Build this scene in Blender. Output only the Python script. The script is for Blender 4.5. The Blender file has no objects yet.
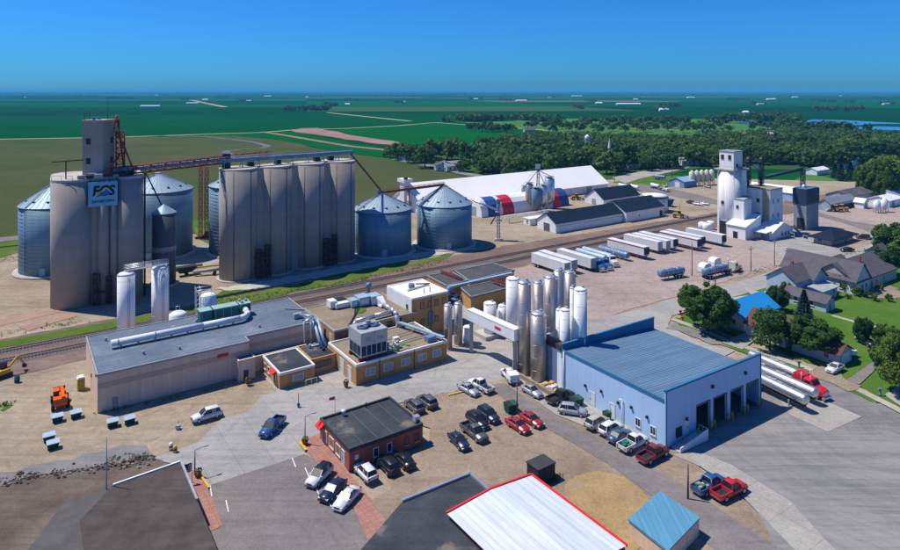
import bpy, math, random
from mathutils import Vector, Matrix
random.seed(7)
S = bpy.context.scene
COL = S.collection
R = math.radians

# ------------------------------------------------------------------ camera
HC, FC, Y0 = 56.0, 635.0, 90.0          # drone height in metres, focal length in photo pixels, horizon row
cam_d = bpy.data.cameras.new('camera'); cam = bpy.data.objects.new('camera', cam_d); COL.objects.link(cam)
cam.location = (0, 0, HC); cam.rotation_euler = (R(90), 0, 0)
cam_d.sensor_width = 36; cam_d.sensor_fit = 'HORIZONTAL'
cam_d.lens = FC / 900 * 36; cam_d.shift_y = -185 / 900
cam_d.clip_start = 0.5; cam_d.clip_end = 200000
S.camera = cam

# ------------------------------------------------------------------ sky, sun, exposure
SUN_EL, SUN_AZ = 60.0, 164.0            # azimuth measured from +X towards +Y: the sun stands to the left, a little ahead
sd = Vector((math.cos(R(SUN_EL)) * math.cos(R(SUN_AZ)), math.cos(R(SUN_EL)) * math.sin(R(SUN_AZ)), math.sin(R(SUN_EL))))
w = bpy.data.worlds.new('World'); S.world = w; w.use_nodes = True
nt = w.node_tree; nt.nodes.clear()
sky = nt.nodes.new('ShaderNodeTexSky'); sky.sky_type = 'NISHITA'; sky.sun_disc = False
sky.sun_elevation = R(SUN_EL); sky.sun_rotation = math.atan2(sd.x, sd.y)
sky.altitude = 300; sky.air_density = 1.0; sky.dust_density = 0.6; sky.ozone_density = 2.0
tint = nt.nodes.new('ShaderNodeMix'); tint.data_type = 'RGBA'; tint.blend_type = 'MULTIPLY'
tint.inputs['Factor'].default_value = 1; tint.inputs['B'].default_value = (0.135, 0.60, 1.32, 1)
bg = nt.nodes.new('ShaderNodeBackground'); bg.inputs['Strength'].default_value = 0.088
wo = nt.nodes.new('ShaderNodeOutputWorld')
nt.links.new(sky.outputs[0], tint.inputs['A']); nt.links.new(tint.outputs['Result'], bg.inputs[0]); nt.links.new(bg.outputs[0], wo.inputs[0])
sl = bpy.data.lights.new('sun', 'SUN'); sl.energy = 5.0; sl.angle = R(0.5); sl.color = (1.0, 0.92, 0.78)
so = bpy.data.objects.new('sun', sl); COL.objects.link(so); so.rotation_euler = sd.to_track_quat('Z', 'Y').to_euler()
S.view_settings.view_transform = 'Standard'; S.view_settings.look = 'None'
S.view_settings.exposure = 0.16; S.view_settings.gamma = 1.0; S.view_settings.use_curve_mapping = False
S.cycles.max_bounces = 6; S.cycles.volume_bounces = 1; S.cycles.transparent_max_bounces = 8

# ------------------------------------------------------------------ places: the town grid runs at 34.5 degrees
A = R(34.5); CA, SA = math.cos(A), math.sin(A)
def W(u, v, z=0.0): return Vector((u * CA - v * SA, u * SA + v * CA, z))
def G(px, py, z=0.0):                    # the point at height z that the photograph shows at (px, py)
    Y = FC * (HC - z) / (py - Y0); return Vector(((px - 450) * Y / FC, Y, z))
def UV(px, py, z=0.0):
    p = G(px, py, z); return (p.x * CA + p.y * SA, -p.x * SA + p.y * CA)
def zat(py, Y): return HC - (py - Y0) * Y / FC
def boxpx(nx, ny, lx, rx, ty):           # near corner, left and right extent, top row -> u, v, length u, length v, height
    p = G(nx, ny)
    def solve(tx, dx, dy):
        r = (tx - 450) / FC; return (r * p.y - p.x) / (dx - r * dy)
    u, v = UV(nx, ny)
    return u, v, solve(rx, CA, SA), solve(lx, -SA, CA), HC * (ny - ty) / (ny - Y0)

# ------------------------------------------------------------------ mesh builder
class MB:
    def __init__(s): s.v = []; s.f = []; s.sm = []
    def add(s, vs, fs, smooth=False):
        o = len(s.v); s.v += [tuple(q) for q in vs]
        for f in fs: s.f.append(tuple(i + o for i in f)); s.sm.append(smooth)
        return s
    def box(s, x0, y0, z0, x1, y1, z1):
        return s.add([(x0,y0,z0),(x1,y0,z0),(x1,y1,z0),(x0,y1,z0),(x0,y0,z1),(x1,y0,z1),(x1,y1,z1),(x0,y1,z1)],
                     [(3,2,1,0),(4,5,6,7),(0,1,5,4),(1,2,6,5),(2,3,7,6),(3,0,4,7)])
    def cbox(s, c, d): return s.box(c[0]-d[0]/2, c[1]-d[1]/2, c[2]-d[2]/2, c[0]+d[0]/2, c[1]+d[1]/2, c[2]+d[2]/2)
    def hexa(s, lo, hi):                 # two quads
        return s.add(list(lo) + list(hi), [(3,2,1,0),(4,5,6,7),(0,1,5,4),(1,2,6,5),(2,3,7,6),(3,0,4,7)])
    def prism(s, poly, z0, z1):
        n = len(poly)
        return s.add([(p[0],p[1],z0) for p in poly] + [(p[0],p[1],z1) for p in poly],
                     [tuple(range(n-1,-1,-1)), tuple(range(n,2*n))] + [(i,(i+1)%n,n+(i+1)%n,n+i) for i in range(n)])
    def extr(s, prof, y0, y1):           # profile in x,z pushed along y
        n = len(prof)
        return s.add([(p[0],y0,p[1]) for p in prof] + [(p[0],y1,p[1]) for p in prof],
                     [tuple(range(n)), tuple(range(2*n-1,n-1,-1))] + [((i+1)%n,i,n+i,n+(i+1)%n) for i in range(n)])
    def extx(s, prof, x0, x1):           # profile in y,z pushed along x
        n = len(prof)
        return s.add([(x0,p[0],p[1]) for p in prof] + [(x1,p[0],p[1]) for p in prof],
                     [tuple(range(n-1,-1,-1)), tuple(range(n,2*n))] + [(i,(i+1)%n,n+(i+1)%n,n+i) for i in range(n)])
    def lathe(s, prof, n=32, c=(0,0,0), smooth=True, a0=0, a1=360):
        full = a1 - a0 >= 359.9; m = n if full else n + 1
        vs = []
        for r, z in prof:
            for k in range(m):
                t = R(a0 + (a1 - a0) * k / n); vs.append((c[0] + r*math.cos(t), c[1] + r*math.sin(t), c[2] + z))
        o = len(s.v); s.v += vs
        for j in range(len(prof) - 1):
            for k in range(n):
                q = (k + 1) % m if full else k + 1
                s.f.append((o+j*m+k, o+j*m+q, o+(j+1)*m+q, o+(j+1)*m+k)); s.sm.append(smooth)
        if full and prof[0][0] > 1e-6: s.f.append(tuple(o+k for k in range(m-1,-1,-1))); s.sm.append(False)
        if full and prof[-1][0] > 1e-6: s.f.append(tuple(o+(len(prof)-1)*m+k for k in range(m))); s.sm.append(False)
        return s
    def cyl(s, c, r, z0, z1, n=24, r1=None): return s.lathe([(r, z0), (r if r1 is None else r1, z1)], n, c)
    def tube(s, p0, p1, r, n=8, r1=None, smooth=True):
        p0 = Vector(p0); p1 = Vector(p1); d = (p1 - p0)
        if d.length < 1e-6: return s
        q = d.normalized().to_track_quat('Z', 'Y'); r1 = r if r1 is None else r1
        a = [p0 + q @ Vector((r*math.cos(2*math.pi*k/n), r*math.sin(2*math.pi*k/n), 0)) for k in range(n)]
        b = [p1 + q @ Vector((r1*math.cos(2*math.pi*k/n), r1*math.sin(2*math.pi*k/n), 0)) for k in range(n)]
        o = len(s.v); s.v += [tuple(t) for t in a + b]
        for k in range(n): s.f.append((o+k, o+(k+1)%n, o+n+(k+1)%n, o+n+k)); s.sm.append(smooth)
        s.f.append(tuple(o+k for k in range(n-1,-1,-1))); s.sm.append(False)
        s.f.append(tuple(o+n+k for k in range(n))); s.sm.append(False)
        return s
    def path(s, pts, r, n=8):
        for a, b in zip(pts, pts[1:]): s.tube(a, b, r, n)
        return s
    def beam(s, p0, p1, wd, ht):
        p0 = Vector(p0); p1 = Vector(p1); d = (p1 - p0).normalized()
        side = d.cross(Vector((0,0,1)))
        side = Vector((1,0,0)) if side.length < 1e-4 else side.normalized()
        up = side.cross(d).normalized()
        lo = [p0 - side*wd/2 - up*ht/2, p0 + side*wd/2 - up*ht/2, p0 + side*wd/2 + up*ht/2, p0 - side*wd/2 + up*ht/2]
        return s.hexa([q for q in lo], [q + (p1 - p0) for q in lo])
    def loft(s, secs, smooth=False):     # list of equal rings of points
        n = len(secs[0]); o = len(s.v)
        for q in secs: s.v += [tuple(t) for t in q]
        for j in range(len(secs) - 1):
            for k in range(n): s.f.append((o+j*n+k, o+j*n+(k+1)%n, o+(j+1)*n+(k+1)%n, o+(j+1)*n+k)); s.sm.append(smooth)
        s.f.append(tuple(o+k for k in range(n-1,-1,-1))); s.sm.append(False)
        m = (len(secs)-1)*n; s.f.append(tuple(o+m+k for k in range(n))); s.sm.append(False)
        return s
    def mesh(s, name, m):
        me = bpy.data.meshes.new(name); me.from_pydata(s.v, [], s.f)
        me.polygons.foreach_set('use_smooth', s.sm)
        if m is not None: me.materials.append(m)
        me.update(); return me
    def obj(s, name, m, parent=None, **kw):
        return link(name, s.mesh(name, m), parent, **kw)
def link(name, me, parent=None, label=None, cat=None, group=None, kind=None, loc=None, rz=0):
    o = bpy.data.objects.new(name, me); COL.objects.link(o)
    if parent is not None: o.parent = parent
    if loc is not None: o.location = loc
    if rz: o.rotation_euler = (0, 0, rz)
    if label: o['label'] = label
    if cat: o['category'] = cat
    if group: o['group'] = group
    if kind: o['kind'] = kind
    return o
def thing(name, label, cat, loc=(0,0,0), rz=0.0, group=None): return link(name, None, None, label, cat, group, None, loc, rz)
def copy_tree(o, loc=None, rz=None, label=None, parent=None, scale=None, kids=None):
    c = o.copy(); COL.objects.link(c); c.parent = parent
    if loc is not None: c.location = loc
    if rz is not None: c.rotation_euler = (0, 0, rz)
    if scale is not None: c.scale = scale
    if label: c['label'] = label
    for ch in (kids[o] if kids else list(o.children)): copy_tree(ch, parent=c, kids=kids)
    return c

# ------------------------------------------------------------------ materials
def nm(name):
    m = bpy.data.materials.new(name); m.use_nodes = True; t = m.node_tree
    return m, t, t.nodes['Principled BSDF']
def nd(t, typ, ins=None, **at):
    n = t.nodes.new(typ)
    for k, v in at.items(): setattr(n, k, v)
    for k, v in (ins or {}).items():
        if hasattr(v, 'is_output'): t.links.new(v, n.inputs[k])
        else: n.inputs[k].default_value = v
    return n
def rgba(c): return (c[0], c[1], c[2], 1)
def coords(t, scale=(1,1,1), rot=(0,0,0)):
    tc = nd(t, 'ShaderNodeTexCoord'); mp = nd(t, 'ShaderNodeMapping', {'Vector': tc.outputs['Object'], 'Scale': scale, 'Rotation': rot})
    return mp.outputs[0]
def noise(t, vec, sc, det=4.0, rough=0.6): return nd(t, 'ShaderNodeTexNoise', {'Vector': vec, 'Scale': sc, 'Detail': det, 'Roughness': rough}).outputs['Fac']
def ramp(t, fac, stops):
    r = nd(t, 'ShaderNodeValToRGB', {'Fac': fac}); e = r.color_ramp.elements
    while len(e) < len(stops): e.new(0.5)
    for q, (p, c) in zip(e, stops): q.position = p; q.color = rgba(c) if isinstance(c, (tuple, list)) else (c, c, c, 1)
    return r.outputs[0]
def mix(t, fac, a, b, bt='MIX'):
    n = nd(t, 'ShaderNodeMix', data_type='RGBA', blend_type=bt)
    for k, v in (('Factor', fac), ('A', a), ('B', b)):
        s = n.inputs[k]
        if hasattr(v, 'is_output'): t.links.new(v, s)
        else: s.default_value = rgba(v) if isinstance(v, (tuple, list)) else v
    return n.outputs['Result']
MC = {}
def mat(name, col, rough=0.75, metal=0.0, var=0.18, sc=0.6, streak=0.0, rows=None, bump=0.0, spec=0.12):
    """painted, concrete, metal: base colour with two scales of wear, optional rain streaks and panel rows"""
    if name in MC: return MC[name]
    m, t, b = nm(name)
    v = coords(t)
    n1 = noise(t, v, sc, 5); n2 = noise(t, v, sc * 9, 3)
    lo = tuple(c * (1 - var) for c in col); hi = tuple(min(1, c * (1 + var)) for c in col)
    c = ramp(t, n1, [(0.3, lo), (0.7, hi)])
    c = mix(t, 0.5, c, ramp(t, n2, [(0.3, 1 - var * 0.8), (0.7, 1.0)]), 'MULTIPLY')
    if streak:
        s = noise(t, coords(t, (1.6, 1.6, 0.05)), 1.0, 4)
        c = mix(t, streak, c, ramp(t, s, [(0.38, 0.45), (0.62, 1.0)]), 'MULTIPLY')
    if rows:                              # (axis scale vector, strength): sheets laid in rows differ a little
        s = nd(t, 'ShaderNodeTexWhiteNoise', {'Vector': nd(t, 'ShaderNodeVectorMath', {0: coords(t, rows[0])}, operation='FLOOR').outputs[0]}).outputs['Value']
        c = mix(t, rows[1], c, ramp(t, s, [(0.0, 0.55), (1.0, 1.0)]), 'MULTIPLY')
    t.links.new(c, b.inputs['Base Color'])
    b.inputs['Roughness'].default_value = rough; b.inputs['Metallic'].default_value = metal
    b.inputs['Specular IOR Level'].default_value = spec
    if bump:
        bp = nd(t, 'ShaderNodeBump', {'Strength': bump, 'Distance': 0.05, 'Height': n2}); t.links.new(bp.outputs[0], b.inputs['Normal'])
    MC[name] = m; return m
def paint(name, col, rough=0.3, metal=0.0, coat=0.25):
    if name in MC: return MC[name]
    m, t, b = nm(name)
    n = noise(t, coords(t), 2.0, 3)
    t.links.new(ramp(t, n, [(0.3, tuple(c * 0.9 for c in col)), (0.7, col)]), b.inputs['Base Color'])
    b.inputs['Roughness'].default_value = rough; b.inputs['Metallic'].default_value = metal; b.inputs['Coat Weight'].default_value = coat
    b.inputs['Coat Roughness'].default_value = 0.12
    MC[name] = m; return m
def brick(name, c1, c2, mortar):
    m, t, b = nm(name)
    tc = nd(t, 'ShaderNodeTexCoord'); sp = nd(t, 'ShaderNodeSeparateXYZ', {0: tc.outputs['Object']})
    sm = nd(t, 'ShaderNodeMath', {0: sp.outputs[0], 1: sp.outputs[1]}, operation='ADD')
    cb = nd(t, 'ShaderNodeCombineXYZ', {0: sm.outputs[0], 1: sp.outputs[2]})
    bt = nd(t, 'ShaderNodeTexBrick', {'Vector': cb.outputs[0], 'Color1': rgba(c1), 'Color2': rgba(c2), 'Mortar': rgba(mortar), 'Scale': 1.0,
            'Brick Width': 0.4, 'Row Height': 0.13, 'Mortar Size': 0.012})
    big = noise(t, coords(t), 0.35, 4)
    c = mix(t, 0.6, bt.outputs[0], ramp(t, big, [(0.3, 0.72), (0.7, 1.0)]), 'MULTIPLY')
    st = noise(t, coords(t, (1.3, 1.3, 0.08)), 1.0, 3)
    c = mix(t, 0.35, c, ramp(t, st, [(0.4, 0.6), (0.6, 1.0)]), 'MULTIPLY')
    t.links.new(c, b.inputs['Base Color']); b.inputs['Roughness'].default_value = 0.9
    return m
def groundmat(name, stops, sc=0.05, fine=0.5, tracks=0.0, rot=-34.5, fs=1.2, joints=None, blot=None, rough=0.95, ruts=0.0):
    """earth, gravel, concrete, tarmac: large patches, fine grit, wheel tracks, slab joints, stains"""
    m, t, b = nm(name)
    v = coords(t)
    c = ramp(t, noise(t, v, sc, 6, 0.62), stops)
    c = mix(t, fine, c, ramp(t, noise(t, v, fs, 5, 0.7), [(0.25, 0.62), (0.75, 1.12)]), 'MULTIPLY')
    c = mix(t, 0.8, c, ramp(t, noise(t, v, 4.5, 3, 0.8), [(0.30, 0.70), (0.5, 1.0), (0.72, 1.18)]), 'MULTIPLY')
    if tracks:
        s = noise(t, coords(t, (0.05, 0.9, 1), (0, 0, R(rot))), 1.0, 4, 0.7)
        c = mix(t, tracks, c, ramp(t, s, [(0.35, 0.6), (0.52, 1.0), (0.7, 1.08)]), 'MULTIPLY')
    if ruts:                              # wheel paths: narrow contour bands of slow noise read as curving tracks
        for k, (q, dk) in enumerate(((0.035, 0.72), (0.05, 1.18), (0.022, 0.78))):
            nz = nd(t, 'ShaderNodeTexNoise', {'Vector': coords(t, (1, 1, 1), (0, 0, R(40 * k + 20))), 'Scale': q, 'Detail': 1.0, 'Distortion': 0.3}).outputs['Fac']
            br_ = noise(t, v, 0.25 + 0.1 * k, 3)
            band = ramp(t, nz, [(0.455, 0), (0.463, 1), (0.468, 0), (0.50, 0), (0.506, 1), (0.512, 0), (0.54, 0), (0.548, 1), (0.556, 0)])
            band = mix(t, 1.0, band, ramp(t, br_, [(0.42, 0.0), (0.6, 1.0)]), 'MULTIPLY')
            c = mix(t, nd(t, 'ShaderNodeMath', {0: band, 1: ruts}, operation='MULTIPLY').outputs[0], c, mix(t, 1.0, c, (dk, dk * 0.98, dk * 0.96), 'MULTIPLY'))
        c = mix(t, ruts, c, ramp(t, noise(t, v, 0.35, 6, 0.75), [(0.30, 0.70), (0.42, 1.0), (0.70, 1.06)]), 'MULTIPLY')
    if joints:
        bt = nd(t, 'ShaderNodeTexBrick', {'Vector': coords(t, (1, 1, 1), (0, 0, R(rot))), 'Color1': (1,1,1,1), 'Color2': (0.88,0.89,0.9,1), 'Mortar': (0.72,0.71,0.70,1),
                'Scale': 1.0, 'Brick Width': joints, 'Row Height': joints, 'Mortar Size': 0.06}, offset=0.0)
        c = mix(t, 0.75, c, bt.outputs[0], 'MULTIPLY')
    if blot:
        c = mix(t, ramp(t, noise(t, v, blot[1], 5, 0.65), [(blot[2], 0.0), (blot[2] + 0.1, 1.0)]), c, blot[0])
    t.links.new(c, b.inputs['Base Color']); b.inputs['Roughness'].default_value = rough; b.inputs['Specular IOR Level'].default_value = 0.0
    bp = nd(t, 'ShaderNodeBump', {'Strength': 0.35, 'Distance': 0.06, 'Height': noise(t, v, 2.5, 4)}); t.links.new(bp.outputs[0], b.inputs['Normal'])
    return m
def glassmat(name='window_glass', col=(0.02, 0.03, 0.04)):
    if name in MC: return MC[name]
    m, t, b = nm(name)
    t.links.new(ramp(t, noise(t, coords(t), 0.8, 2), [(0.3, tuple(c*0.6 for c in col)), (0.7, tuple(c*1.5 for c in col))]), b.inputs['Base Color'])
    b.inputs['Roughness'].default_value = 0.12; b.inputs['Specular IOR Level'].default_value = 0.6
    MC[name] = m; return m
def foliage(name, c1, c2, c3):
    m, t, b = nm(name)
    oi = nd(t, 'ShaderNodeObjectInfo')
    v = nd(t, 'ShaderNodeVectorMath', {0: coords(t), 1: oi.outputs['Location']}, operation='ADD').outputs[0]
    n = noise(t, v, 0.55, 3); n2 = noise(t, v, 3.0, 2)
    c = ramp(t, n, [(0.3, c1), (0.52, c2), (0.75, c3)])
    c = mix(t, 0.5, c, ramp(t, n2, [(0.3, 0.55), (0.7, 1.15)]), 'MULTIPLY')
    hs = nd(t, 'ShaderNodeHueSaturation', {'Hue': nd(t, 'ShaderNodeMapRange', {'Value': oi.outputs['Random'], 'To Min': 0.478, 'To Max': 0.512}).outputs[0],
            'Value': nd(t, 'ShaderNodeMapRange', {'Value': oi.outputs['Random'], 'To Min': 1.25, 'To Max': 0.75}).outputs[0], 'Color': c})
    t.links.new(hs.outputs[0], b.inputs['Base Color']); b.inputs['Roughness'].default_value = 0.65; b.inputs['Specular IOR Level'].default_value = 0.2
    tr = nd(t, 'ShaderNodeBsdfTranslucent', {'Color': hs.outputs[0]}); ms = nd(t, 'ShaderNodeMixShader', {0: 0.38, 1: b.outputs[0], 2: tr.outputs[0]})
    t.links.new(ms.outputs[0], t.nodes['Material Output'].inputs[0])
    return m
CONC = mat('poured_concrete', (0.335, 0.31, 0.292), 0.9, 0, 0.09, 0.15, 0.14, ((0.001, 0.001, 0.8), 0.16))
PADC = mat('pad_concrete', (0.42, 0.40, 0.37), 0.9, 0, 0.15, 0.3)
GALV = mat('galvanised_sheet', (0.17, 0.29, 0.39), 0.5, 0.25, 0.08, 0.15, 0.18, ((0.001, 0.001, 0.9), 0.14))
GROOF = mat('galvanised_roof', (0.28, 0.38, 0.47), 0.55, 0.2, 0.1, 0.3, 0)
DARKB = mat('dark_steel_bin', (0.13, 0.14, 0.16), 0.6, 0.2, 0.2, 0.2, 0.3, ((0.001, 0.001, 0.4), 0.5))
RED = mat('red_oxide_steel', (0.26, 0.035, 0.045), 0.6, 0, 0.3, 0.8)
BLUES = mat('blue_grey_steel', (0.15, 0.24, 0.38), 0.5, 0.2, 0.2, 0.5)
DARK = mat('dark_steel', (0.035, 0.04, 0.05), 0.6, 0.2, 0.3, 0.7)
WHT = mat('white_sheet', (0.72, 0.74, 0.77), 0.5, 0, 0.06, 0.2, 0.15)
WTANK = mat('white_tank_paint', (0.76, 0.78, 0.80), 0.6, 0, 0.05, 0.2, 0.10)
STEEL = mat('stainless_steel', (0.50, 0.445, 0.415), 0.42, 0.75, 0.12, 0.2, 0.15)
ALU = mat('bright_aluminium', (0.62, 0.64, 0.68), 0.35, 0.75, 0.1, 0.4)
GREYM = mat('grey_machine_paint', (0.30, 0.33, 0.36), 0.55, 0.1, 0.2, 0.6)
LBLUE = mat('pale_blue_casing', (0.33, 0.45, 0.56), 0.5, 0.2, 0.15, 0.6)
YEL = mat('safety_yellow', (0.62, 0.36, 0.03), 0.6, 0, 0.2, 1.0)
TYRE = mat('tyre_rubber', (0.018, 0.018, 0.02), 0.85, 0, 0.2, 2)
RIM = mat('wheel_rim', (0.45, 0.46, 0.48), 0.35, 0.7, 0.1, 2)
GLASS = glassmat(); CGLASS = glassmat('car_glass', (0.010, 0.014, 0.020)); CGLASS.node_tree.nodes['Principled BSDF'].inputs['Roughness'].default_value = 0.4
WOODP = mat('pole_timber', (0.17, 0.12, 0.09), 0.9, 0, 0.3, 1.0)

# ------------------------------------------------------------------ the ground
NSH = [0]
HARD = set()
def ragged(pts, amp, step):
    out = []; r_ = random.Random(len(pts) * 31 + int(abs(pts[0][0]) * 7))
    for i, p in enumerate(pts):
        q = pts[(i + 1) % len(pts)]; d = Vector((q[0] - p[0], q[1] - p[1])); n = max(1, min(70, int(d.length / step)))
        for k in range(n):
            o = r_.gauss(0, amp) if k else r_.gauss(0, amp * 0.4)
            nv = Vector((-d.y, d.x)).normalized() if d.length > 0 else Vector((0, 0)); f = k / n
            out.append((p[0] + d.x * f + nv.x * o, p[1] + d.y * f + nv.y * o))
    return out
def sheet(name, pts, z, m, kind='structure', **kw):
    NSH[0] += 1; z += NSH[0] * 0.0003
    if m.name not in HARD and name != 'ground':
        dist = min(math.hypot(p[0], p[1]) for p in pts)
        pts = ragged(pts, 0.42 if dist < 220 else 2.0, 1.6 if dist < 220 else 22)
    mb = MB(); mb.add([(p[0], p[1], z) for p in pts], [tuple(range(len(pts)))])
    me = mb.mesh(name, m)
    if me.polygons[0].normal.z < 0: me.flip_normals()
    return link(name, me, None, kind=kind, **kw)
def gp(name, pix, z, m, **kw): return sheet(name, [G(*p) for p in pix], z, m, **kw)
def up(name, uv, z, m, **kw): return sheet(name, [W(*p) for p in uv], z, m, **kw)

def farm_mat():
    m, t, b = nm('far_crop_land')
    v = coords(t, (1/900, 1/420, 1), (0, 0, R(-6)))
    warp = nd(t, 'ShaderNodeVectorMath', {0: v}, operation='FLOOR').outputs[0]
    wn = nd(t, 'ShaderNodeTexWhiteNoise', {'Vector': warp}).outputs['Value']
    c = ramp(t, wn, [(0.0, (0.002, 0.040, 0.010)), (0.3, (0.003, 0.055, 0.013)), (0.55, (0.004, 0.074, 0.016)), (0.8, (0.006, 0.092, 0.020)), (0.92, (0.020, 0.098, 0.023)), (0.97, (0.06, 0.105, 0.035)), (1.0, (0.11, 0.12, 0.055))])
    c = mix(t, 0.5, c, ramp(t, noise(t, coords(t), 0.004, 5), [(0.3, 0.72), (0.7, 1.1)]), 'MULTIPLY')
    c = mix(t, 0.7, c, ramp(t, noise(t, coords(t, (0.003, 0.05, 1), (0, 0, R(-6))), 1.0, 6, 0.7), [(0.3, 0.55), (0.5, 0.95), (0.7, 1.25)]), 'MULTIPLY')
    t.links.new(c, b.inputs['Base Color']); b.inputs['Roughness'].default_value = 0.95; b.inputs['Specular IOR Level'].default_value = 0.0
    return m
FAR = 60000
sheet('ground', [(-FAR, -2000), (FAR, -2000), (FAR, FAR), (-FAR, FAR)], 0.0, farm_mat())
CROP = groundmat('bright_green_crop', [(0.3, (0.003, 0.078, 0.015)), (0.7, (0.005, 0.102, 0.019))], 0.006, 0.25, 0.2, -8, 0.3)
CROP2 = groundmat('deep_green_crop', [(0.3, (0.002, 0.054, 0.013)), (0.7, (0.004, 0.076, 0.017))], 0.006, 0.25, 0.2, -4, 0.3)
OLIVE = groundmat('olive_field_crop', [(0.25, (0.050, 0.072, 0.026)), (0.5, (0.072, 0.086, 0.034)), (0.72, (0.092, 0.094, 0.045))], 0.012, 0.45, 0.3, 60, 0.25, blot=((0.030, 0.090, 0.020), 0.010, 0.56))
MEADOW = groundmat('pale_green_grass', [(0.3, (0.045, 0.15, 0.030)), (0.7, (0.085, 0.19, 0.045))], 0.012, 0.35, 0, 0, 0.3)
LAWN = groundmat('lawn_grass', [(0.3, (0.050, 0.130, 0.018)), (0.55, (0.080, 0.160, 0.026)), (0.75, (0.125, 0.165, 0.040))], 0.10, 0.5, 0.2, -34.5, 1.5)
SCRUB = groundmat('trackside_grass', [(0.3, (0.055, 0.125, 0.018)), (0.55, (0.095, 0.145, 0.028)), (0.72, (0.18, 0.15, 0.08))], 0.09, 0.5, 0, 0, 1.0)
SAND = groundmat('sandy_yard_earth', [(0.25, (0.235, 0.185, 0.135)), (0.5, (0.335, 0.275, 0.21)), (0.72, (0.41, 0.345, 0.27))], 0.045, 0.6, 0.4, -34.5, 0.9, blot=((0.21, 0.155, 0.095), 0.09, 0.62), ruts=0.7)
PINK = groundmat('pink_gravel_lot', [(0.25, (0.27, 0.215, 0.20)), (0.5, (0.35, 0.285, 0.265)), (0.75, (0.40, 0.335, 0.30))], 0.035, 0.6, 0.35, 20, 1.0, blot=((0.34, 0.235, 0.14), 0.06, 0.64), ruts=0.8)
GRAV = groundmat('parking_gravel', [(0.25, (0.20, 0.15, 0.115)), (0.5, (0.28, 0.22, 0.17)), (0.75, (0.36, 0.29, 0.225))], 0.07, 0.7, 0.25, 55, 1.6, ruts=0.7)
GOLD = groundmat('golden_gravel', [(0.3, (0.29, 0.20, 0.10)), (0.7, (0.39, 0.285, 0.15))], 0.2, 0.75, 0, 0, 1.8, blot=((0.28, 0.22, 0.16), 0.25, 0.56), ruts=0.6)
BROWN = groundmat('railway_earth', [(0.25, (0.135, 0.095, 0.085)), (0.5, (0.195, 0.14, 0.12)), (0.75, (0.27, 0.20, 0.165))], 0.05, 0.6, 0.55, -34.5, 1.0)
BALL = groundmat('track_ballast', [(0.25, (0.15, 0.125, 0.125)), (0.75, (0.24, 0.20, 0.19))], 0.2, 0.7, 0.3, -34.5, 3.0)
STREET = groundmat('street_concrete', [(0.25, (0.27, 0.265, 0.265)), (0.5, (0.335, 0.325, 0.32)), (0.75, (0.39, 0.375, 0.36))], 0.05, 0.35, 0.35, -34.5, 0.8, joints=4.6, ruts=0.45)
WALK = groundmat('sidewalk_concrete', [(0.3, (0.36, 0.335, 0.30)), (0.7, (0.45, 0.42, 0.38))], 0.1, 0.4, 0, -34.5, 1.2, joints=1.6)
PAD = groundmat('pale_apron_concrete', [(0.25, (0.30, 0.285, 0.27)), (0.75, (0.40, 0.375, 0.345))], 0.08, 0.4, 0.25, -34.5, 1.0, joints=5.5, ruts=0.5)
TARM = groundmat('purple_grey_tarmac', [(0.25, (0.165, 0.145, 0.15)), (0.75, (0.235, 0.21, 0.21))], 0.08, 0.45, 0.35, 55.5, 1.2, ruts=0.5)
TARM2 = groundmat('old_street_tarmac', [(0.25, (0.17, 0.165, 0.175)), (0.75, (0.27, 0.26, 0.265))], 0.06, 0.4, 0.45, 52, 1.0, ruts=0.5)
PAVER = groundmat('pink_paving', [(0.3, (0.32, 0.16, 0.13)), (0.7, (0.41, 0.225, 0.185))], 0.3, 0.4, 0, -34.5, 1.5, joints=0.9)
REDD = groundmat('red_stained_earth', [(0.3, (0.32, 0.20, 0.16)), (0.7, (0.40, 0.265, 0.215))], 0.12, 0.5, 0.3, -20, 1.2)
DIRT = groundmat('turned_dark_earth', [(0.25, (0.085, 0.065, 0.055)), (0.55, (0.15, 0.12, 0.10)), (0.75, (0.21, 0.175, 0.15))], 0.12, 0.7, 0.4, -24, 0.9)
FPATH = groundmat('farm_track_gravel', [(0.3, (0.30, 0.28, 0.17)), (0.7, (0.38, 0.35, 0.23))], 0.02, 0.3)
PPATH = groundmat('bare_pink_earth', [(0.3, (0.23, 0.14, 0.13)), (0.7, (0.34, 0.22, 0.20))], 0.02, 0.5, 0, 0, 0.1)
CREEK = groundmat('grey_farm_road', [(0.3, (0.10, 0.105, 0.12)), (0.7, (0.16, 0.16, 0.17))], 0.02, 0.3)
LAKE = mat('lake_water', (0.03, 0.15, 0.36), 0.15, 0, 0.1, 0.002, spec=0.6)

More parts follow.
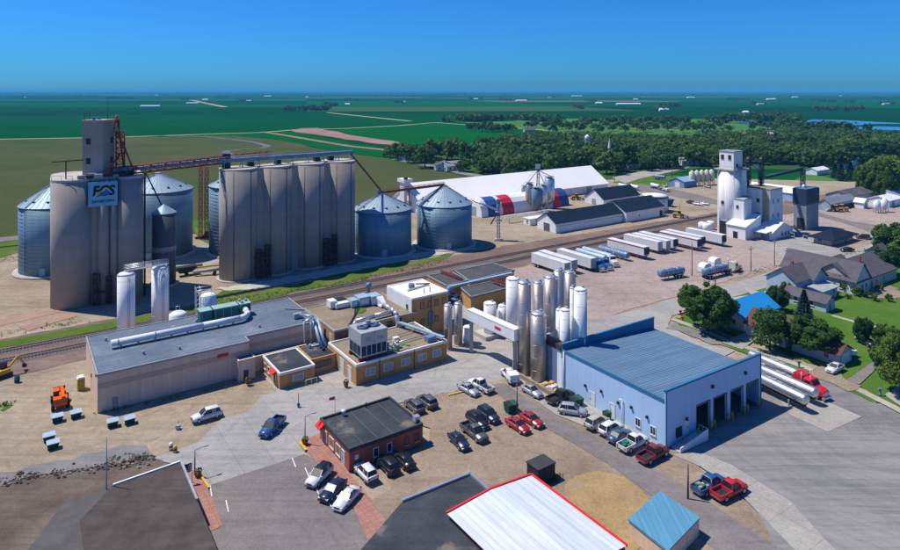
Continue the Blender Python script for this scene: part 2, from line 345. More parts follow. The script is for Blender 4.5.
def apron_mat():                          # concrete yard with turning tyre marks
    m, t, b = nm('tyre_marked_apron')
    v = coords(t)
    c = ramp(t, noise(t, v, 0.06, 5), [(0.25, (0.20, 0.20, 0.21)), (0.75, (0.30, 0.29, 0.285))])
    ctr = G(892, 424)
    mp = nd(t, 'ShaderNodeMapping', {'Vector': nd(t, 'ShaderNodeTexCoord').outputs['Object'], 'Location': (-ctr.x, -ctr.y, 0)})
    wob = nd(t, 'ShaderNodeVectorMath', {0: mp.outputs[0], 1: nd(t, 'ShaderNodeVectorMath', {0: nd(t, 'ShaderNodeTexNoise', {'Vector': v, 'Scale': 0.05}).outputs['Color'], 1: (5, 5, 0)}, operation='MULTIPLY').outputs[0]}, operation='ADD')
    ln = nd(t, 'ShaderNodeVectorMath', {0: wob.outputs[0]}, operation='LENGTH').outputs['Value']
    cb = nd(t, 'ShaderNodeCombineXYZ', {0: ln, 1: nd(t, 'ShaderNodeMath', {0: noise(t, v, 0.05, 2), 1: 3.0}, operation='MULTIPLY').outputs[0]})
    s = noise(t, cb.outputs[0], 0.55, 8, 0.8)
    c = mix(t, 0.85, c, ramp(t, s, [(0.30, 0.55), (0.45, 0.85), (0.6, 1.0), (0.75, 1.12)]), 'MULTIPLY')
    s2 = noise(t, coords(t, (0.05, 0.8, 1), (0, 0, R(55.5))), 1.0, 4, 0.7)
    c = mix(t, 0.5, c, ramp(t, s2, [(0.36, 0.5), (0.55, 1.0)]), 'MULTIPLY')
    c = mix(t, 0.3, c, ramp(t, noise(t, v, 1.5, 4), [(0.3, 0.7), (0.7, 1.1)]), 'MULTIPLY')
    t.links.new(c, b.inputs['Base Color']); b.inputs['Roughness'].default_value = 0.85; b.inputs['Specular IOR Level'].default_value = 0.2
    return m
APRON = apron_mat()
HARD.update(q.name for q in (STREET, WALK, PAD, PAVER, APRON, TARM))

# fields beyond the yard
gp('crop_field', [(-900,118),(440,114),(520,121.5),(430,123.5),(345,129.5),(225,133.2),(0,138.6),(-900,150)], 0.10, CROP2)
gp('crop_field', [(330,130.6),(440,122.5),(540,130.5),(470,146),(410,147),(372,139)], 0.16, CROP)
gp('crop_field', [(262,132.5),(292,131.5),(392,150.5),(388,158.4),(345,153.2),(285,140.6),(237,136.2)], 0.16, CROP)
gp('field', [(-1200,158),(0,139.6),(200,136.2),(237,136.4),(285,140.7),(345,153.4),(388,158.6),(404,161.5),(450,173),(500,186),(470,225),(150,262),(-1500,430)], 0.14, OLIVE)
def strip(name, pix, wd, z, m, **kw):
    P = [G(*p) for p in pix]; L = []; Rr = []
    for i, p in enumerate(P):
        d = (P[min(i+1, len(P)-1)] - P[max(i-1, 0)]).normalized(); n = Vector((-d.y, d.x, 0)) * wd / 2
        L.append(p + n); Rr.append(p - n)
    mb = MB(); n = len(P)
    mb.add([(q.x, q.y, z) for q in L + Rr], [(i, n+i, n+i+1, i+1) for i in range(n-1)])
    return mb.obj(name, m, kind='structure', **kw)
strip('farm_track', [(-300,143.6),(0,139.4),(120,137.4),(225,133.6),(262,132.6),(300,129.5),(345,128.6),(400,125.6),(436,122.6),(480,125.8),(548,130.5)], 9, 0.30, FPATH)
strip('farm_track', [(327,112.6),(360,116),(410,121.2)], 12, 0.30, FPATH)
strip('farm_track', [(190,99.6),(205,103),(225,107)], 22, 0.30, FPATH)
gp('dirt_bank', [(292,131),(302,128.4),(318,128.2),(345,134),(378,139.5),(402,143.5),(396,145.5),(365,142.5),(330,137),(305,133.5)], 0.36, PPATH)
strip('dirt_road', [(262,132),(285,135.5),(320,141.5),(350,146.5),(392,150.8)], 8, 0.36, PPATH)
strip('farm_road', [(150,135.8),(205,136.8),(232,139.6),(256,143),(268,146.2),(262,149),(243,149.6),(225,151.6),(232,157),(222,161)], 8, 0.40, CREEK)
strip('lane', [(395,159.5),(412,162.5),(440,168),(462,173.6),(485,177.5)], 8, 0.40, TARM2)
gp('meadow', [(455,121.5),(480,122.5),(545,118.5),(640,119.5),(745,119),(790,127),(790,134),(720,138),(640,141),(560,137),(540,130)], 0.12, MEADOW)
gp('woodland_floor', [(388,160.5),(392,151),(430,148),(480,146),(545,131),(560,137.4),(640,141.4),(720,138.4),(790,134),(1100,133),(1300,175),(900,203),(860,192),(800,170),(700,168),(640,182),(612,188),(590,178),(500,184),(450,172)], 0.20, groundmat('woodland_grass', [(0.3, (0.03, 0.075, 0.02)), (0.7, (0.06, 0.11, 0.03))], 0.02, 0.4))
gp('lake', [(802,121.2),(815,119.6),(840,120.2),(880,122.3),(902,123.2),(902,124.2),(870,124.2),(845,126.6),(832,127),(815,125.2)], 0.45, LAKE)
gp('lake', [(855,127.2),(880,126.6),(905,127.2),(960,128),(960,130.6),(890,130.5),(858,129)], 0.45, LAKE)
gp('lake', [(736,122.6),(752,121.2),(776,122.6),(772,125),(746,124.6)], 0.45, LAKE)
gp('village_green', [(770,203),(783,190),(806,172),(850,184),(866,196),(850,203),(800,206)], 0.26, MEADOW)
gp('roadside_grass', [(612,183),(640,177),(676,176),(692,178),(690,186),(668,187.5),(640,186)], 0.345, LAWN)

# the elevator yard
up('elevator_yard', [(-220, -60), (135, -60), (135, 99), (420, 99), (420, 178), (395, 205), (330, 268), (150, 272), (60, 258), (-30, 268), (-220, 300)], 0.30, SAND)
gp('grass_strip', [(-200,290),(0,249.5),(24,246),(24,252),(0,258),(-200,305)], 0.36, SCRUB)
gp('grass_strip', [(-200,268),(0,243),(20,240.5),(76,233),(76,240),(0,247),(-200,285)], 0.36, SCRUB)
gp('grass_strip', [(190,222),(215,218),(215,246),(194,240)], 0.36, SCRUB)
gp('purple_road', [(-60,246),(0,238.5),(24,236),(24,240),(0,243.2),(-60,251)], 0.40, TARM)
gp('concrete_pad', [(150,262),(205,246),(232,250),(228,262),(180,272),(150,272)], 0.36, STREET)
strip('red_earth', [(-30,331),(10,322),(50,313),(58,311)], 5, 0.36, REDD)
strip('red_earth', [(24,331),(52,322),(74,316)], 4, 0.40, REDD)
up('railway_bed', [(-220, 150), (130, 150), (420, 142), (420, 164), (240, 170), (145, 176), (60, 174), (-220, 174)], 0.34, BROWN)
up('trackside_verge', [(-220, 173.5), (-60, 173), (30, 171.5), (60, 172.5), (60, 167.5), (-220, 168.5)], 0.38, SCRUB)
gp('trackside_verge', [(200,303),(228,290),(262,291.5),(300,285),(355,270),(398,264),(430,259),(455,254),(445,260),(400,270),(350,284),(300,292),(245,305),(215,312)], 0.42, SCRUB)
gp('haul_road', [(215,290),(245,286),(330,270),(420,254),(475,247),(475,251),(420,259),(340,275),(262,290),(225,292)], 0.46, PADC)
up('gravel_lot', [(108, 107), (420, 106.5), (420, 146), (236, 150), (108, 152)], 0.38, PINK)
gp('yard_road', [(608,186),(640,184.5),(675,190),(720,201),(745,204),(745,209),(700,203),(660,194),(625,190)], 0.36, TARM)
gp('yard_road', [(612,178),(640,172),(676,167),(690,168),(668,173),(640,179),(625,184)], 0.36, PAD)
gp('yard_road', [(818,213),(850,222),(890,228),(905,231),(905,238),(880,237),(850,226),(818,217)], 0.42, TARM)
gp('concrete_pad', [(745,246),(790,238),(805,236),(830,250),(862,251),(895,240),(905,238),(905,246),(830,266),(760,284),(735,284),(800,264),(775,254)], 0.42, STREET)
up('plant_ground', [(40, 104.5), (110, 104.5), (110, 150), (40, 150)], 0.36, PAD)

# the streets and lots
gp('main_street', [(150,462),(196,446),(222,421),(246,415),(262,398),(280,394),(312,392),(358,389),(447,372),(482,359.5),(516,349.5),(560,331),(592,322),(640,311),(690,294),(740,283.5),(800,266.5),(900,238),(1200,170),(1200,178),(905,247),(835,267),(790,283),(752,293),(700,309),(672,317.5),(668,327),(700,345),(735,353),(600,420),(500,385),(486,384),(450,396),(420,402),(405,404),(360,416),(330,430),(306,446),(322,466),(240,480),(200,497),(193,480),(170,466)], 0.44, STREET)
gp('side_street', [(664,330),(680,324),(700,330),(740,346),(820,380),(870,402),(905,420),(1000,462),(1000,560),(780,480),(735,420),(760,392),(768,362)], 0.48, TARM2)
gp('apron', [(662,456),(700,441),(762,408),(772,399),(806,404),(850,420),(905,440),(980,480),(980,600),(800,600),(760,520),(722,470),(699,456)], 0.52, APRON)
gp('concrete_pad', [(778,400),(812,398),(862,420),(828,435.5),(790,418)], 0.56, PAD)
gp('concrete_pad', [(672,458),(700,456),(730,468),(790,505),(840,560),(800,560),(742,500),(700,470)], 0.56, PAD)
gp('parking_lot', [(405,404),(425,401),(485,385),(512,381),(566,394),(668,453),(700,470),(742,500),(800,560),(300,590),(372,505),(423,449),(430,438),(400,410)], 0.50, GRAV)
gp('lot_drive', [(486,388),(504,386),(540,410),(570,427),(610,449),(655,474),(700,500),(760,540),(860,600),(790,620),(652,500),(612,470),(572,446),(540,428),(510,406)], 0.56, TARM)
gp('golden_gravel', [(565,489),(575,480),(600,474),(622,480),(636,490),(648,502),(700,560),(560,560)], 0.54, GOLD)
gp('building_apron', [(505,383),(520,376),(548,392),(566,394),(668,453),(646,462),(600,436),(556,418)], 0.60, PAD)
gp('car_park', [(210,489),(304,458),(323,466),(355,502),(372,520),(420,590),(160,590),(205,520)], 0.56, TARM)
gp('brick_sidewalk', [(322,437),(348,475),(372,505),(395,540),(420,590),(388,590),(350,505),(300,447),(309,441)], 0.60, PAVER)
gp('brick_sidewalk', [(186,477),(197,476),(212,501),(222,530),(205,540),(196,505)], 0.60, PAVER)
for px in ((210,490),(226,505),(292,462),(305,472),(314,488),(326,500)):
    p = G(*px); mb = MB(); d = W(-0.15, -1) * 2.6; n = Vector((d.y, -d.x, 0)).normalized() * 0.07
    mb.add([p-n, p+n, p+n+d, p-n+d], [(0,1,2,3)]); o = mb.obj('parking_line', mat('road_paint_white', (0.7,0.7,0.7), 0.8), kind='structure'); o.location.z = 0.64
strip('kerb_paint', [(300,446),(306,455)], 0.5, 0.80, YEL); strip('kerb_paint', [(199,478),(209,493)], 0.35, 0.80, YEL)
strip('kerb_paint', [(448,398.5),(470,393),(484,388.5)], 0.35, 0.70, YEL); strip('kerb_paint', [(505,379),(513,385.5)], 0.3, 0.70, YEL)
gp('turned_ground', [(-200,515),(0,484),(60,474),(110,463),(146,459),(160,463),(172,470),(180,480),(100,560),(-200,600)], 0.44, DIRT)
gp('dirt_road', [(-200,500),(0,476),(60,464),(110,451),(148,447),(156,459),(110,464),(60,475),(0,488),(-200,517)], 0.48, TARM2)
gp('ditch_weeds', [(0,412),(10,406),(12,409),(4,413)], 0.36, SCRUB)

# residential ground
gp('lawn', [(676,320),(700,306),(752,292.5),(830,264),(905,243),(1100,300),(1100,560),(905,422),(885,404),(850,383),(800,361),(740,337),(700,326)], 0.40, LAWN)
strip('sidewalk', [(672,321),(700,331),(735,346),(775,359),(800,368),(828,378),(850,388),(882,404),(905,416)], 1.7, 0.54, WALK)
strip('sidewalk', [(690,311),(735,300),(760,296),(800,283),(838,272)], 1.4, 0.46, WALK)
gp('verge', [(672,322),(676,319.5),(700,328),(745,346),(790,362),(812,376),(800,377),(760,362),(730,349),(700,334)], 0.50, LAWN)
gp('verge', [(849,394),(858,388),(884,403),(885,406),(868,404)], 0.52, LAWN)
gp('driveway', [(806,377),(822,369),(860,388),(848,394.5)], 0.58, GRAV)
gp('driveway', [(844,385),(879,360),(884,364),(860,387)], 0.56, TARM)
gp('driveway', [(722,345),(756,330),(766,334),(742,352)], 0.56, PAD)
gp('driveway', [(743,290),(756,293),(776,297),(772,301),(752,297)], 0.56, WALK)
strip('garden_path', [(832,317),(860,325),(900,334)], 1.2, 0.44, WALK)
gp('driveway', [(884,398),(905,385),(940,400),(940,425),(905,412)], 0.56, PAD)
gp('garden_bed', [(848,282),(870,280),(900,290),(905,300),(880,300),(858,296)], 0.46, GRAV)

# the railway
def track(name, v, u0, u1, label):
    t = thing(name, label, 'railway', W(u0, v, 0.34), A, 'railway tracks through the yard')
    L = u1 - u0
    MB().hexa([(0,-2.0,0),(L,-2.0,0),(L,2.0,0),(0,2.0,0)], [(0,-1.4,0.28),(L,-1.4,0.28),(L,1.4,0.28),(0,1.4,0.28)]).obj('ballast', BALL, t)
    mb = MB(); n = int(L / 0.62)
    for i in range(n): mb.box(i*0.62, -1.25, 0.28, i*0.62+0.24, 1.25, 0.38)
    mb.obj('sleepers', mat('sleeper_wood', (0.10, 0.085, 0.085), 0.9), t, kind='stuff')
    for y in (-0.72, 0.72): MB().box(0, y-0.05, 0.38, L, y+0.05, 0.54).obj('rail', mat('rail_steel', (0.20, 0.17, 0.17), 0.4, 0.6), t)
track('railway_track', 164.6, -160, 300, 'farther of the two railway tracks, at the foot of the concrete silos')
track('railway_track', 158.6, -160, 210, 'nearer of the two railway tracks, just behind the grey shed')

# ------------------------------------------------------------------ grain storage on the left
def lattice(mb, p0, p1, wd, ht, n, r=0.06, diag=True):
    """box truss between two points"""
    p0 = Vector(p0); p1 = Vector(p1); d = (p1 - p0).normalized()
    s = d.cross(Vector((0,0,1))); s = Vector((1,0,0)) if s.length < 1e-3 else s.normalized()
    up_ = s.cross(d).normalized()
    cs = [(-wd/2,-ht/2),(wd/2,-ht/2),(wd/2,ht/2),(-wd/2,ht/2)]
    pt = lambda k, i: p0 + (p1 - p0) * (k / n) + s * cs[i][0] + up_ * cs[i][1]
    for i in range(4): mb.tube(pt(0,i), pt(n,i), r, 4)
    for k in range(n + 1):
        for i in range(4):
            mb.tube(pt(k,i), pt(k,(i+1)%4), r*0.7, 4)
            if diag and k < n:
                a, b = (i, (i+1)%4) if k % 2 == 0 else ((i+1)%4, i)
                mb.tube(pt(k,a), pt(k+1,b), r*0.7, 4)
    return mb

def steel_bin(label, cx_px, half_px, base_y, eave_y, apex_y, ladder_ang=-110, legs=None):
    r = half_px / FC / math.sqrt(1 + ((cx_px - 450) / FC) ** 2); fr = FC * HC / (base_y - Y0); Yc = fr / (1 - r); rad = r * Yc
    X = (cx_px - 450) / FC * Yc; ez = zat(eave_y, Yc); az = zat(apex_y, Yc)
    t = thing('steel_grain_bin', label, 'grain bin', (X, Yc, 0.3), 0, 'corrugated steel grain bins')
    MB().lathe([(rad+1.6, 0), (rad+1.6, 0.5), (rad+0.4, 0.6)], 48).obj('foundation', PADC, t)
    MB().lathe([(rad, 0.55), (rad, ez)], 64).obj('wall', GALV, t)
    rf = MB().lathe([(rad+0.25, ez-0.12), (rad+0.25, ez+0.05), (1.0, az-0.5), (1.0, az-0.1), (0.15, az)], 48, smooth=False).obj('roof', GROOF, t)
    mb = MB()
    for k in range(36):
        a = 2*math.pi*k/36
        mb.beam((math.cos(a)*(rad+0.2), math.sin(a)*(rad+0.2), ez+0.12), (math.cos(a)*1.0, math.sin(a)*1.0, az-0.42), 0.10, 0.10)
    mb.obj('roof_ribs', GROOF, rf, kind='stuff')
    for k in range(12):
        a = 2*math.pi*(k+0.5)/12; q = 0.80; rr = rad*q; zz = ez + (az-0.5-ez)*(1-q)
        MB().cyl((math.cos(a)*rr, math.sin(a)*rr, zz), 0.42, -0.05, 0.5, 8).obj('roof_vent', DARK, rf)
    mb = MB(); step = 1.12; z = 1.6
    while z < ez - 0.3: mb.lathe([(rad+0.012, z-0.03), (rad+0.05, z), (rad+0.012, z+0.03)], 64); z += step
    mb.obj('wall_hoops', GALV, t, kind='stuff')
    a = R(ladder_ang); c, s = math.cos(a), math.sin(a)
    mb = MB()
    for o in (-0.3, 0.3):
        mb.tube((c*(rad+0.2)-s*o, s*(rad+0.2)+c*o, 1), (c*(rad+0.2)-s*o, s*(rad+0.2)+c*o, ez), 0.05, 4)
        mb.tube((c*(rad+0.2)-s*o, s*(rad+0.2)+c*o, ez+0.2), (c*1.0-s*o, s*1.0+c*o, az-0.2), 0.08, 4)
    for k in range(int(ez/0.9)): mb.tube((c*(rad+0.2)+s*0.3, s*(rad+0.2)-c*0.3, 1+k*0.9), (c*(rad+0.2)-s*0.3, s*(rad+0.2)+c*0.3, 1+k*0.9), 0.03, 4)
    mb.obj('ladder', DARK, t)
    b = R(-80); MB().cbox((0,0,0),(1.6,0.12,2.2)).obj('door', GROOF, t, loc=(math.cos(b)*(rad+0.03), math.sin(b)*(rad+0.03), 1.8), rz=b+math.pi/2)
    MB().cbox((0,0,0),(2.0,0.08,0.5)).obj('name_plate', WHT, t, loc=(math.cos(R(-62))*(rad+0.06), math.sin(R(-62))*(rad+0.06), ez-1.0), rz=R(28))
    return (X, Yc, rad, ez, az)
b_l = steel_bin('large blue steel grain bin half hidden behind the concrete elevator, leftmost', 57, 38, 279.5, 204, 181.5)
b_m = steel_bin('blue steel grain bin with shiny cone roof just right of the concrete elevator', 158, 35.5, 263, 189.5, 173)
b_r = steel_bin('blue steel grain bin mostly hidden behind the row of four silos', 243, 33.5, 259, 184.5, 168)
b_4 = steel_bin('steel grain bin standing alone right of the four concrete silos', 382.5, 29, 259.5, 208.5, 193.5, -140)
b_5 = steel_bin('steel grain bin next to the long white warehouse, rightmost of the bins', 444.3, 27.5, 252, 203.5, 185.5, -150)

# row of four slip-formed silos
C1 = Vector((-63.0, 189.1, 0)); dirv = Vector((math.cos(R(37.5)), math.sin(R(37.5)), 0))
row = thing('concrete_silo_row', 'row of four joined tall grey concrete grain silos with blue conveyor on top', 'silo', (C1.x, C1.y, 0.3), R(37.5))
SR, SP, SH = 5.45, 11.0, 32.4
for k in range(4):
    s_ = MB().lathe([(SR, 0), (SR, SH)], 48, (k*SP, 0, 0)).obj('silo', CONC, row)
    MB().lathe([(SR-0.05, 0.02), (SR+0.05, 0.05), (SR+0.05, 0.5), (SR-0.05, 0.52)], 48, (k*SP, 0, SH-0.3)).obj('roof_slab', PADC, s_)
    MB().lathe([(SR+0.7, 0), (SR+0.7, 0.35)], 48, (k*SP, 0, 0)).obj('footing', PADC, s_)
    if k < 3:
        MB().box(k*SP+3.6, -3.0, 0, k*SP+7.4, 3.0, SH-0.02).obj('web_wall', CONC, row)
for k in range(4):
    for q in (-0.55, 0.35): MB().tube((k*SP+q*SR, -SR*math.sqrt(1-q*q)-0.12, 0.4), (k*SP+q*SR, -SR*math.sqrt(1-q*q)-0.12, SH-0.6), 0.14, 6).obj('downpipe', mat('stained_pipe', (0.14,0.14,0.15), 0.7), row)
gal = MB()
for k in range(9):
    x = -4.5 + k*5.3
    for y in (-1.2, 1.2): gal.beam((x, y*1.0, SH+0.2), (x, y*0.55, SH+2.0), 0.2, 0.2)
    gal.box(x-0.15, -1.3, SH+1.85, x+0.15, 1.3, SH+2.0)
gal.obj('conveyor_trestle', GROOF, row)
cv = MB().box(-5.5, -0.7, SH+2.0, 38.2, 0.7, SH+3.1).obj('conveyor', BLUES, row)
mb = MB()
for y in (-0.95, 0.95): mb.tube((-5.5, y, SH+3.6), (38.2, y, SH+3.6), 0.05, 4); [mb.tube((-5.5+i*2.4, y, SH+2.6), (-5.5+i*2.4, y, SH+3.6), 0.04, 4) for i in range(19)]
mb.obj('handrail', BLUES, cv)
for x in (4.2, 12.8, 26.0, 31.0): MB().cbox((x, 1.6, SH+0.9), (1.8, 1.5, 1.3)).obj('drive_motor', DARK, row)
mb = MB(); lattice(mb, (-4.5, 1.6, SH+3.2), (12.5, 7.0, SH+3.2), 1.4, 1.2, 8, 0.09); mb.obj('roof_catwalk', RED, row)
for k in (0, 2):                          # red unloading steelwork between the silos at the foot
    mb = MB(); x = k*SP + SP*0.5
    lattice(mb, (x-1.3, -5.3, 0.2), (x-1.3, -5.3, 8.6), 1.3, 1.3, 6, 0.13); lattice(mb, (x+1.5, -5.3, 0.2), (x+1.5, -5.3, 9.4), 1.2, 1.2, 6, 0.13)
    mb.box(x-2.3, -6.2, 3.0, x+2.3, -4.4, 3.3); mb.box(x-2.3, -6.2, 6.0, x+2.3, -4.4, 6.25)
    mb.tube((x, -4.5, 7.6), (x, -6.0, 1.5), 0.5, 8)
    mb.obj('unloading_frame', mat('dark_red_steel', (0.11, 0.03, 0.035), 0.7), row)

# the older slip-formed elevator with its headhouse and sign
EA = R(31)
p = G(70.5, 313); E0 = Vector((-99.7, 162.5, 0.3))
el = thing('concrete_elevator', 'tall grey concrete grain elevator with headhouse tower and FCS sign', 'grain elevator', E0, EA)
EH = 32.2
MB().lathe([(4.85, 0), (4.85, EH)], 48, (2.6, 1.6, 0)).obj('silo', CONC, el)
MB().lathe([(4.85, 0), (4.85, EH)], 48, (2.6, 12.6, 0)).obj('silo', CONC, el)
MB().lathe([(3.3, 0), (3.3, EH)], 40, (15.9, 0.2, 0)).obj('silo', CONC, el)
MB().lathe([(5.0, 0), (5.0, EH)], 40, (14.4, 11.0, 0)).obj('silo', CONC, el)
MB().box(2.6, -0.6, 0, 16.4, 13, EH-0.03).obj('core_wall', CONC, el)
for x, r_ in ((9.6, 1.35), (12.0, 0.9)): MB().lathe([(r_, 0), (r_, EH-0.05)], 24, (x, -0.9, 0)).obj('buttress', CONC, el)
MB().prism([(2.6+4.88*math.cos(R(a_)),1.6+4.88*math.sin(R(a_))) for a_ in range(180,331,15)]+[(7.4,-0.9),(13.0,-0.9)]+[(15.9+3.33*math.cos(R(a_)),0.2+3.33*math.sin(R(a_))) for a_ in range(210,361,15)]+[(19.3,11)]+[(14.4+5.03*math.cos(R(a_)),11+5.03*math.sin(R(a_))) for a_ in range(15,91,15)]+[(2.6+4.88*math.cos(R(a_)),12.6+4.88*math.sin(R(a_))) for a_ in range(90,181,15)], EH, EH+0.55).obj('roof_slab', PADC, el)
hh = MB().add([(x, y, z) for z in (EH+0.5, EH+15.2) for x, y in ((9.6,0.2),(12.6,4.9),(8.0,8.0),(4.9,3.2))], [(3,2,1,0),(4,5,6,7),(0,1,5,4),(1,2,6,5),(2,3,7,6),(3,0,4,7)]).obj('headhouse', CONC, el)
MB().add([(x, y, z) for z in (EH+15.2, EH+15.6) for x, y in ((9.7,0.0),(12.85,4.95),(8.0,8.25),(4.65,3.2))], [(3,2,1,0),(4,5,6,7),(0,1,5,4),(1,2,6,5),(2,3,7,6),(3,0,4,7)]).obj('headhouse_roof', PADC, hh)
def on_wall(p0, p1, s0, s1, z0, z1, out=0.06):   # a thin slab on the wall from p0 to p1 (outside is to the right)
    p0 = Vector((p0[0], p0[1], 0)); p1 = Vector((p1[0], p1[1], 0)); d = (p1-p0).normalized(); n = Vector((d.y, -d.x, 0))
    a = p0 + d*s0; b = p0 + d*s1
    return MB().hexa([(*(q.xy), z0) for q in (a - n*0.05, b - n*0.05, b + n*out, a + n*out)][::-1], [(*(q.xy), z1) for q in (a - n*0.05, b - n*0.05, b + n*out, a + n*out)][::-1])
for a, b, s in (((4.9,3.2),(9.6,0.2),1.0), ((9.6,0.2),(12.6,4.9),3.4)):
    for z in (EH+3.9, EH+9.1):
        wn = on_wall(a, b, s, s+1.2, z, z+1.6).obj('window', GLASS, hh)
        on_wall(a, b, s-0.15, s+1.35, z-0.2, z-0.02, 0.16).obj('sill', PADC, wn)
for (x, y) in ((5.4,3.2),(6.6,2.4),(10.8,2.6)): MB().tube((x, y, EH+15.6), (x, y, EH+17.6), 0.07, 5).obj('roof_post', DARK, hh)
MB().tube((5.2,3.3,EH+17.3),(6.8,2.3,EH+17.3),0.08,5).obj('roof_rail', DARK, hh)
for (x, y) in ((7.6,3.0),(8.8,4.5)): MB().cbox((x, y, EH+15.95), (0.9,0.9,0.7)).obj('roof_fan', BLUES, hh)
MB().tube((10.9,3.8,EH+15.6),(10.9,3.8,EH+21),0.05,5).obj('antenna', DARK, hh)
tw = MB(); lattice(tw, (13.8, 3.0, EH+0.5), (13.8, 3.0, EH+12.2), 2.0, 2.2, 8, 0.13); lattice(tw, (12.9,2.0,EH+12.2),(12.9,2.0,EH+15.5),1.2,1.2,3,0.1)
tw.tube((14.9,2.4,EH+0.5),(13.2,2.4,EH+15.2),0.22,8); tw.box(12.5,1.4,EH+14.6,13.6,2.6,EH+15.6)
tw.tube((12.9,2.0,EH+12.5),(15.2,1.0,EH+6.6),0.25,8); tw.tube((13.8,1.6,EH+6.6),(10.0,-1.5,EH+1.2),0.22,8); tw.tube((14.4,1.6,EH+9.0),(17.0,-0.8,EH+1.2),0.22,8)
tw.obj('leg_tower', RED, el)
MB().tube((12.9, 1.8, EH+15.7), (12.9, 1.8, EH+16.7), 0.28, 8).obj('beacon', mat('beacon_red', (0.75,0.06,0.07), 0.4), el)
jb = MB().tube((1.2,0.5,EH+0.5),(1.2,0.5,EH+5.2),0.16,6).tube((-1.8,-0.4,EH+5.2),(5.2,1.6,EH+5.2),0.16,6); jb.obj('davit_crane', DARK, el)
for (x, y, s) in ((4.6,-1.6,1.2),(6.4,-1.2,1.0),(8.5,-1.6,1.3),(12.5,-1.4,0.9),(14.5,-1.0,1.2),(15.8,1.0,1.4),(7.2,-0.2,1.5)):
    MB().cbox((x, y, EH+0.55+s*0.4), (s*1.5, s, s*0.8)).obj('conveyor_drive', random.choice((DARK, GREYM, BLUES)), el)
MB().tube((5.0,-1.8,EH+1.2),(17.0,0.2,EH+1.5),0.35,8).obj('roof_conveyor', DARK, el)
mb = MB(); [mb.tube((a[0],a[1],EH+0.55),(a[0],a[1],EH+1.7),0.05,4) for a in ((-1.9,0.0),(0.2,-2.5),(2.6,-3.1))]; mb.tube((-1.9,0.0,EH+1.65),(0.2,-2.5,EH+1.65),0.05,4); mb.tube((0.2,-2.5,EH+1.65),(2.6,-3.1,EH+1.65),0.05,4)
mb.obj('handrail', GREYM, el)
mb = MB(); mb.tube((19.5,-0.4,0),(19.5,-0.4,EH+2),0.25,6); mb.tube((19.5,-0.9,EH+1.6),(23.6,-1.4,EH-8.0),0.2,6); mb.obj('downspout', DARK, el)
uf = MB(); lattice(uf, (8.0,-2.2,0.2),(8.0,-2.2,8.0),1.4,1.4,6,0.14); lattice(uf, (10.9,-2.9,0.2),(10.9,-2.9,7.0),1.2,1.2,5,0.14); uf.box(7.1,-3.2,3.0,11.7,-1.4,3.3)
uf.obj('unloading_frame', MC.get('dark_red_steel') or bpy.data.materials['dark_red_steel'], el)
# the sign
SGN = mat('sign_blue', (0.16, 0.42, 0.66), 0.5, 0, 0.05); SBLK = mat('sign_black', (0.012, 0.014, 0.02), 0.5)
sg = MB().box(6.1, -3.06, EH-6.6, 12.8, -2.86, EH-0.35).obj('sign_panel', SGN, el)
def text_mesh(name, txt, size, m, parent, loc, rot, ext=0.03, bold=0.0, squash=1.0, shear=0.0):
    c = bpy.data.curves.new(name, 'FONT'); c.body = txt; c.size = size; c.extrude = ext; c.offset = bold; c.align_x = 'CENTER'; c.align_y = 'CENTER'; c.shear = shear; c.resolution_u = 3
    o = bpy.data.objects.new(name, c); COL.objects.link(o)
    me = bpy.data.meshes.new_from_object(o.evaluated_get(bpy.context.evaluated_depsgraph_get())); bpy.data.objects.remove(o)
    me.materials.clear(); me.materials.append(m)
    r = bpy.data.objects.new(name, me); COL.objects.link(r); r.parent = parent; r.location = loc; r.rotation_euler = rot; r.scale = (squash, 1, 1)
    return r
text_mesh('lettering', 'FCS', 3.6, SBLK, sg, (9.55, -3.09, EH-2.75), (R(90),0,0), 0.03, 0.14, 0.86, 0.12)
text_mesh('lettering', 'SANBORN', 1.05, SBLK, sg, (9.45, -3.09, EH-5.35), (R(90),0,0), 0.03, 0.015, 1.05)
MB().hexa([(7.15,-3.16,EH-4.2),(7.15,-3.12,EH-4.2),(10.25,-3.12,EH-2.2),(10.25,-3.16,EH-2.2)], [(7.35,-3.16,EH-3.9),(7.35,-3.12,EH-3.9),(10.15,-3.12,EH-1.75),(10.15,-3.16,EH-1.75)]).obj('swoosh', mat('sign_yellow', (0.75,0.55,0.05), 0.5), sg)
MB().hexa([(7.85,-3.17,EH-4.2),(7.85,-3.13,EH-4.2),(10.9,-3.13,EH-3.5),(10.9,-3.17,EH-3.5)], [(8.15,-3.17,EH-3.9),(8.15,-3.13,EH-3.9),(10.3,-3.13,EH-2.3),(10.3,-3.17,EH-2.3)]).obj('swoosh', mat('sign_mid_blue', (0.02,0.16,0.42), 0.5), sg)

# conveyor bridge from the elevator to the silo row
ba = G(122, 171, 0); za = 34.2
pa = Vector((-90.0, 169.0, za)); pb = Vector((-66.0, 187.6, za + 1.3))
br = thing('conveyor_bridge', 'red truss conveyor bridge between the concrete elevator and the silo row', 'conveyor', (0,0,0))
mb = MB(); lattice(mb, pa, pb, 1.9, 2.0, 16, 0.12); mb.obj('truss', RED, br)
MB().beam(pa + Vector((0,0,0.2)), pb + Vector((0,0,0.2)), 1.2, 0.9).obj('conveyor_trough', BLUES, br)
MB().box(pb.x-0.9, pb.y-0.9, 33.0, pb.x+0.9, pb.y+0.9, 37.2).obj('transfer_tower', DARK, br)
for px in (200.5, 206.5):
    q = G(px, 240); mb = MB(); lattice(mb, (q.x,q.y,0.3),(q.x,q.y,27.2),1.1,1.1,18,0.09)
    mb.obj('lattice_mast', RED, None, label='%s of two thin red lattice masts between the big bins' % ('left' if px < 203 else 'right'), cat='mast', group='lattice masts')
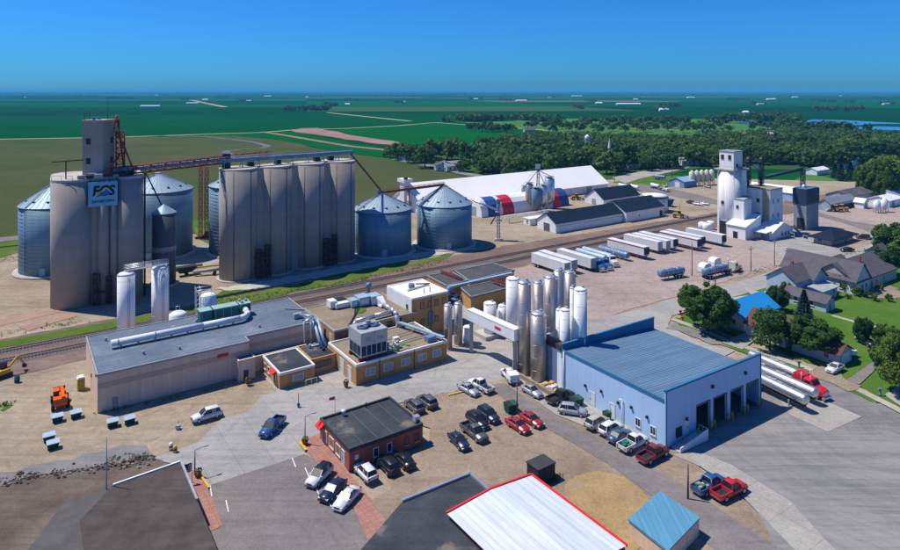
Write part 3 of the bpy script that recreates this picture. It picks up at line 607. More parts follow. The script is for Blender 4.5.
q = G(205, 239); mt = thing('conveyor_tail', 'dark red conveyor boot and motor at the foot of the masts', 'conveyor', (q.x, q.y, 0.3), R(20))
MB().extr([(-3.5,0.2),(3.0,0.2),(3.0,0.7),(1.2,2.6),(0.2,2.6),(-0.8,0.9),(-3.5,0.7)], -0.6, 0.6).obj('housing', mat('dark_red_steel', (0.11,0.03,0.035)), mt)
MB().tube((1.5,-1.3,0.8),(3.2,-1.3,0.8),0.5,10).obj('motor', DARK, mt)
# pipe from the silo row down to bin 4, conveyor on to bin 5
a4 = Vector((b_4[0], b_4[1], b_4[4]+0.4)); a5 = Vector((b_5[0], b_5[1], b_5[4]+0.4)); top = row.matrix_basis @ Vector((37.5, 0, SH+2.2))
MB().tube(top, a4 + Vector((-0.2,0,0.2)), 0.32, 8).obj('grain_spout', RED, None, label='sloping red spout from the silo row down to a steel bin', cat='spout')
cn = thing('bin_conveyor', 'rusty conveyor walkway joining the roof peaks of two steel bins', 'conveyor', (0,0,0))
MB().beam(a4, a5, 0.8, 0.8).obj('trough', mat('rust_steel', (0.17,0.08,0.06), 0.8), cn)
mb = MB(); lattice(mb, a4 + Vector((0,0,0.3)), a5 + Vector((0,0,0.3)), 1.3, 1.0, 12, 0.06, False); mb.obj('walkway_frame', RED, cn)
m4 = a4.lerp(a5, 0.42); MB().tube((m4.x,m4.y+3,0.3),(m4.x,m4.y,m4.z-0.3),0.18,6).obj('support_leg', RED, cn)
MB().cbox(tuple(a4 + Vector((-0.8,0,0.3))), (1.4,1.2,1.2)).obj('drive', BLUES, cn)
# dark hopper bin in front of the blue bin
Yc = 182.0; X = (164-450)/FC*Yc
hb = thing('small_steel_bin', 'narrow dark banded steel bin between the elevator and white tank', 'grain bin', (X, Yc, 0.3))
MB().lathe([(3.15,0),(3.15,20.6)],40).obj('wall', DARKB, hb); MB().lathe([(3.3,20.5),(3.3,20.7),(0.5,22.7),(0.2,23.0)],32,smooth=False).obj('roof', GROOF, hb)
MB().lathe([(3.2,9.8),(3.2,11.2)],40).obj('pale_band', GREYM, hb); MB().lathe([(4.0,0),(4.0,0.5)],40).obj('foundation', PADC, hb)
mb = MB(); [mb.tube((math.cos(R(-20))*3.3+o, math.sin(R(-20))*3.3, 0.5), (math.cos(R(-20))*3.3+o, math.sin(R(-20))*3.3, 20.5), 0.05, 4) for o in (-0.25,0.25)]; mb.obj('ladder', DARK, hb)
# yard machinery between the silos
def small_rig(px, py, rz, label, parts, cat):
    q = G(px, py); t = thing(label_name(cat), label, cat, (q.x, q.y, 0.36), rz)
    for nme, mbb, mm in parts: mbb.obj(nme, mm, t)
    return t
def label_name(cat): return cat.replace(' ', '_')
small_rig(186, 276, R(35), 'dark hopper trailer parked beside the small dark bin', [('hopper', MB().hexa([(-2,-0.8,0.8),(2,-0.8,0.8),(2,0.8,0.8),(-2,0.8,0.8)],[(-3,-1.2,2.6),(3,-1.2,2.6),(3,1.2,2.6),(-3,1.2,2.6)]), DARK), ('wheel', MB().tube((0,-1.2,0.5),(0,-0.9,0.5),0.5,12), TYRE), ('wheel', MB().tube((0,0.9,0.5),(0,1.2,0.5),0.5,12), TYRE)], 'hopper trailer')
small_rig(211, 276, R(15), 'grey grain auger with a yellow beam lying beside the silos', [('tube', MB().tube((-5,0,1.2),(5,0,1.8),0.5,10), GREYM), ('beam', MB().beam((-4,1.2,2.2),(4,1.2,2.6),0.5,0.4), YEL), ('wheel', MB().tube((1,-1,0.5),(1,-0.7,0.5),0.5,12), TYRE), ('wheel', MB().tube((1,0.7,0.5),(1,1,0.5),0.5,12), TYRE)], 'auger')
for i, (px, py) in enumerate(((183,271),(189,268.5))):
    small_rig(px, py, A, ('nearer' if i == 0 else 'farther') + ' stack of dark railway ties by the small dark bin', [('tie', MB().box(-4,-0.6+0.4*k,0.3*j,4,-0.3+0.4*k,0.3*j+0.26), WOODP) for k in range(3) for j in range(2)], 'tie stack')

# ------------------------------------------------------------------ windows and building helpers
FRAME_W = mat('white_trim', (0.70,0.70,0.70), 0.6, 0, 0.05); FRAME_D = mat('dark_trim', (0.06,0.07,0.08), 0.6)
def win(parent, face, s0, s1, z0, z1, at, pane=GLASS, frame=FRAME_W, name='window', sill=True, cols=1):
    """face 'x' is the wall at local x=at facing -x, 'y' the wall at y=at facing -y; 's' runs along the wall"""
    def bx(a, b, c, d, o0, o1):
        return MB().box(at-o1, a, c, at-o0, b, d) if face == 'x' else MB().box(a, at-o1, c, b, at-o0, d)
    w_ = bx(s0, s1, z0, z1, -0.05, 0.03).obj(name, pane, parent)
    mb = MB()
    for a, b, c, d in ((s0-0.09,s0,z0,z1),(s1,s1+0.09,z0,z1),(s0-0.09,s1+0.09,z1,z1+0.09)) + (((s0-0.09,s1+0.09,z0-0.09,z0),) if name == 'window' else ()):
        bm = bx(a, b, c, d, -0.05, 0.08); mb.add(bm.v, bm.f)
    for k in range(1, cols):
        x = s0 + (s1-s0)*k/cols; bm = bx(x-0.03, x+0.03, z0, z1, -0.05, 0.06); mb.add(bm.v, bm.f)
    mb.obj('frame', frame, w_)
    if name == 'window' and sill:
        bx(s0-0.15, s1+0.15, z0-0.20, z0-0.10, -0.05, 0.16).obj('sill', PADC, w_)
    if name == 'door': bx(s1-0.22, s1-0.12, z0+0.95, z0+1.1, 0.03, 0.12).obj('handle', FRAME_D, w_)
    return w_
def flat_block(name, label, u, v, Lu, Lv, h, wallm, roofm, z=0.36, rz=A, par=0.35, cat='building', trim=None, base=None):
    t = thing(name, label, cat, base if base is not None else W(u, v, z), rz)
    MB().box(0, 0, 0, Lu, Lv, h-0.3).obj('wall', wallm, t)
    r = MB().box(0.25, 0.25, h-0.3, Lu-0.25, Lv-0.25, h-0.02).obj('roof', roofm, t)
    mb = MB(); mb.box(-0.06,-0.06,h-0.3,Lu+0.06,0.26,h+par); mb.box(-0.06,Lv-0.26,h-0.3,Lu+0.06,Lv+0.06,h+par); mb.box(-0.06,0.26,h-0.3,0.26,Lv-0.26,h+par); mb.box(Lu-0.26,0.26,h-0.3,Lu+0.06,Lv-0.26,h+par)
    mb.obj('parapet', trim or wallm, t)
    return t
ROOFB = groundmat('blue_grey_membrane', [(0.25,(0.10,0.135,0.185)),(0.55,(0.145,0.185,0.245)),(0.8,(0.22,0.26,0.31))], 0.12, 0.5, 0.4, 0, 1.0, blot=((0.30,0.31,0.32), 0.22, 0.68))
ROOFD = groundmat('dark_membrane', [(0.25,(0.035,0.042,0.052)),(0.75,(0.075,0.085,0.10))], 0.15, 0.5, 0.4, 90, 1.0, blot=((0.17,0.145,0.13), 0.16, 0.60))
ROOFG = groundmat('roof_gravel', [(0.25,(0.20,0.16,0.115)),(0.75,(0.31,0.255,0.19))], 0.15, 0.6, 0.2, 0, 1.8, blot=((0.13,0.11,0.09), 0.25, 0.62))
ROOFK = groundmat('black_roof', [(0.25,(0.055,0.060,0.072)),(0.75,(0.105,0.11,0.125))], 0.15, 0.5, 0.5, 90, 1.0)
ROOFW = mat('white_membrane', (0.72,0.70,0.66), 0.8, 0, 0.1, 0.3)
YBR = brick('yellow_brick', (0.58,0.30,0.08), (0.49,0.245,0.06), (0.44,0.29,0.14))
RBR = brick('red_brick', (0.46,0.075,0.035), (0.34,0.052,0.028), (0.38,0.2,0.13))
BEIGE = mat('beige_cladding', (0.72,0.53,0.405), 0.75, 0, 0.07, 0.2, 0.25, ((0.9,0.9,0.001), 0.12))
BAND = mat('brown_band', (0.50,0.35,0.26), 0.75, 0, 0.1, 0.3)
LOGO = mat('logo_red', (0.62,0.03,0.03), 0.5, 0, 0.05)

# grey shed on the left
g0u, g0v = 11.9, 124.4
shed = thing('grey_shed', 'long low beige shed with blue-grey flat roof and red logo', 'warehouse', W(g0u, g0v, 0.36), A)
gh = 6.5
MB().prism([(0,0),(26,0),(26,2.7),(41.5,2.7),(41.5,20.5),(0,20.5)], 0, gh-0.15).obj('wall', BEIGE, shed)
gr = MB().prism([(0.2,0.2),(25.8,0.2),(25.8,2.9),(41.3,2.9),(41.3,20.3),(0.2,20.3)], gh-0.15, gh+0.08).obj('roof', ROOFB, shed)
mb = MB()
for a, b in (((0,0),(26,0)),((26,0),(26,2.7)),((26,2.7),(41.5,2.7)),((41.5,2.7),(41.5,20.5)),((41.5,20.5),(0,20.5)),((0,20.5),(0,0))):
    mb.beam((a[0],a[1],gh+0.0),(b[0],b[1],gh+0.0),0.24,0.42)
mb.obj('roof_edge', mat('grey_flashing', (0.33,0.33,0.34), 0.5), shed)
for a, b in (((0.05,-0.02),(25.95,-0.02)),((26.0,2.68),(41.4,2.68))):
    x0, x1, y = a[0], b[0], a[1]; MB().box(x0, y-0.03, 4.1, x1, y+0.04, 5.0).obj('stripe', BAND, shed)
lg = MB().box(20.0,-0.09,4.75,22.0,-0.03,5.35).obj('logo', LOGO, shed)
win(shed,'y',24.6,25.6,0,2.2,0,FRAME_D,FRAME_W,'door'); win(shed,'y',2.2,3.2,0,2.2,0,mat('beige_door',(0.33,0.29,0.26)),FRAME_W,'door')
MB().box(-0.14,9.6,2.6,0.02,10.1,3.2).obj('wall_vent', DARK, shed); MB().box(-0.14,2.0,5.5,0.02,2.4,5.9).obj('wall_lamp', DARK, shed)
# long white duct and green air handler on the roof
du = thing('white_duct', 'long white pipe duct lying across the grey shed roof', 'duct', W(g0u, g0v, 0.36+gh+0.08), A)
pts = [(3.3,11.2,1.0),(20,11.0,1.0),(27.4,10.9,1.0),(28.9,11.5,1.0),(29.6,12.8,1.1),(29.5,14.8,1.5)]
MB().path(pts, 0.62, 14).obj('pipe', WHT, du)
mb = MB(); [mb.box(x-0.1,10.5,0.0,x+0.1,11.6,0.45) for x in range(5,29,3)]; mb.obj('pipe_supports', GREYM, du, kind='stuff')
for x in (4.5,11,17.5,24): MB().lathe([(0.66,-0.1),(0.70,-0.05),(0.70,0.05),(0.66,0.1)],14).obj('flange', GREYM, du, loc=(x,11.1,1.0)).rotation_euler=(0,R(90),0)
gu = thing('air_handler', 'long dark green air handling unit on the grey shed roof', 'air handler', W(g0u, g0v, 0.36+gh+0.08), A)
GRN = mat('dark_green_casing', (0.025,0.13,0.13), 0.5, 0, 0.15, 0.5); GRNT = mat('pale_green_top', (0.25,0.42,0.42), 0.5, 0, 0.1)
for x0, x1 in ((20.3,22.6),(23.1,28.1),(28.6,30.8)):
    c_ = MB().box(x0,14.6,0.2,x1,17.0,2.5).obj('casing', GRN, gu); MB().box(x0-0.1,14.5,2.5,x1+0.1,17.1,2.68).obj('lid', GRNT, c_)
    for k in range(int((x1-x0)/1.6)): MB().box(x0+0.3+k*1.6,14.56,0.5,x0+0.38+k*1.6,14.6,2.4).obj('seam', GRNT, c_)
MB().box(22.5,14.9,0.2,23.2,17.1,2.3).obj('gap_filler', DARK, gu)
for x, y in ((29.1,15.3),(30.2,16.2),(29.0,16.7)): MB().cyl((x,y,2.6),0.3,0,0.6,8).obj('roof_fan', GREYM, gu)
vt = thing('roof_tank', 'white round tank with ladder frame behind the green air handler', 'tank', W(g0u+24.0, g0v+23.6, 0.36), A)
MB().lathe([(1.75,0),(1.75,9.6),(1.2,9.95),(0,10.05)],28).obj('shell', WTANK, vt)
mb = MB(); [mb.tube((-2.6+i*0.9,-0.5+j,0),(-2.6+i*0.9,-0.5+j,12.0),0.07,4) for i in range(2) for j in range(2)]; [mb.tube((-2.6,-0.5,z),(-1.7,0.5,z),0.05,4) for z in range(3,12)]
mb.tube((-2.6,-0.5,11.9),(0.6,-0.5,11.9),0.06,4); mb.tube((-2.6,-0.5,11.2),(0.6,-0.5,11.2),0.06,4); mb.tube((0.6,-0.5,10),(0.6,-0.5,11.9),0.06,4); mb.obj('ladder_frame', ALU, vt)
ct = thing('dome_tank', 'low white dome tank behind the grey shed roof', 'tank', W(g0u+17.6, g0v+23.2, 0.36), A)
MB().lathe([(1.8,0),(1.8,6.9),(1.2,7.3),(0,7.5)],24).obj('shell', WTANK, ct)
mb = MB(); [mb.tube((x,0,7.2),(x,0,8.6),0.05,4) for x in (-0.4,0.4)]; mb.tube((-0.4,0,8.5),(0.4,0,8.5),0.05,4); mb.obj('hatch_rail', ALU, ct)
for (x, y) in ((8,5),(14,3.5),(3,16),(30,6.0),(38,8),(20,16.5)):
    MB().cyl((0,0,0),0.22,0,0.7,8).obj('vent_pipe', GREYM, None, label='small grey vent pipe on the grey shed roof', cat='vent', group='grey shed roof vents', loc=W(g0u+x, g0v+y, 0.36+gh+0.05))
MB().beam((0,0,0.15),(3.4,-3.2,0.15),0.25,0.2).obj('roof_cable_tray', GREYM, None, label='thin pale conduit running across the grey shed roof', cat='conduit', loc=W(g0u+38.2, g0v+13.5, 0.36+gh+0.1), rz=A)
# two tall white tanks behind the shed with a railed walkway
def vtank(label, px0, px1, top_y, base_y=None, Yc=None, m=WTANK, name='storage_tank', dome=0.35, group=None, rail=False, z0=0.36, cat='tank'):
    hw = (px1-px0)/2/FC/math.sqrt(1+(((px0+px1)/2-450)/FC)**2)
    if Yc is None: Yc = FC*HC/(base_y-Y0)/(1-hw)
    rad = hw*Yc; X = ((px0+px1)/2-450)/FC*Yc; ht = zat(top_y, Yc) - z0
    t = thing(name, label, cat, (X, Yc, z0), 0, group)
    MB().lathe([(rad,0),(rad,ht-dome)],32).obj('shell', m, t)
    MB().lathe([(rad+0.03,ht-dome),(rad*0.8,ht-dome*0.45),(rad*0.3,ht-0.03),(0,ht)],32).obj('dome', m if m is not STEEL else ALU, t)
    MB().lathe([(rad+0.15,0),(rad+0.15,0.25)],32).obj('base_ring', PADC, t)
    MB().cyl((rad*0.35,0.1,ht-0.1),0.28,0,0.35,10).obj('hatch', GREYM, t)
    mb = MB()
    for o in (-0.2,0.2): mb.tube((rad*0.72+o*0.7,-rad*0.72-0.08+o*0.7,0.4),(rad*0.72+o*0.7,-rad*0.72-0.08+o*0.7,ht-0.3),0.035,4)
    for k in range(int(ht/0.8)): mb.tube((rad*0.72-0.14,-rad*0.72-0.22,0.6+k*0.8),(rad*0.72+0.14,-rad*0.72+0.06,0.6+k*0.8),0.025,4)
    mb.obj('ladder', ALU if m is STEEL else GREYM, t)
    mb = MB(); z = 2.4
    while z < ht-1: mb.lathe([(rad+0.003,z-0.03),(rad+0.014,z),(rad+0.003,z+0.03)],32); z += 2.4
    mb.obj('weld_bands', m, t, kind='stuff')
    return (X, Yc, rad, ht+z0)
ta = vtank('tall white tank behind the grey shed, left of the pair', 117, 135.3, 271.5, Yc=138, dome=0.6)
tb = vtank('tall white tank behind the grey shed, right of the pair', 151.5, 169, 265, Yc=144, dome=0.6)
wk = thing('tank_walkway', 'white railed walkway bridging the tops of the two white tanks', 'walkway', (0,0,0))
p0 = Vector((ta[0]-0.3,ta[1],ta[3]+0.15)); p1 = Vector((tb[0]+1.4,tb[1]+0.6,tb[3]+0.15))
MB().beam(p0,p1,1.0,0.12).obj('deck', ALU, wk)
mb = MB(); sd_ = (p1-p0).cross(Vector((0,0,1))).normalized()*0.5
for sg_ in (-1,1):
    for zz in (0.55,1.1): mb.tube(p0+sd_*sg_+Vector((0,0,zz)), p1+sd_*sg_+Vector((0,0,zz)), 0.05, 4)
    for k in range(11): q = p0.lerp(p1,k/10)+sd_*sg_; mb.tube(q, q+Vector((0,0,1.1)), 0.045, 4)
mb.obj('railing', ALU, wk)

# small lean-tos and yellow brick plant
lean = flat_block('lean_to', 'narrow low lean-to with grey roof along the shed front', g0u+26.2, g0v+0.6, 12.0, 2.0, 3.0, BEIGE, ROOFB, par=0.05)
an = flat_block('entry_hut', 'small square beige hut at the front of the grey shed', *UV(238.5,384.2), 3.2, 2.6, 4.0, BEIGE, ROOFB, par=0.1); win(an,'y',0.9,1.9,0,2.1,0,FRAME_D,FRAME_W,'door')
y1u, y1v = UV(279.6, 391.6)
y1 = flat_block('brick_office', 'small yellow brick office with dark flat roof and red awning', y1u, y1v, 6.9, 9.6, 2.9, YBR, ROOFD, par=0.12, trim=FRAME_W)
win(y1,'y',2.6,4.6,1.0,1.9,0,mat('glass_block',(0.30,0.33,0.36),0.5),FRAME_W); win(y1,'x',2.2,3.2,0,2.1,0,FRAME_D,FRAME_W,'door'); win(y1,'x',5.5,6.4,1.0,2.0,0); win(y1,'x',7.6,8.5,1.0,2.0,0)
MB().hexa([(-1.0,1.6,2.35),(0,1.6,2.35),(0,3.6,2.35),(-1.0,3.6,2.35)],[(-1.0,1.6,2.45),(0,1.6,2.9),(0,3.6,2.9),(-1.0,3.6,2.45)]).obj('awning', LOGO, y1)
y1b = flat_block('brick_annex', 'low yellow brick annex with stained dark roof beside the brick office', y1u+7.15, y1v+2.4, 5.4, 8.6, 2.9, YBR, ROOFD, par=0.12)
win(y1b,'y',1.0,4.2,1.1,2.2,0,glassmat('dim_glass',(0.05,0.05,0.06)),FRAME_D,cols=4)
MB().cyl((3.9,3.0,2.9),0.35,0,0.6,10).obj('roof_vent', DARK, y1b); MB().cyl((2.0,5.5,2.9),0.25,0,0.9,10).obj('roof_vent', GREYM, y1b)
mb = MB(); mb.tube((0,-1.5,1.0),(2.2,-1.5,1.0),0.05,5); [mb.tube((x,-1.5,0),(x,-1.5,1.0),0.05,5) for x in (0,1.1,2.2)]
mb.obj('hand_rail', FRAME_W, None, label='white pipe railing in front of the brick office', cat='railing', loc=W(y1u+4.6, y1v+0.2, 0.4), rz=A)
y2u, y2v = UV(356.2, 387.8)
y2 = flat_block('brick_plant_building', 'yellow brick plant building with white parapet and row of windows', y2u, y2v, 20.6, 12.8, 3.8, YBR, ROOFG, par=0.2, trim=FRAME_W)
for s in (2.0, 5.9, 9.8, 13.7, 17.2): win(y2,'y',s,s+1.9,1.35,2.6,0,mat('glass_block'  ,(0.3,0.33,0.36)),FRAME_W,cols=2)
win(y2,'x',2.1,3.6,0,2.6,0,mat('pale_door',(0.55,0.58,0.62)),FRAME_W,'door'); win(y2,'x',5.4,7.2,0,2.9,0,mat('pale_door',(0.55,0.58,0.62)),FRAME_W,'door')
for x in (4.9, 12.7): MB().box(x,-0.12,0,x+0.12,0,3.9).obj('downpipe', FRAME_D, y2)
y3u, y3v = UV(334.1, 331.4, 6.0)
y3 = flat_block('gravel_roof_building', 'yellow brick plant block with brown gravel roof and air ducts', y3u, y3v, 20.0, 16.5, 5.7, YBR, ROOFG, par=0.1, trim=mat('grey_flashing',(0.33,0.33,0.34)))
win(y3,'x',4.2,5.0,3.0,4.8,0,GLASS,FRAME_D); win(y3,'x',1.2,2.2,2.4,4.6,0,mat('pale_door',(0.55,0.58,0.62)),FRAME_W,'door')
win(y3,'y',12.6,13.6,3.6,5.0,0,GLASS,FRAME_D); win(y3,'y',15.0,16.0,3.2,5.2,0,FRAME_D,FRAME_D,'door')
MB().box(0.15,-0.05,2.6,8.6,-0.02,5.6).obj('brown_panel', mat('brown_cladding',(0.16,0.10,0.07),0.8,0,0.15,0.3,0.3,((2.5,2.5,0.001),0.25)), y3)
y4u, y4v = UV(412.0, 299.3, 9.0)
y4 = flat_block('brick_tower_block', 'two storey yellow brick block with white roof and white side wall', y4u, y4v, 9.8, 11.5, 8.7, YBR, ROOFW, par=0.12, trim=WHT)
MB().box(-0.12,-0.02,5.3,-0.07,11.5,8.6).obj('white_cladding', WTANK, y4)
for s in (2.3, 4.3, 6.2, 8.2): win(y4,'y',s,s+0.8,6.0,7.4,0,mat('tan_blind',(0.30,0.22,0.12)),FRAME_D)
for s in (2.4, 6.2): win(y4,'y',s,s+0.8,2.4,3.6,0,mat('tan_blind',(0.30,0.22,0.12)),FRAME_D)
win(y4,'y',4.4,5.5,2.0,5.0,0,mat('blue_door',(0.10,0.22,0.40)),FRAME_D,'door'); win(y4,'x',1.6,2.2,6.0,6.9,-0.12,GLASS,FRAME_D)
MB().box(5.0,-0.1,0,5.12,0,8.6).obj('downpipe', FRAME_D, y4)
for (x, y) in ((4.5,2.0),(6.2,2.2)): MB().cyl((x,y,8.7),0.12,0,1.1,8).obj('vent_pipe', GREYM, y4)
MB().cyl((4.2,7.2,8.7),0.75,0,0.9,16).obj('roof_fan', BLUES, y4); MB().beam((5.6,7.6,9.2),(8.6,6.0,9.2),0.25,0.25).obj('red_pipe', RED, y4); MB().beam((2.0,5.4,8.95),(8.6,6.6,8.95),0.5,0.12).obj('roof_seam', GREYM, y4)
# cooling tower on the front roof
ctu = thing('cooling_tower', 'big grey steel cooling tower with fans on red beams on the plant roof', 'cooling tower', W(y2u+1.4, y2v+0.8, 0.36+3.85), A)
for y in (0.3, 4.4): MB().box(-0.2,y,0,5.9,y+0.5,0.7).obj('support_beam', RED, ctu)
lc = MB().box(0,0,0.7,5.6,5.2,3.0).obj('louvre_casing', LBLUE, ctu)
for k in range(5): MB().box(0.2+k*1.08,-0.06,1.0,1.05+k*1.08,0.02,2.75).obj('louvre_panel', DARK, lc)
for k in range(3): MB().box(-0.06,0.3+k*1.6,1.0,0.02,1.6+k*1.6,2.75).obj('louvre_panel', DARK, lc)
uc = MB().box(-0.08,-0.08,3.0,5.68,5.28,5.4).obj('upper_casing', mat('pale_galvanised',(0.42,0.45,0.47),0.5,0.3,0.12,0.6), ctu)
MB().box(2.76,-0.12,3.0,2.86,-0.07,5.4).obj('seam', GREYM, uc); MB().box(0.9,-0.12,3.6,2.2,-0.07,4.4).obj('access_hatch', GREYM, uc); MB().box(3.4,-0.12,3.6,4.7,-0.07,4.2).obj('access_hatch', GREYM, uc)
for x in (1.6, 4.0):
    fn = MB().lathe([(1.15,0),(1.1,0.5),(1.0,0.5),(1.0,0.1)],20,(x,2.6,5.4)).obj('fan_ring', BLUES, ctu)
    for k in range(4): MB().hexa([(-0.12,0.1,0),(0.12,0.1,0.06),(0.16,0.95,0.06),(-0.16,0.95,0)],[(-0.12,0.1,0.03),(0.12,0.1,0.09),(0.16,0.95,0.09),(-0.16,0.95,0.03)]).obj('fan_blade', DARK, fn, loc=(x,2.6,5.7), rz=R(90*k+20))
MB().box(0.4,2.3,5.9,5.2,2.9,6.1).obj('motor_rail', GREYM, ctu); MB().cbox((2.8,2.6,6.3),(0.8,0.7,0.6)).obj('motor', GREYM, ctu)
# roof pipework and small units
pw = thing('roof_pipework', 'tangle of pipes, valves and a green hose on the plant roof', 'pipework', W(y2u, y2v, 0.36+3.82), A)
mb = MB(); mb.path([(7.6,1.5,0.5),(9.5,1.8,0.5),(9.5,5,0.5),(7.2,6,0.5)],0.16,8); mb.path([(7.4,2.4,0.9),(10.2,2.4,0.9),(10.2,4.5,0.9)],0.14,8); mb.path([(10,4.2,0.4),(19.8,4.5,0.4)],0.14,8); mb.path([(7,7.5,0.4),(20,8.0,0.4)],0.12,8)
mb.obj('pipe', ALU, pw)
for x, y in ((8.4,3.2),(9.8,1.4),(10.6,3.0),(8.0,5.2)): MB().lathe([(0.3,0),(0.3,1.0),(0.45,1.05),(0.45,1.3),(0.1,1.4)],10,(x,y,0)).obj('valve', GREYM, pw)
MB().path([(7.4,0.9,0.15),(8.4,1.3,0.3),(9.6,1.0,0.6),(11.4,1.8,0.8),(12.6,1.4,0.3)],0.12,6).obj('hose', mat('green_hose',(0.03,0.30,0.12)), pw)
for x, y, s, m_ in ((17.8,2.0,1.5,BLUES),(12.2,6.4,0.9,ROOFW),(9.0,8.4,0.9,WHT)): MB().cbox((x,y,s*0.35),(s*1.3,s,s*0.7)).obj('roof_unit', m_, pw)
fw = thing('flat_duct', 'flat pale blue duct running back across the plant roof', 'duct', W(y2u, y2v, 0.36+3.9), A)
MB().beam((20.0,0.3,0.7),(16.2,12.6,1.0),0.8,0.35).obj('duct', LBLUE, fw)
ah = thing('rooftop_air_unit', 'pale blue rooftop air unit with ducts on the gravel roof', 'air handler', W(y3u, y3v, 0.36+5.75), A)
for i, (x0, x1, y0, y1_, h) in enumerate(((9.0,10.6,10.2,12.6,1.7),(10.7,13.4,9.8,12.8,2.1),(13.5,16.0,9.0,12.0,2.1))):
    c_ = MB().box(x0,y0,0.2,x1,y1_,h).obj('casing', LBLUE, ah); MB().box(x0+0.3,y0-0.05,0.6,x1-0.4,y0,h-0.4).obj('access_panel', WHT, c_)
MB().box(5.6,11.4,0.2,8.9,13.0,1.2).obj('intake_duct', WHT, ah); MB().box(4.6,12.2,0.2,6.2,14.4,1.8).obj('intake_hood', WHT, ah)
MB().hexa([(14.5,6.6,0.2),(16.2,6.6,0.2),(16.2,9.0,0.2),(14.5,9.0,0.2)],[(14.9,6.6,1.0),(15.8,6.6,1.0),(16.2,9.0,2.0),(14.5,9.0,2.0)]).obj('transition', WHT, ah)
MB().path([(15.3,6.8,0.7),(15.0,3.0,0.8),(14.8,0.9,0.9),(14.6,-0.6,0.6),(14.6,-0.7,-2.0)],0.5,12).obj('duct', ALU, ah)
MB().path([(14.9,1.6,0.7),(10,1.2,0.7),(5.2,0.6,0.7),(4.4,-0.5,0.5),(4.4,-0.6,-2.2)],0.45,12).obj('duct', ALU, ah)
MB().box(6.4,13.2,0.1,9.0,15.4,1.4).obj('dark_unit', DARK, ah)
for k, (a, b) in enumerate((((3.6,0.6,0.1),(10.2,9.2,0.1)),((7.2,5.2,0.12),(9.6,9.8,0.12)))): MB().beam(a,b,0.3,0.2).obj('dark_conduit', DARK, ah)
MB().add([(x,y,0.02+0.05*random.random()) for x,y in ((8.5,6.6),(9.6,6.2),(11.2,7.4),(11.5,9.0),(10.2,9.6),(9.0,8.4))],[(0,1,2,3,4,5)]).obj('moss_patch', LAWN, ah)
# pipes between shed and plant
pp = thing('pipe_bridge', 'silver and blue pipes stepping from the shed roof down to the annex', 'pipework', W(g0u, g0v, 0.36), A)
MB().path([(38.5,5.5,7.6),(40.2,2.2,8.0),(37.8,1.4,7.4),(37.8,1.2,2.4),(36.0,0.2,2.2)],0.22,8).obj('pipe', ALU, pp); MB().path([(39.2,1.2,7.2),(39.2,1.0,2.3),(36.6,-1.2,2.1),(40.8,-0.8,2.4)],0.22,8).obj('pipe', ALU, pp)
for o in (0, 0.9): MB().tube((40.3+o,2.5,7.0),(39.9+o,-2.6,3.1),0.34,10).obj('blue_pipe', LBLUE, pp)
MB().cbox((38.4,6.6,7.2),(1.8,1.0,1.0)).obj('roof_unit', GREYM, pp); MB().cbox((39.8,-0.6,2.6),(3.0,1.4,1.2)).obj('valve_rack', GREYM, pp)
st = G(378,284,0); MB().lathe([(0.42,0),(0.42,7.0),(0.7,7.1),(0.7,7.9),(0.1,8.2)],14).obj('exhaust_stack', BLUES, None, label='short blue exhaust stack with round cap behind the air unit', cat='stack', loc=(W(y3u+17.5,y3v+18.5,0.36)))
# dark roofed sheds by the track
def shed_px(name, label, corners, h, wallm, roofm):
    P = [G(px,py,h) for px,py in corners]; c0 = P[0]
    t = thing(name, label, 'shed', (c0.x,c0.y,0.36)); loc = [(q.x-c0.x,q.y-c0.y) for q in P]
    MB().prism(loc,0,h-0.66).obj('wall',wallm,t); cx = sum(q[0] for q in loc)/4; cy = sum(q[1] for q in loc)/4
    MB().prism([(q[0]+(q[0]-cx)*0.03,q[1]+(q[1]-cy)*0.03) for q in loc],h-0.66,h-0.36).obj('roof',roofm,t)
    mb = MB(); [mb.beam((loc[i][0]*0.999,loc[i][1],h-0.34),(loc[(i+1)%4][0],loc[(i+1)%4][1],h-0.34),0.25,0.3) for i in range(4)]; mb.obj('roof_edge', GREYM, t)
    return t
s1 = shed_px('track_shed','low shed with black flat roof nearest the railway track', [(470,281),(514,270.2),(493,263.2),(455,271)], 4.2, YBR, ROOFK)
s2 = shed_px('track_shed','low shed with black flat roof beside the tall white tank', [(471,297),(507,288),(495,280.8),(461,288)], 4.2, YBR, ROOFK)
s3 = shed_px('track_shed','low dark roof section behind the white roofed brick block', [(447,286),(467,280.6),(452,272),(427,275.5)], 4.6, YBR, ROOFK)
gl = thing('roof_gutter_duct', 'long pale blue duct running between the black shed roofs', 'duct', (0,0,0)); MB().beam(G(449,287,4.8),G(512,273,4.8),0.9,0.5).obj('duct', LBLUE, gl)
for (a, b, l) in (((441,271),(462,279),'red steel truss lying across the left black roof'),((491,279),(506,284.5),'red steel truss at the edge of the right black roof')):
    mb = MB(); lattice(mb, G(*a,5.2), G(*b,5.2), 0.55, 0.5, 10, 0.07); o_ = mb.obj('roof_truss', RED, None, label=l, cat='truss', group='red roof trusses')
sk = thing('pump_skid','dark pump skid with pipes beside the white roofed block','machinery',G(457,306),A); MB().box(-1.5,-1,0,2.5,1.5,0.4).obj('frame',DARK,sk); MB().box(-1.2,-0.6,0.4,0.4,1.0,2.0).obj('motor',BLUES,sk); MB().tube((0.6,0,0.8),(2.4,0.4,0.8),0.5,10).obj('pump',GREYM,sk); MB().path([(1.4,0.2,1.2),(1.4,0.2,2.6),(4.2,-2.0,2.6)],0.2,8).obj('pipe',ALU,sk)
ms = thing('steel_platform','dark steel platform with tanks beside the white roofed block','platform',W(y4u+10.6,y4v+2.0,0.36),A)
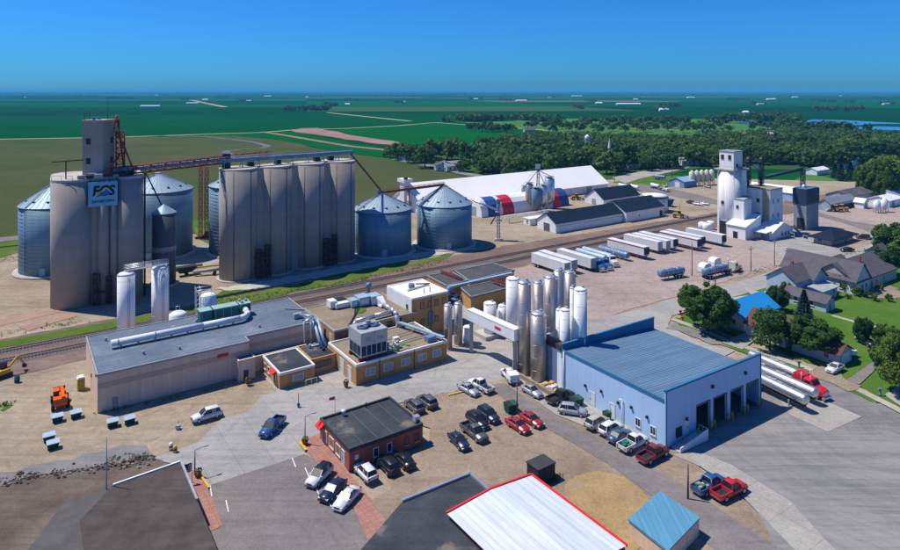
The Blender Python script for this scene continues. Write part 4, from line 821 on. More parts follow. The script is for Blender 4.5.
mb = MB(); [mb.tube((x,y,0),(x,y,6.4),0.12,6) for x in (0,3.6) for y in (0,4)]; mb.box(-0.2,-0.2,6.2,3.8,4.2,6.4); mb.box(-0.2,-0.2,4.4,3.8,4.2,4.55); mb.obj('frame',DARK,ms)
for x, y in ((1,1),(2.6,2.4)): MB().lathe([(0.75,0),(0.75,1.5),(0.3,1.8)],14,(x,y,6.4)).obj('drum',BLUES,ms)
br2 = thing('low_concrete_box','low grey concrete pump house beside the black shed roof','pump house',G(497,301),A); MB().box(0,0,0,6.5,4.5,2.6).obj('wall',PADC,br2); MB().box(-0.2,-0.2,2.6,6.7,4.7,2.8).obj('roof',ROOFB,br2)

# ------------------------------------------------------------------ tank farm in the middle
vtank('slim stainless silo left of its twin beside the brick plant', 443.7, 452.3, 303.5, 352.5, m=STEEL, name='stainless_silo', cat='silo')
vtank('slim stainless silo right of its twin beside the brick plant', 454, 462.4, 301.8, 348.5, m=STEEL, name='stainless_silo', cat='silo')
vtank('small white tank under the left end of the white gallery', 463, 473.3, 325.5, 346.5)
vtank('white tank on a concrete block behind the white gallery', 483.7, 496.3, 301.5, 340)
vtank('small cream tank between the white tank and tall white silo', 498, 506.5, 304, 337)
vtank('tall white silo left of the stainless group', 506, 520, 276.5, 344, dome=0.5, name='milk_silo', cat='silo')
vtank('tall stainless silo at the front left of the stainless group', 517.3, 531, 279.8, 379.5, m=STEEL, name='stainless_silo', dome=0.5, cat='silo')
vtank('short stainless silo in front, streaked with dark stains', 530.4, 546.3, 310.8, 386.5, m=STEEL, name='stainless_silo', dome=0.5, cat='silo')
vtank('slim stainless silo seen between the short and tall front silos', 533, 543.3, 280.5, Yc=128.5, m=STEEL, name='stainless_silo', cat='silo')
vtank('wide bright stainless silo in the middle of the stainless group', 543.3, 558, 274.5, Yc=130.5, m=STEEL, name='stainless_silo', dome=0.5, cat='silo')
vtank('stainless silo at the back of the group, left of the farthest one', 553.5, 564.2, 268.2, Yc=138.5, m=STEEL, name='stainless_silo', cat='silo')
vtank('farthest stainless silo, rightmost of the stainless group', 564, 575.6, 270.2, Yc=142.0, m=STEEL, name='stainless_silo', cat='silo')
vtank('thin pale tank beside the short white tank of the pump yard', 555.8, 561.5, 308, Yc=123.5)
vtank('short white tank in the walled pump yard', 559.8, 570, 308, Yc=121.5)
vtank('thin tall white pipe tank against the tall white silo', 569.8, 574.2, 286.5, Yc=122.6)
vtank('tall white silo nearest the blue garage', 573.7, 587, 287, Yc=121.8, dome=0.5, name='milk_silo', cat='silo')
# enclosed white gallery from the plant to the silos
gv = thing('pipe_gallery', 'white enclosed pipe gallery with red logo bridging to the stainless silos', 'gallery', (0,0,0))
ga = G(517.5, 329.5, 9.4); gb = G(470, 308.8, 9.4)
MB().beam(ga - Vector((0,0,1.05)), gb - Vector((0,0,1.05)), 1.7, 2.1).obj('casing', WTANK, gv)
MB().beam(ga - Vector((0,0,-0.05)), gb - Vector((0,0,-0.05)), 1.8, 0.1).obj('roof_cap', WHT, gv)
dg = (gb-ga).normalized(); ng = Vector((dg.y,-dg.x,0)); ng = ng if ng.x < 0 else -ng
c_ = ga.lerp(gb,0.33) - Vector((0,0,1.0)) + ng*0.88
lgo = MB().beam(c_ - dg*0.9, c_ + dg*0.9, 0.06, 0.5).obj('logo', LOGO, gv)
for f_ in (0.05, 0.97): q = ga.lerp(gb,f_); MB().box(q.x-0.4,q.y-0.4,0.36,q.x+0.4,q.y+0.4,7.2).obj('pier', PADC, gv)
q = W(*UV(486,343), 0.36); bk = thing('tank_plinth','low grey concrete plinth under the white tank','plinth',q,A); MB().box(0,0,0,9,4.5,0.9).obj('slab',PADC,bk); MB().box(0.2,-0.15,0,1.6,0,0.8).obj('step',PADC,bk)
bw = thing('bund_wall','low concrete kerb wall in front of the stainless silos','wall',W(*UV(513,376.5),0.5),R(33.5)-R(90))
MB().box(0,-0.2,0,13.2,0.2,0.9).obj('kerb',mat('stained_kerb',(0.28,0.23,0.17),0.9),bw)
pc = G(516,372); MB().prism([(p_.x,p_.y) for p_ in (G(512,376),G(556,399),G(590,368),G(560,345),G(520,352))],0.36,0.62).obj('silo_slab',PADC,None,kind='structure')

# ------------------------------------------------------------------ blue garage
BA = R(33.0); BL_W = mat('pale_blue_cladding', (0.41,0.59,0.82), 0.55, 0, 0.04, 0.2, 0.1, ((1.0,1.0,0.001),0.08)); BL_T = mat('blue_trim', (0.035,0.16,0.31), 0.45, 0, 0.08, 0.3)
BL_F = BL_W
def seam_mat(name, c1, per, axis):
    m, t, b = nm(name)
    wv = nd(t,'ShaderNodeTexWave',{'Vector':coords(t),'Scale':math.pi*2/per/20,'Distortion':0.0},wave_type='BANDS',bands_direction=axis)
    c = mix(t,1.0,c1,ramp(t,wv.outputs[0],[(0.0,0.86),(0.18,1.0),(0.85,1.0),(1.0,1.05)]),'MULTIPLY')
    c = mix(t,0.6,c,ramp(t,noise(t,coords(t,(0.06,1.2,1) if axis=='Y' else (1.2,0.06,1)),1.0,4),[(0.35,0.72),(0.65,1.06)]),'MULTIPLY')
    c = mix(t,0.5,c,ramp(t,noise(t,coords(t),0.2,4),[(0.3,0.8),(0.7,1.05)]),'MULTIPLY')
    t.links.new(c,b.inputs['Base Color']); b.inputs['Roughness'].default_value = 0.55; b.inputs['Metallic'].default_value = 0.1
    return m
ROOFS = seam_mat('standing_seam_grey', (0.13,0.225,0.34), 0.9, 'Y')
p0 = G(666,452); BLu, BLv, BF, BH = 25.6, 23.4, 8.7, 7.3
bb = thing('blue_garage', 'large pale blue metal truck garage with grey metal roof and four bays', 'garage', (p0.x,p0.y,0.5), BA)
ca_, sa_ = math.cos(BA), math.sin(BA)
def su(px):                                # distance along the front wall that shows at this photo column
    r = (px-450)/FC; return (r*p0.y-p0.x)/(ca_-r*sa_)
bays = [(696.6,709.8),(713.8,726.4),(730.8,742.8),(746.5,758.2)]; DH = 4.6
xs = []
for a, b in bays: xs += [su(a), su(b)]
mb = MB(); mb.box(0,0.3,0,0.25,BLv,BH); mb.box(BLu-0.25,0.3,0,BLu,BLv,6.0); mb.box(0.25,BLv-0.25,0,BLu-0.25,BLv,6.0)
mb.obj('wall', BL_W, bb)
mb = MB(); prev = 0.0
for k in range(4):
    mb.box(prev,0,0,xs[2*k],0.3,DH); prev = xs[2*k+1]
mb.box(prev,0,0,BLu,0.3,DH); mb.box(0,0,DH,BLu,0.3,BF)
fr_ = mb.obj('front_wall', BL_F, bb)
MB().box(-0.08,-0.08,BF,BLu+0.08,0.38,BF+0.3).obj('parapet_cap', BL_T, fr_)
for x in (-0.1, BLu-0.12): MB().box(x,-0.1,0,x+0.22,-0.003,BF).obj('corner_trim', BL_T, fr_)
rf = MB().hexa([(0.1,0.35,BH-0.2),(BLu-0.1,0.35,5.9),(BLu-0.1,BLv-0.3,5.9),(0.1,BLv-0.3,BH-0.2)],[(0.1,0.35,BH),(BLu-0.1,0.35,6.15),(BLu-0.1,BLv-0.3,6.15),(0.1,BLv-0.3,BH)]).obj('roof', ROOFS, bb)
mb = MB()
for k in range(1,39): y = 0.35+k*0.592; mb.hexa([(0.15,y-0.03,BH+0.001),(BLu-0.15,y-0.03,6.151),(BLu-0.15,y+0.03,6.151),(0.15,y+0.03,BH+0.001)],[(0.15,y-0.03,BH+0.035),(BLu-0.15,y-0.03,6.186),(BLu-0.15,y+0.03,6.186),(0.15,y+0.03,BH+0.035)])
mb.obj('roof_seams', ROOFS, rf, kind='stuff')
MB().box(-0.12,0.38,BH-0.25,0.12,BLv-0.3,BH+0.2).obj('eave_trim', BL_T, bb)
rp = MB().box(0.0,BLv-0.28,5.8,BLu,BLv+0.02,BH+0.95).obj('rear_parapet', BL_T, bb); MB().box(-0.08,BLv-0.34,BH+0.95,BLu+0.08,BLv+0.1,BH+1.15).obj('cap', mat('blue_cap',(0.035,0.18,0.34)), rp)
for k in range(4):
    a, b = xs[2*k], xs[2*k+1]
    mb = MB(); mb.box(a-0.12,-0.06,0,a,0.02,DH+0.12); mb.box(b,-0.06,0,b+0.12,0.02,DH+0.12); mb.box(a,-0.06,DH,b,0.02,DH+0.12)
    d_ = mb.obj('bay_frame', mat('rust_trim',(0.20,0.07,0.04)), bb)
    MB().box(a,0.5,DH-0.55,b,0.62,DH).obj('rolled_door', GREYM, d_)
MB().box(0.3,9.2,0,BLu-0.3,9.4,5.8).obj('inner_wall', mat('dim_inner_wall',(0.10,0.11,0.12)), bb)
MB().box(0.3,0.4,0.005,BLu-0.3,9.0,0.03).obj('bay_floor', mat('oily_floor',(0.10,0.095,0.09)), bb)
for px in (712, 745): x = su(px); MB().cbox((x,-0.15,6.7),(0.5,0.3,0.5)).obj('flood_lamp', DARK, bb)
x = su(676); w_ = win(bb,'y',x,x+1.3,1.0,2.4,0,GLASS,FRAME_D,cols=2); x = su(686); win(bb,'y',x-0.4,x+0.5,0.9,3.0,0,FRAME_W,FRAME_W,'door'); MB().cbox((x,-0.2,3.3),(0.35,0.3,0.45)).obj('door_lamp', DARK, bb)
for s in (2.0, 5.0): win(bb,'x',s,s+0.9,1.1,2.3,0,GLASS,FRAME_W,cols=2); 
for s, z in ((3.4,3.2),(6.6,3.4),(9.4,3.0),(13.2,3.4),(17.0,2.9)): MB().box(-0.3,s,z,0,s+0.35,z+0.4).obj('wall_lamp', DARK, bb)
win(bb,'x',15.0,16.1,0.3,2.5,0,mat('white_door',(0.62,0.66,0.7)),FRAME_W,'door'); win(bb,'x',10.4,11.4,0.2,2.4,0,mat('white_door',(0.62,0.66,0.7)),FRAME_W,'door')
MB().tube((-0.15,22.6,0),(-0.15,22.6,BH),0.12,8).obj('downpipe', FRAME_W, bb); mb = MB(); mb.path([(-0.2,8.6,0),(-0.2,8.6,4.0),(-0.2,9.2,4.0)],0.08,6); mb.obj('gas_pipe', FRAME_W, bb)
for k, (px, py) in enumerate(((697.8,441),(711.2,434),(714.9,432),(727.8,426),(732.4,423.8),(744.5,418),(747.7,416),(759.3,410.5))):
    q = G(px,py); MB().lathe([(0.16,0),(0.16,1.35),(0.08,1.5),(0,1.52)],12).obj('bollard', YEL, None, label='yellow steel bollard at a garage bay, number %s from the left' % ('one','two','three','four','five','six','seven','eight')[k], cat='bollard', group='yellow bollards at the garage bays', loc=(q.x,q.y,0.52))
# loading ramp with railing by the corner
rmp = thing('ramp', 'white railed concrete ramp at the front corner of the blue garage', 'ramp', (p0.x,p0.y,0.5), BA)
MB().hexa([(0.8,-1.9,0),(7.6,-1.9,0),(7.6,-0.3,0),(0.8,-0.3,0)],[(0.8,-1.9,0.15),(7.6,-1.9,0.95),(7.6,-0.3,0.95),(0.8,-0.3,0.15)]).obj('slope',PADC,rmp)
MB().hexa([(0.8,-2.05,0),(7.7,-2.05,0),(7.7,-1.93,0),(0.8,-1.93,0)],[(0.8,-2.05,0.75),(7.7,-2.05,1.75),(7.7,-1.93,1.75),(0.8,-1.93,0.75)]).obj('side_panel',FRAME_W,rmp)
mb = MB(); mb.tube((7.65,-1.9,1.75),(7.65,-0.4,1.75),0.05,5); [mb.tube((7.65,y,0.9),(7.65,y,1.75),0.04,5) for y in (-1.9,-1.1,-0.4)]; mb.obj('railing',FRAME_W,rmp)
# tank yard wall left of the garage
yd = thing('tank_yard_wall', 'blue and white panelled wall with dark roof strip joining the blue garage', 'wall', (p0.x,p0.y,0.5), BA)
MB().box(0.1,23.45,0,0.35,26.0,7.0).obj('white_panel',WTANK,yd); MB().box(0.1,26.02,0,0.35,31.4,7.0).obj('blue_panel',mat('grey_blue_panel',(0.24,0.33,0.46),0.5),yd)
MB().box(-0.1,23.45,7.0,1.6,31.5,8.0).obj('roof_strip',mat('dark_roof_strip',(0.06,0.05,0.05),0.8),yd); MB().box(0.35,31.1,0,5,31.4,7.0).obj('end_panel',BL_W,yd)

# ------------------------------------------------------------------ red brick office
q = G(349.2,475.3); rb = flat_block('red_brick_building', 'red brick single storey building with black flat roof in the foreground', 0,0, 12.6, 10.6, 3.0, RBR, ROOFD, par=0.28, base=(q.x,q.y,0.56), rz=R(34.6), trim=mat('black_coping',(0.05,0.055,0.06)))
win(rb,'y',4.0,4.7,0.8,2.0,0); win(rb,'y',6.3,7.0,0.8,2.0,0); win(rb,'y',9.4,10.0,0.9,1.9,0,GLASS,FRAME_D); win(rb,'y',11.2,11.8,0.9,1.9,0,GLASS,FRAME_D)
MB().box(0.9,-0.06,1.4,1.5,0,2.0).obj('meter_box',FRAME_W,rb)
win(rb,'x',1.5,2.5,0,2.1,0,mat('pale_glass',(0.35,0.42,0.5),0.3),FRAME_W,'door'); win(rb,'x',3.0,4.4,0.7,2.1,0,mat('tan_glass',(0.22,0.17,0.12),0.4),FRAME_W); win(rb,'x',5.4,6.8,0.7,2.1,0,mat('tan_glass',(0.22,0.17,0.12)),FRAME_W); win(rb,'x',8.0,9.4,0.7,2.1,0,mat('tan_glass',(0.22,0.17,0.12)),FRAME_W)
MB().hexa([(-0.9,8.8,2.3),(0,8.8,2.3),(0,10.6,2.3),(-0.9,10.6,2.3)],[(-0.9,8.8,2.4),(0,8.8,3.1),(0,10.6,3.1),(-0.9,10.6,2.4)]).obj('awning',LOGO,rb)
MB().lathe([(0.25,0),(0.25,0.6),(0.4,0.65),(0.35,0.9),(0,1.0)],12,(3.6,9.6,3.0)).obj('roof_vent',FRAME_W,rb); MB().cbox((12.3,1.4,3.55),(0.9,0.9,0.8)).obj('roof_unit',ALU,rb); MB().lathe([(0.12,0),(0.12,0.8)],8,(7.8,9.9,3.0)).obj('vent_pipe',DARK,rb)
for k in range(1,5): MB().box(k*2.5,0.3,2.98,k*2.5+0.07,10.3,3.02).obj('roof_lap',mat('membrane_lap',(0.12,0.13,0.145),0.8),rb)

# ------------------------------------------------------------------ roofs at the bottom edge
SHING = mat('brown_shingle', (0.085,0.07,0.065), 0.95, 0, 0.25, 0.4, 0, ((0.4,2.2,2.2),0.3))
def roof_house(name, label, corners, h, roofm, wallm, ridge=None, cat='building', slope=0.0):
    """flat or slightly pitched roof given by its four visible corners at height h"""
    P = [G(px,py,h) for px,py in corners]; c0 = P[0]; t = thing(name,label,cat,(c0.x,c0.y,0.5)); L = [(q.x-c0.x,q.y-c0.y) for q in P]
    cx = sum(a[0] for a in L)/len(L); cy = sum(a[1] for a in L)/len(L); I = [(a[0]+(cx-a[0])*0.03,a[1]+(cy-a[1])*0.03) for a in L]
    MB().prism(I,0,h-0.75).obj('wall',wallm,t); MB().prism(L,h-0.75,h-0.5).obj('roof',roofm,t); return t, L
o_, L_ = roof_house('brown_roof_building','building with dark brown shingle roof at the bottom left', [(80,520),(113,485.5),(181,461.8),(197,500),(230,580),(90,590)],3.6,SHING,RBR)
MB().beam((L_[1][0],L_[1][1],3.16),(L_[2][0],L_[2][1],3.16),0.25,0.25).obj('gutter',FRAME_W,o_); MB().beam((L_[2][0],L_[2][1],3.16),(L_[3][0],L_[3][1],3.16),0.3,0.25).obj('gutter',mat('blue_grey_gutter',(0.28,0.33,0.40)),o_)
o_, L_ = roof_house('low_grey_roof','low grey roof left of the brown shingle roof', [(20,560),(64,502.5),(112,487.5),(90,570)],3.0,mat('grey_shingle',(0.10,0.095,0.095),0.95,0,0.2,0.4),BEIGE)
o_, L_ = roof_house('black_roof_shop','shop with black flat roof and pale edge below the parking lot', [(352,560),(402,502),(470,474.5),(478,482),(520,520),(470,580)],3.4,ROOFD,RBR)
MB().beam((L_[1][0],L_[1][1],3.0),(L_[2][0],L_[2][1],3.0),0.35,0.4).obj('coping',ALU,o_); MB().beam((L_[2][0],L_[2][1],3.0),(L_[4][0],L_[4][1],3.0),0.35,0.4).obj('coping',ALU,o_)
PALE = seam_mat('white_ribbed_roof',(0.62,0.68,0.74),0.9,'X')
wr = thing('white_roof_shed','metal shed with white gable roof and red trim at the bottom edge','shed',(0,0,0.5)); a_ = G(463,492,4.2); b_ = G(530.5,473,5.0); c_ = G(571,503,4.2); rdg = G(500,500,5.6)
ru, rv = UV(530.5,473,4.6); 
wr.location = W(ru,rv,0.5); wr.rotation_euler=(0,0,A)
LW = 13.2
MB().extr([(0,0),(-LW,0),(-LW,3.0),(-LW/2,4.6),(0,3.0)][::-1] if False else [(-LW,0),(0,0),(0,3.6),(-LW/2,4.1),(-LW,3.6)],-16,0).obj('wall',mat('red_cladding',(0.42,0.02,0.06),0.6),wr)
rfm = MB().add([(0.3,-16,3.68),(0.3,0.2,3.68),(-LW/2,0.2,4.22),(-LW/2,-16,4.22),(-LW-0.3,-16,3.68),(-LW-0.3,0.2,3.68)],[(0,1,2,3),(3,2,5,4)]).obj('roof',PALE,wr)
MB().beam((0.3,-16,3.7),(0.3,0.2,3.7),0.25,0.3).obj('red_trim',LOGO,wr); MB().beam((-LW/2,0.22,4.2),(0.3,0.22,3.7),0.25,0.3).obj('red_trim',LOGO,wr); MB().beam((-LW-0.3,0.22,3.7),(-LW/2,0.22,4.2),0.25,0.3).obj('red_trim',LOGO,wr)
dbx = thing('dark_shed','small dark utility box behind the white roofed shed','utility box',W(*UV(541,482),0.5),A); MB().box(-1.6,-1.2,0,1.6,1.2,2.2).obj('body',DARK,dbx); MB().box(-1.7,-1.3,2.2,1.7,1.3,2.4).obj('lid',mat('dark_lid',(0.05,0.055,0.06)),dbx)
bl_, L_ = roof_house('blue_roof_shed','shed with blue ribbed metal roof at the bottom edge', [(628,519),(660,491),(700,517.5),(668,551)],2.8,seam_mat('blue_ribbed_roof',(0.10,0.30,0.45),0.7,'X'),BEIGE)

# ------------------------------------------------------------------ white warehouse and bins beyond the tracks
ROOFP = mat('white_warehouse_roof',(0.87,0.86,0.83),0.6,0,0.04,0.05,0,((0.14,0.001,0.001),0.06))
NAVY = mat('navy_shingle',(0.014,0.026,0.05),0.9,0,0.2,0.4,spec=0.05); 
def gable(name, label, u, v, Lu, Lv, h, rise, ridge, wallm, roofm, cat='building', z=0.38, over=0.4, rz=A, base=None):
    """box with a pitched roof; ridge 'u' or 'v' names the direction it runs"""
    t = thing(name,label,cat,base if base is not None else W(u,v,z),rz); th = 0.22
    if ridge == 'u':
        MB().extx([(0,0),(Lv,0),(Lv,h),(Lv/2,h+rise),(0,h)],0,Lu).obj('wall',wallm,t); k = rise/(Lv/2)
        mb = MB()
        for s in (0,1):
            y0 = -over if s == 0 else Lv+over; ym = Lv/2; z0 = h-over*k
            a = [(-over,y0,z0),(Lu+over,y0,z0),(Lu+over,ym,h+rise),(-over,ym,h+rise)]; a = a if s == 0 else a[::-1]
            mb.hexa([(q[0],q[1],q[2]+0.01) for q in a],[(q[0],q[1],q[2]+th) for q in a])
    else:
        MB().extr([(0,0),(Lu,0),(Lu,h),(Lu/2,h+rise),(0,h)],0,Lv).obj('wall',wallm,t); k = rise/(Lu/2); mb = MB()
        for s in (0,1):
            x0 = -over if s == 0 else Lu+over; xm = Lu/2; z0 = h-over*k
            a = [(x0,-over,z0),(xm,-over,h+rise),(xm,Lv+over,h+rise),(x0,Lv+over,z0)]; a = a if s == 0 else a[::-1]
            mb.hexa([(q[0],q[1],q[2]+0.01) for q in a],[(q[0],q[1],q[2]+th) for q in a])
    r = mb.obj('roof',roofm,t); return t, r
lw, lr = gable('long_white_warehouse','very long white metal warehouse with white gable roof',150,240,121,26,4.1,8.3,'u',WTANK,ROOFP,'warehouse',0.38,0.5)
for k in range(6): win(lw,'y',62+k*10,62+k*10+0.25,0.2,3.9,0,GREYM,WHT,'wall_joint')
win(lw,'x',9,15,0,4.6,0,GREYM,FRAME_W,'door'); MB().box(-0.6,11,8.5,0,14,10.5).obj('gable_vent',GREYM,lw); win(lw,'y',104,108,0,3.6,0,GREYM,FRAME_W,'door')
lg_ = thing('warehouse_leg','white elevator head and motor at the left gable of the long warehouse','machinery',W(148,252,0.38),A); MB().box(-1.5,-2,0,0,2,13.5).obj('casing',WHT,lg_); MB().box(-2.2,-3,13.5,2.4,3,15).obj('head',WHT,lg_); MB().cbox((-1.0,-2.5,15.4),(1.5,1.2,0.9)).obj('motor',DARK,lg_); MB().tube((-1.5,-2.5,12),(3,-9,5),0.3,8).obj('spout',GREYM,lg_)
# hooped store in red, white and blue
def u_on(px, v):
    r = (px-450)/FC; return v*(SA+r*CA)/(CA-r*SA)
hs = thing('hoop_store','arched fabric store with red, white and blue bands','hoop building',W(168,220,0.38),A)
def arch(x0,x1,name,m):
    pr = [(0.0,0.0),(0.2,2.6),(1.2,4.8),(3.0,6.6),(5.2,7.6),(6.8,7.6),(9.0,6.6),(10.8,4.8),(11.8,2.6),(12,0)]
    return MB().extx(pr,x0,x1).obj(name,m,hs)
hb_ = [('cover_band',WTANK,168.0),('cover_band',mat('band_blue',(0.03,0.10,0.30),0.5),171.6),('cover_band',WHT,178),('cover_band',mat('band_red',(0.60,0.03,0.06),0.5),180.0),('cover_band',WTANK,186.5),('cover_band',mat('band_red',(0.6,0.03,0.06)),210.5),('cover_band',mat('band_navy',(0.04,0.08,0.26),0.5),215.5)]
us = [q[2]-168 for q in hb_] + [53]
for k, (n_, m_, _) in enumerate(hb_): arch(us[k], us[k+1]-0.02, n_, m_)
win(hs,'x',4.0,8.0,0,4.0,0,GREYM,FRAME_W,'door')
# dark roofed white sheds
d1, d1r = gable('white_shed','long white shed with navy roof and open left end, nearest the tracks',173.4,179.8,38.4,10.6,3.8,3.2,'u',WTANK,NAVY,'shed')
MB().box(0.1,-0.35,2.3,38.2,-0.02,2.5).obj('wall_ledge',WHT,d1); win(d1,'x',3.4,6.8,0,3.2,0,mat('dim_inner_wall',(0.1,0.11,0.12)),FRAME_W,'door')  # no door leaf: flat dark panel paints the dim inside of the open end
d2, d2r = gable('white_shed','white shed with navy roof and dark doorway beside the round tank',212.4,178.2,24.8,14.0,4.4,3.6,'u',WTANK,NAVY,'shed')
win(d2,'y',22.0,24.0,0,2.6,0,DARK,FRAME_W,'door'); win(d2,'y',8.0,8.6,1.6,2.4,0); 
d3, d3r = gable('white_shed','white gabled shed with navy roof behind the other navy roofed sheds',232.6,208.6,26.0,12.0,3.2,4.2,'u',WTANK,NAVY,'shed'); win(d3,'x',5,7.5,0,2.8,0,GREYM,FRAME_W,'door')
Yc = 292.3; rt = thing('round_tank','squat white round tank with flat white roof and rust band','tank',((655-450)/FC*Yc,Yc,0.38))
MB().lathe([(5.5,0),(5.5,6.2)],40).obj('shell',WTANK,rt); MB().lathe([(5.54,6.2),(5.54,7.1)],40).obj('rust_band',mat('rust_band',(0.24,0.14,0.10),0.8),rt); MB().lathe([(5.75,7.1),(5.75,7.4),(3,7.9),(0,8.1)],40).obj('roof',WHT,rt); MB().tube((5.7,-1,0),(5.7,-1,7.2),0.15,6).obj('pipe',DARK,rt)
bl = thing('blue_hopper','small dark blue hopper beside the round white tank','hopper',G(668.5,207),A); MB().hexa([(-0.8,-0.8,0.4),(0.8,-0.8,0.4),(0.8,0.8,0.4),(-0.8,0.8,0.4)],[(-2,-2,3.8),(2,-2,3.8),(2,2,3.8),(-2,2,3.8)]).obj('hopper',mat('deep_blue_paint',(0.02,0.07,0.20)),bl); [MB().tube((x,y,0),(x,y,2.2),0.12,5).obj('leg',DARK,bl) for x in (-1.4,1.4) for y in (-1.4,1.4)]
# cluster of silver hopper bins with spider legs
for k, (px, py, r_, h_) in enumerate(((529.5,211,2.0,11.5),(536.5,213,2.3,10.2),(543.5,212,1.9,11.0),(549.5,209,2.4,13.6),(525,208,1.7,9.0))):
    q = G(px,py); t = thing('hopper_bin',('leftmost back','second','middle','tall right hand','small leftmost front')[k]+' silver hopper bin in the cluster under the spider tower','hopper bin',(q.x,q.y,0.38),0,'silver hopper bins')
    MB().lathe([(0.3,1.6),(r_,4.2),(r_,h_),(0.4,h_+1.4)],20).obj('shell',(STEEL,GALV,ALU,ALU,GALV)[k],t)
    for a in range(4): MB().tube((math.cos(a*1.571+0.5)*r_,math.sin(a*1.571+0.5)*r_,0),(math.cos(a*1.571+0.5)*r_,math.sin(a*1.571+0.5)*r_,5),0.13,5).obj('leg',GREYM,t)
    mb = MB(); [mb.tube((math.cos(a)*r_*0.9,math.sin(a)*r_*0.9,h_+0.3),(math.cos(a)*r_*0.9,math.sin(a)*r_*0.9,h_+1.4),0.05,4) for a in [i*0.785 for i in range(8)]]; mb.lathe([(r_*0.9,h_+1.35),(r_*0.9,h_+1.45)],16); mb.obj('railing',GREYM,t)
q = G(538,211); sp = thing('spider_tower','slender grey elevator leg with spouts fanning down to silver bins','elevator leg',(q.x,q.y,0.38))
mb = MB(); lattice(mb,(0,0,0),(0,0,19.2),1.1,1.1,14,0.09); mb.obj('mast',GREYM,sp); MB().box(-1.0,-0.6,19.2,1.0,0.6,21.2).obj('head',ALU,sp)
for dx, dy, z in ((-4.5,1,12.6),(-1,-2,11.4),(3.2,0,12.0),(7.5,3,14.8),(-7,-1,10.2)): MB().tube((0,0,18.6),(dx,dy,z),0.18,6).obj('spout',GREYM,sp)
mb = MB(); [mb.tube((0,0,20.2),(x,y,8),0.03,4) for x,y in ((9,6),(-9,6),(9,-6),(-9,-6))]; mb.obj('guy_wires',DARK,sp)
q = G(498.5,241); l2 = thing('loading_leg','grey steel elevator leg with chute in front of the hoop store','elevator leg',(q.x,q.y,0.38))
mb = MB(); lattice(mb,(0,0,0),(0,0,13.6),1.0,1.0,11,0.09); mb.obj('mast',GREYM,l2); MB().box(-0.7,-0.5,13.4,0.7,0.5,15.2).obj('head',GREYM,l2); MB().tube((0,0,11.0),(-9.6,1.5,14.6),0.4,8).obj('conveyor',ALU,l2); MB().tube((0,0,10.5),(-3.0,-1.0,6.0),0.25,8).obj('spout',DARK,l2); MB().box(-1.5,-1.5,0,1.5,1.5,0.4).obj('base',PADC,l2)
[MB().box(-1.2,-1.2,z,1.2,1.2,z+0.12).obj('platform',GREYM,l2) for z in (7.2,10.4)]
cvr = thing('ground_conveyor','long white lattice conveyor lying beside the hoop store','conveyor',(0,0,0)); mb = MB(); lattice(mb,G(505,217,3),G(548,211,3),0.9,0.9,14,0.1); mb.obj('frame',WHT,cvr)
for f_ in (0.1,0.5,0.9): q = G(505,217,3).lerp(G(548,211,3),f_); MB().tube((q.x,q.y,0.38),(q.x,q.y,3),0.12,5).obj('leg',GREYM,cvr)
sv = thing('white_cabin','small white control cabin at the end of the navy roofed shed','cabin',W(*UV(530,226.5),0.38),A); MB().box(0,0,0,9,4,2.5).obj('wall',WTANK,sv); MB().box(-0.2,-0.2,2.5,9.2,4.2,2.7).obj('roof',WHT,sv); win(sv,'y',3.0,3.9,0,2,0,GREYM,FRAME_W,'door'); win(sv,'x',1.2,2.2,1,1.9,0)

# ------------------------------------------------------------------ white concrete elevator and feed mill
WCON = mat('white_painted_concrete',(0.84,0.83,0.82),0.75,0,0.06,0.12,0.3); GRYC = mat('grey_sheet',(0.26,0.29,0.33),0.6,0,0.1,0.2,0.2); DKC = mat('dark_blue_sheet',(0.035,0.06,0.10),0.55,0.1,0.12,0.3,0.2)
u,v,Lu,Lv,h = boxpx(735,237,714.5,750.5,172.5)
we = thing('white_elevator','tall white concrete grain elevator with rounded silos and headhouse','grain elevator',W(u,v,0.38),A)
rr = 3.7
MB().box(1.0,1.0,0,Lu*0.9,Lv-0.6,h).obj('core_wall',WCON,we)
for k in range(max(2,int(Lv/(rr*1.9)))):
    MB().lathe([(rr,0),(rr,h)],32,(rr,rr+k*(Lv-2*rr)/max(1,int(Lv/(rr*1.9))-1),0)).obj('silo',WCON,we)
MB().lathe([(rr,0),(rr,h)],32,(Lu-rr,rr+1.2,0)).obj('silo',WCON,we)
MB().prism([(-0.2,0.6),(0.6,-0.2),(Lu*0.9,-0.2),(Lu+0.1,1),(Lu+0.1,Lv),(-0.2,Lv+0.2)],h,h+0.5).obj('roof_slab',PADC,we)
hz0, hz1 = h+0.5, h+7.2; he = MB().box(0.6,0.9,hz0,6.6,6.9,hz1).obj('headhouse',WCON,we); MB().box(0.4,0.7,hz1,6.8,7.1,hz1+0.35).obj('headhouse_roof',GREYM,we)
for s in (2.0,5.0): win(he,'x',s,s+1.1,hz0+3.8,hz0+5.4,0.6,GLASS,FRAME_D)
win(he,'y',2.4,3.4,hz0+0.6,hz0+2.0,0.9,GLASS,FRAME_D); win(we,'x',Lv*0.55,Lv*0.55+0.9,11.5,12.6,-0.02,GLASS,FRAME_D); win(we,'x',Lv*0.42,Lv*0.75,0,5.0,-0.02,DARK,FRAME_W,'door')
mb = MB(); [mb.tube((x,0.1,h+0.5),(x,0.1,h+1.6),0.05,4) for x in (0.5,2,3.5,5,6.5)]; mb.tube((0.5,0.1,h+1.55),(6.5,0.1,h+1.55),0.05,4); [mb.tube((0.1,y,h+0.5),(0.1,y,h+1.6),0.05,4) for y in (1,3,5,7,9)]; mb.tube((0.1,1,h+1.55),(0.1,9,h+1.55),0.05,4); mb.obj('handrail',GREYM,we)
for k in range(3): MB().cbox((1.5+k*1.6,-0.0,h+0.9),(0.8,0.6,0.8)).obj('roof_unit',BLUES,we)
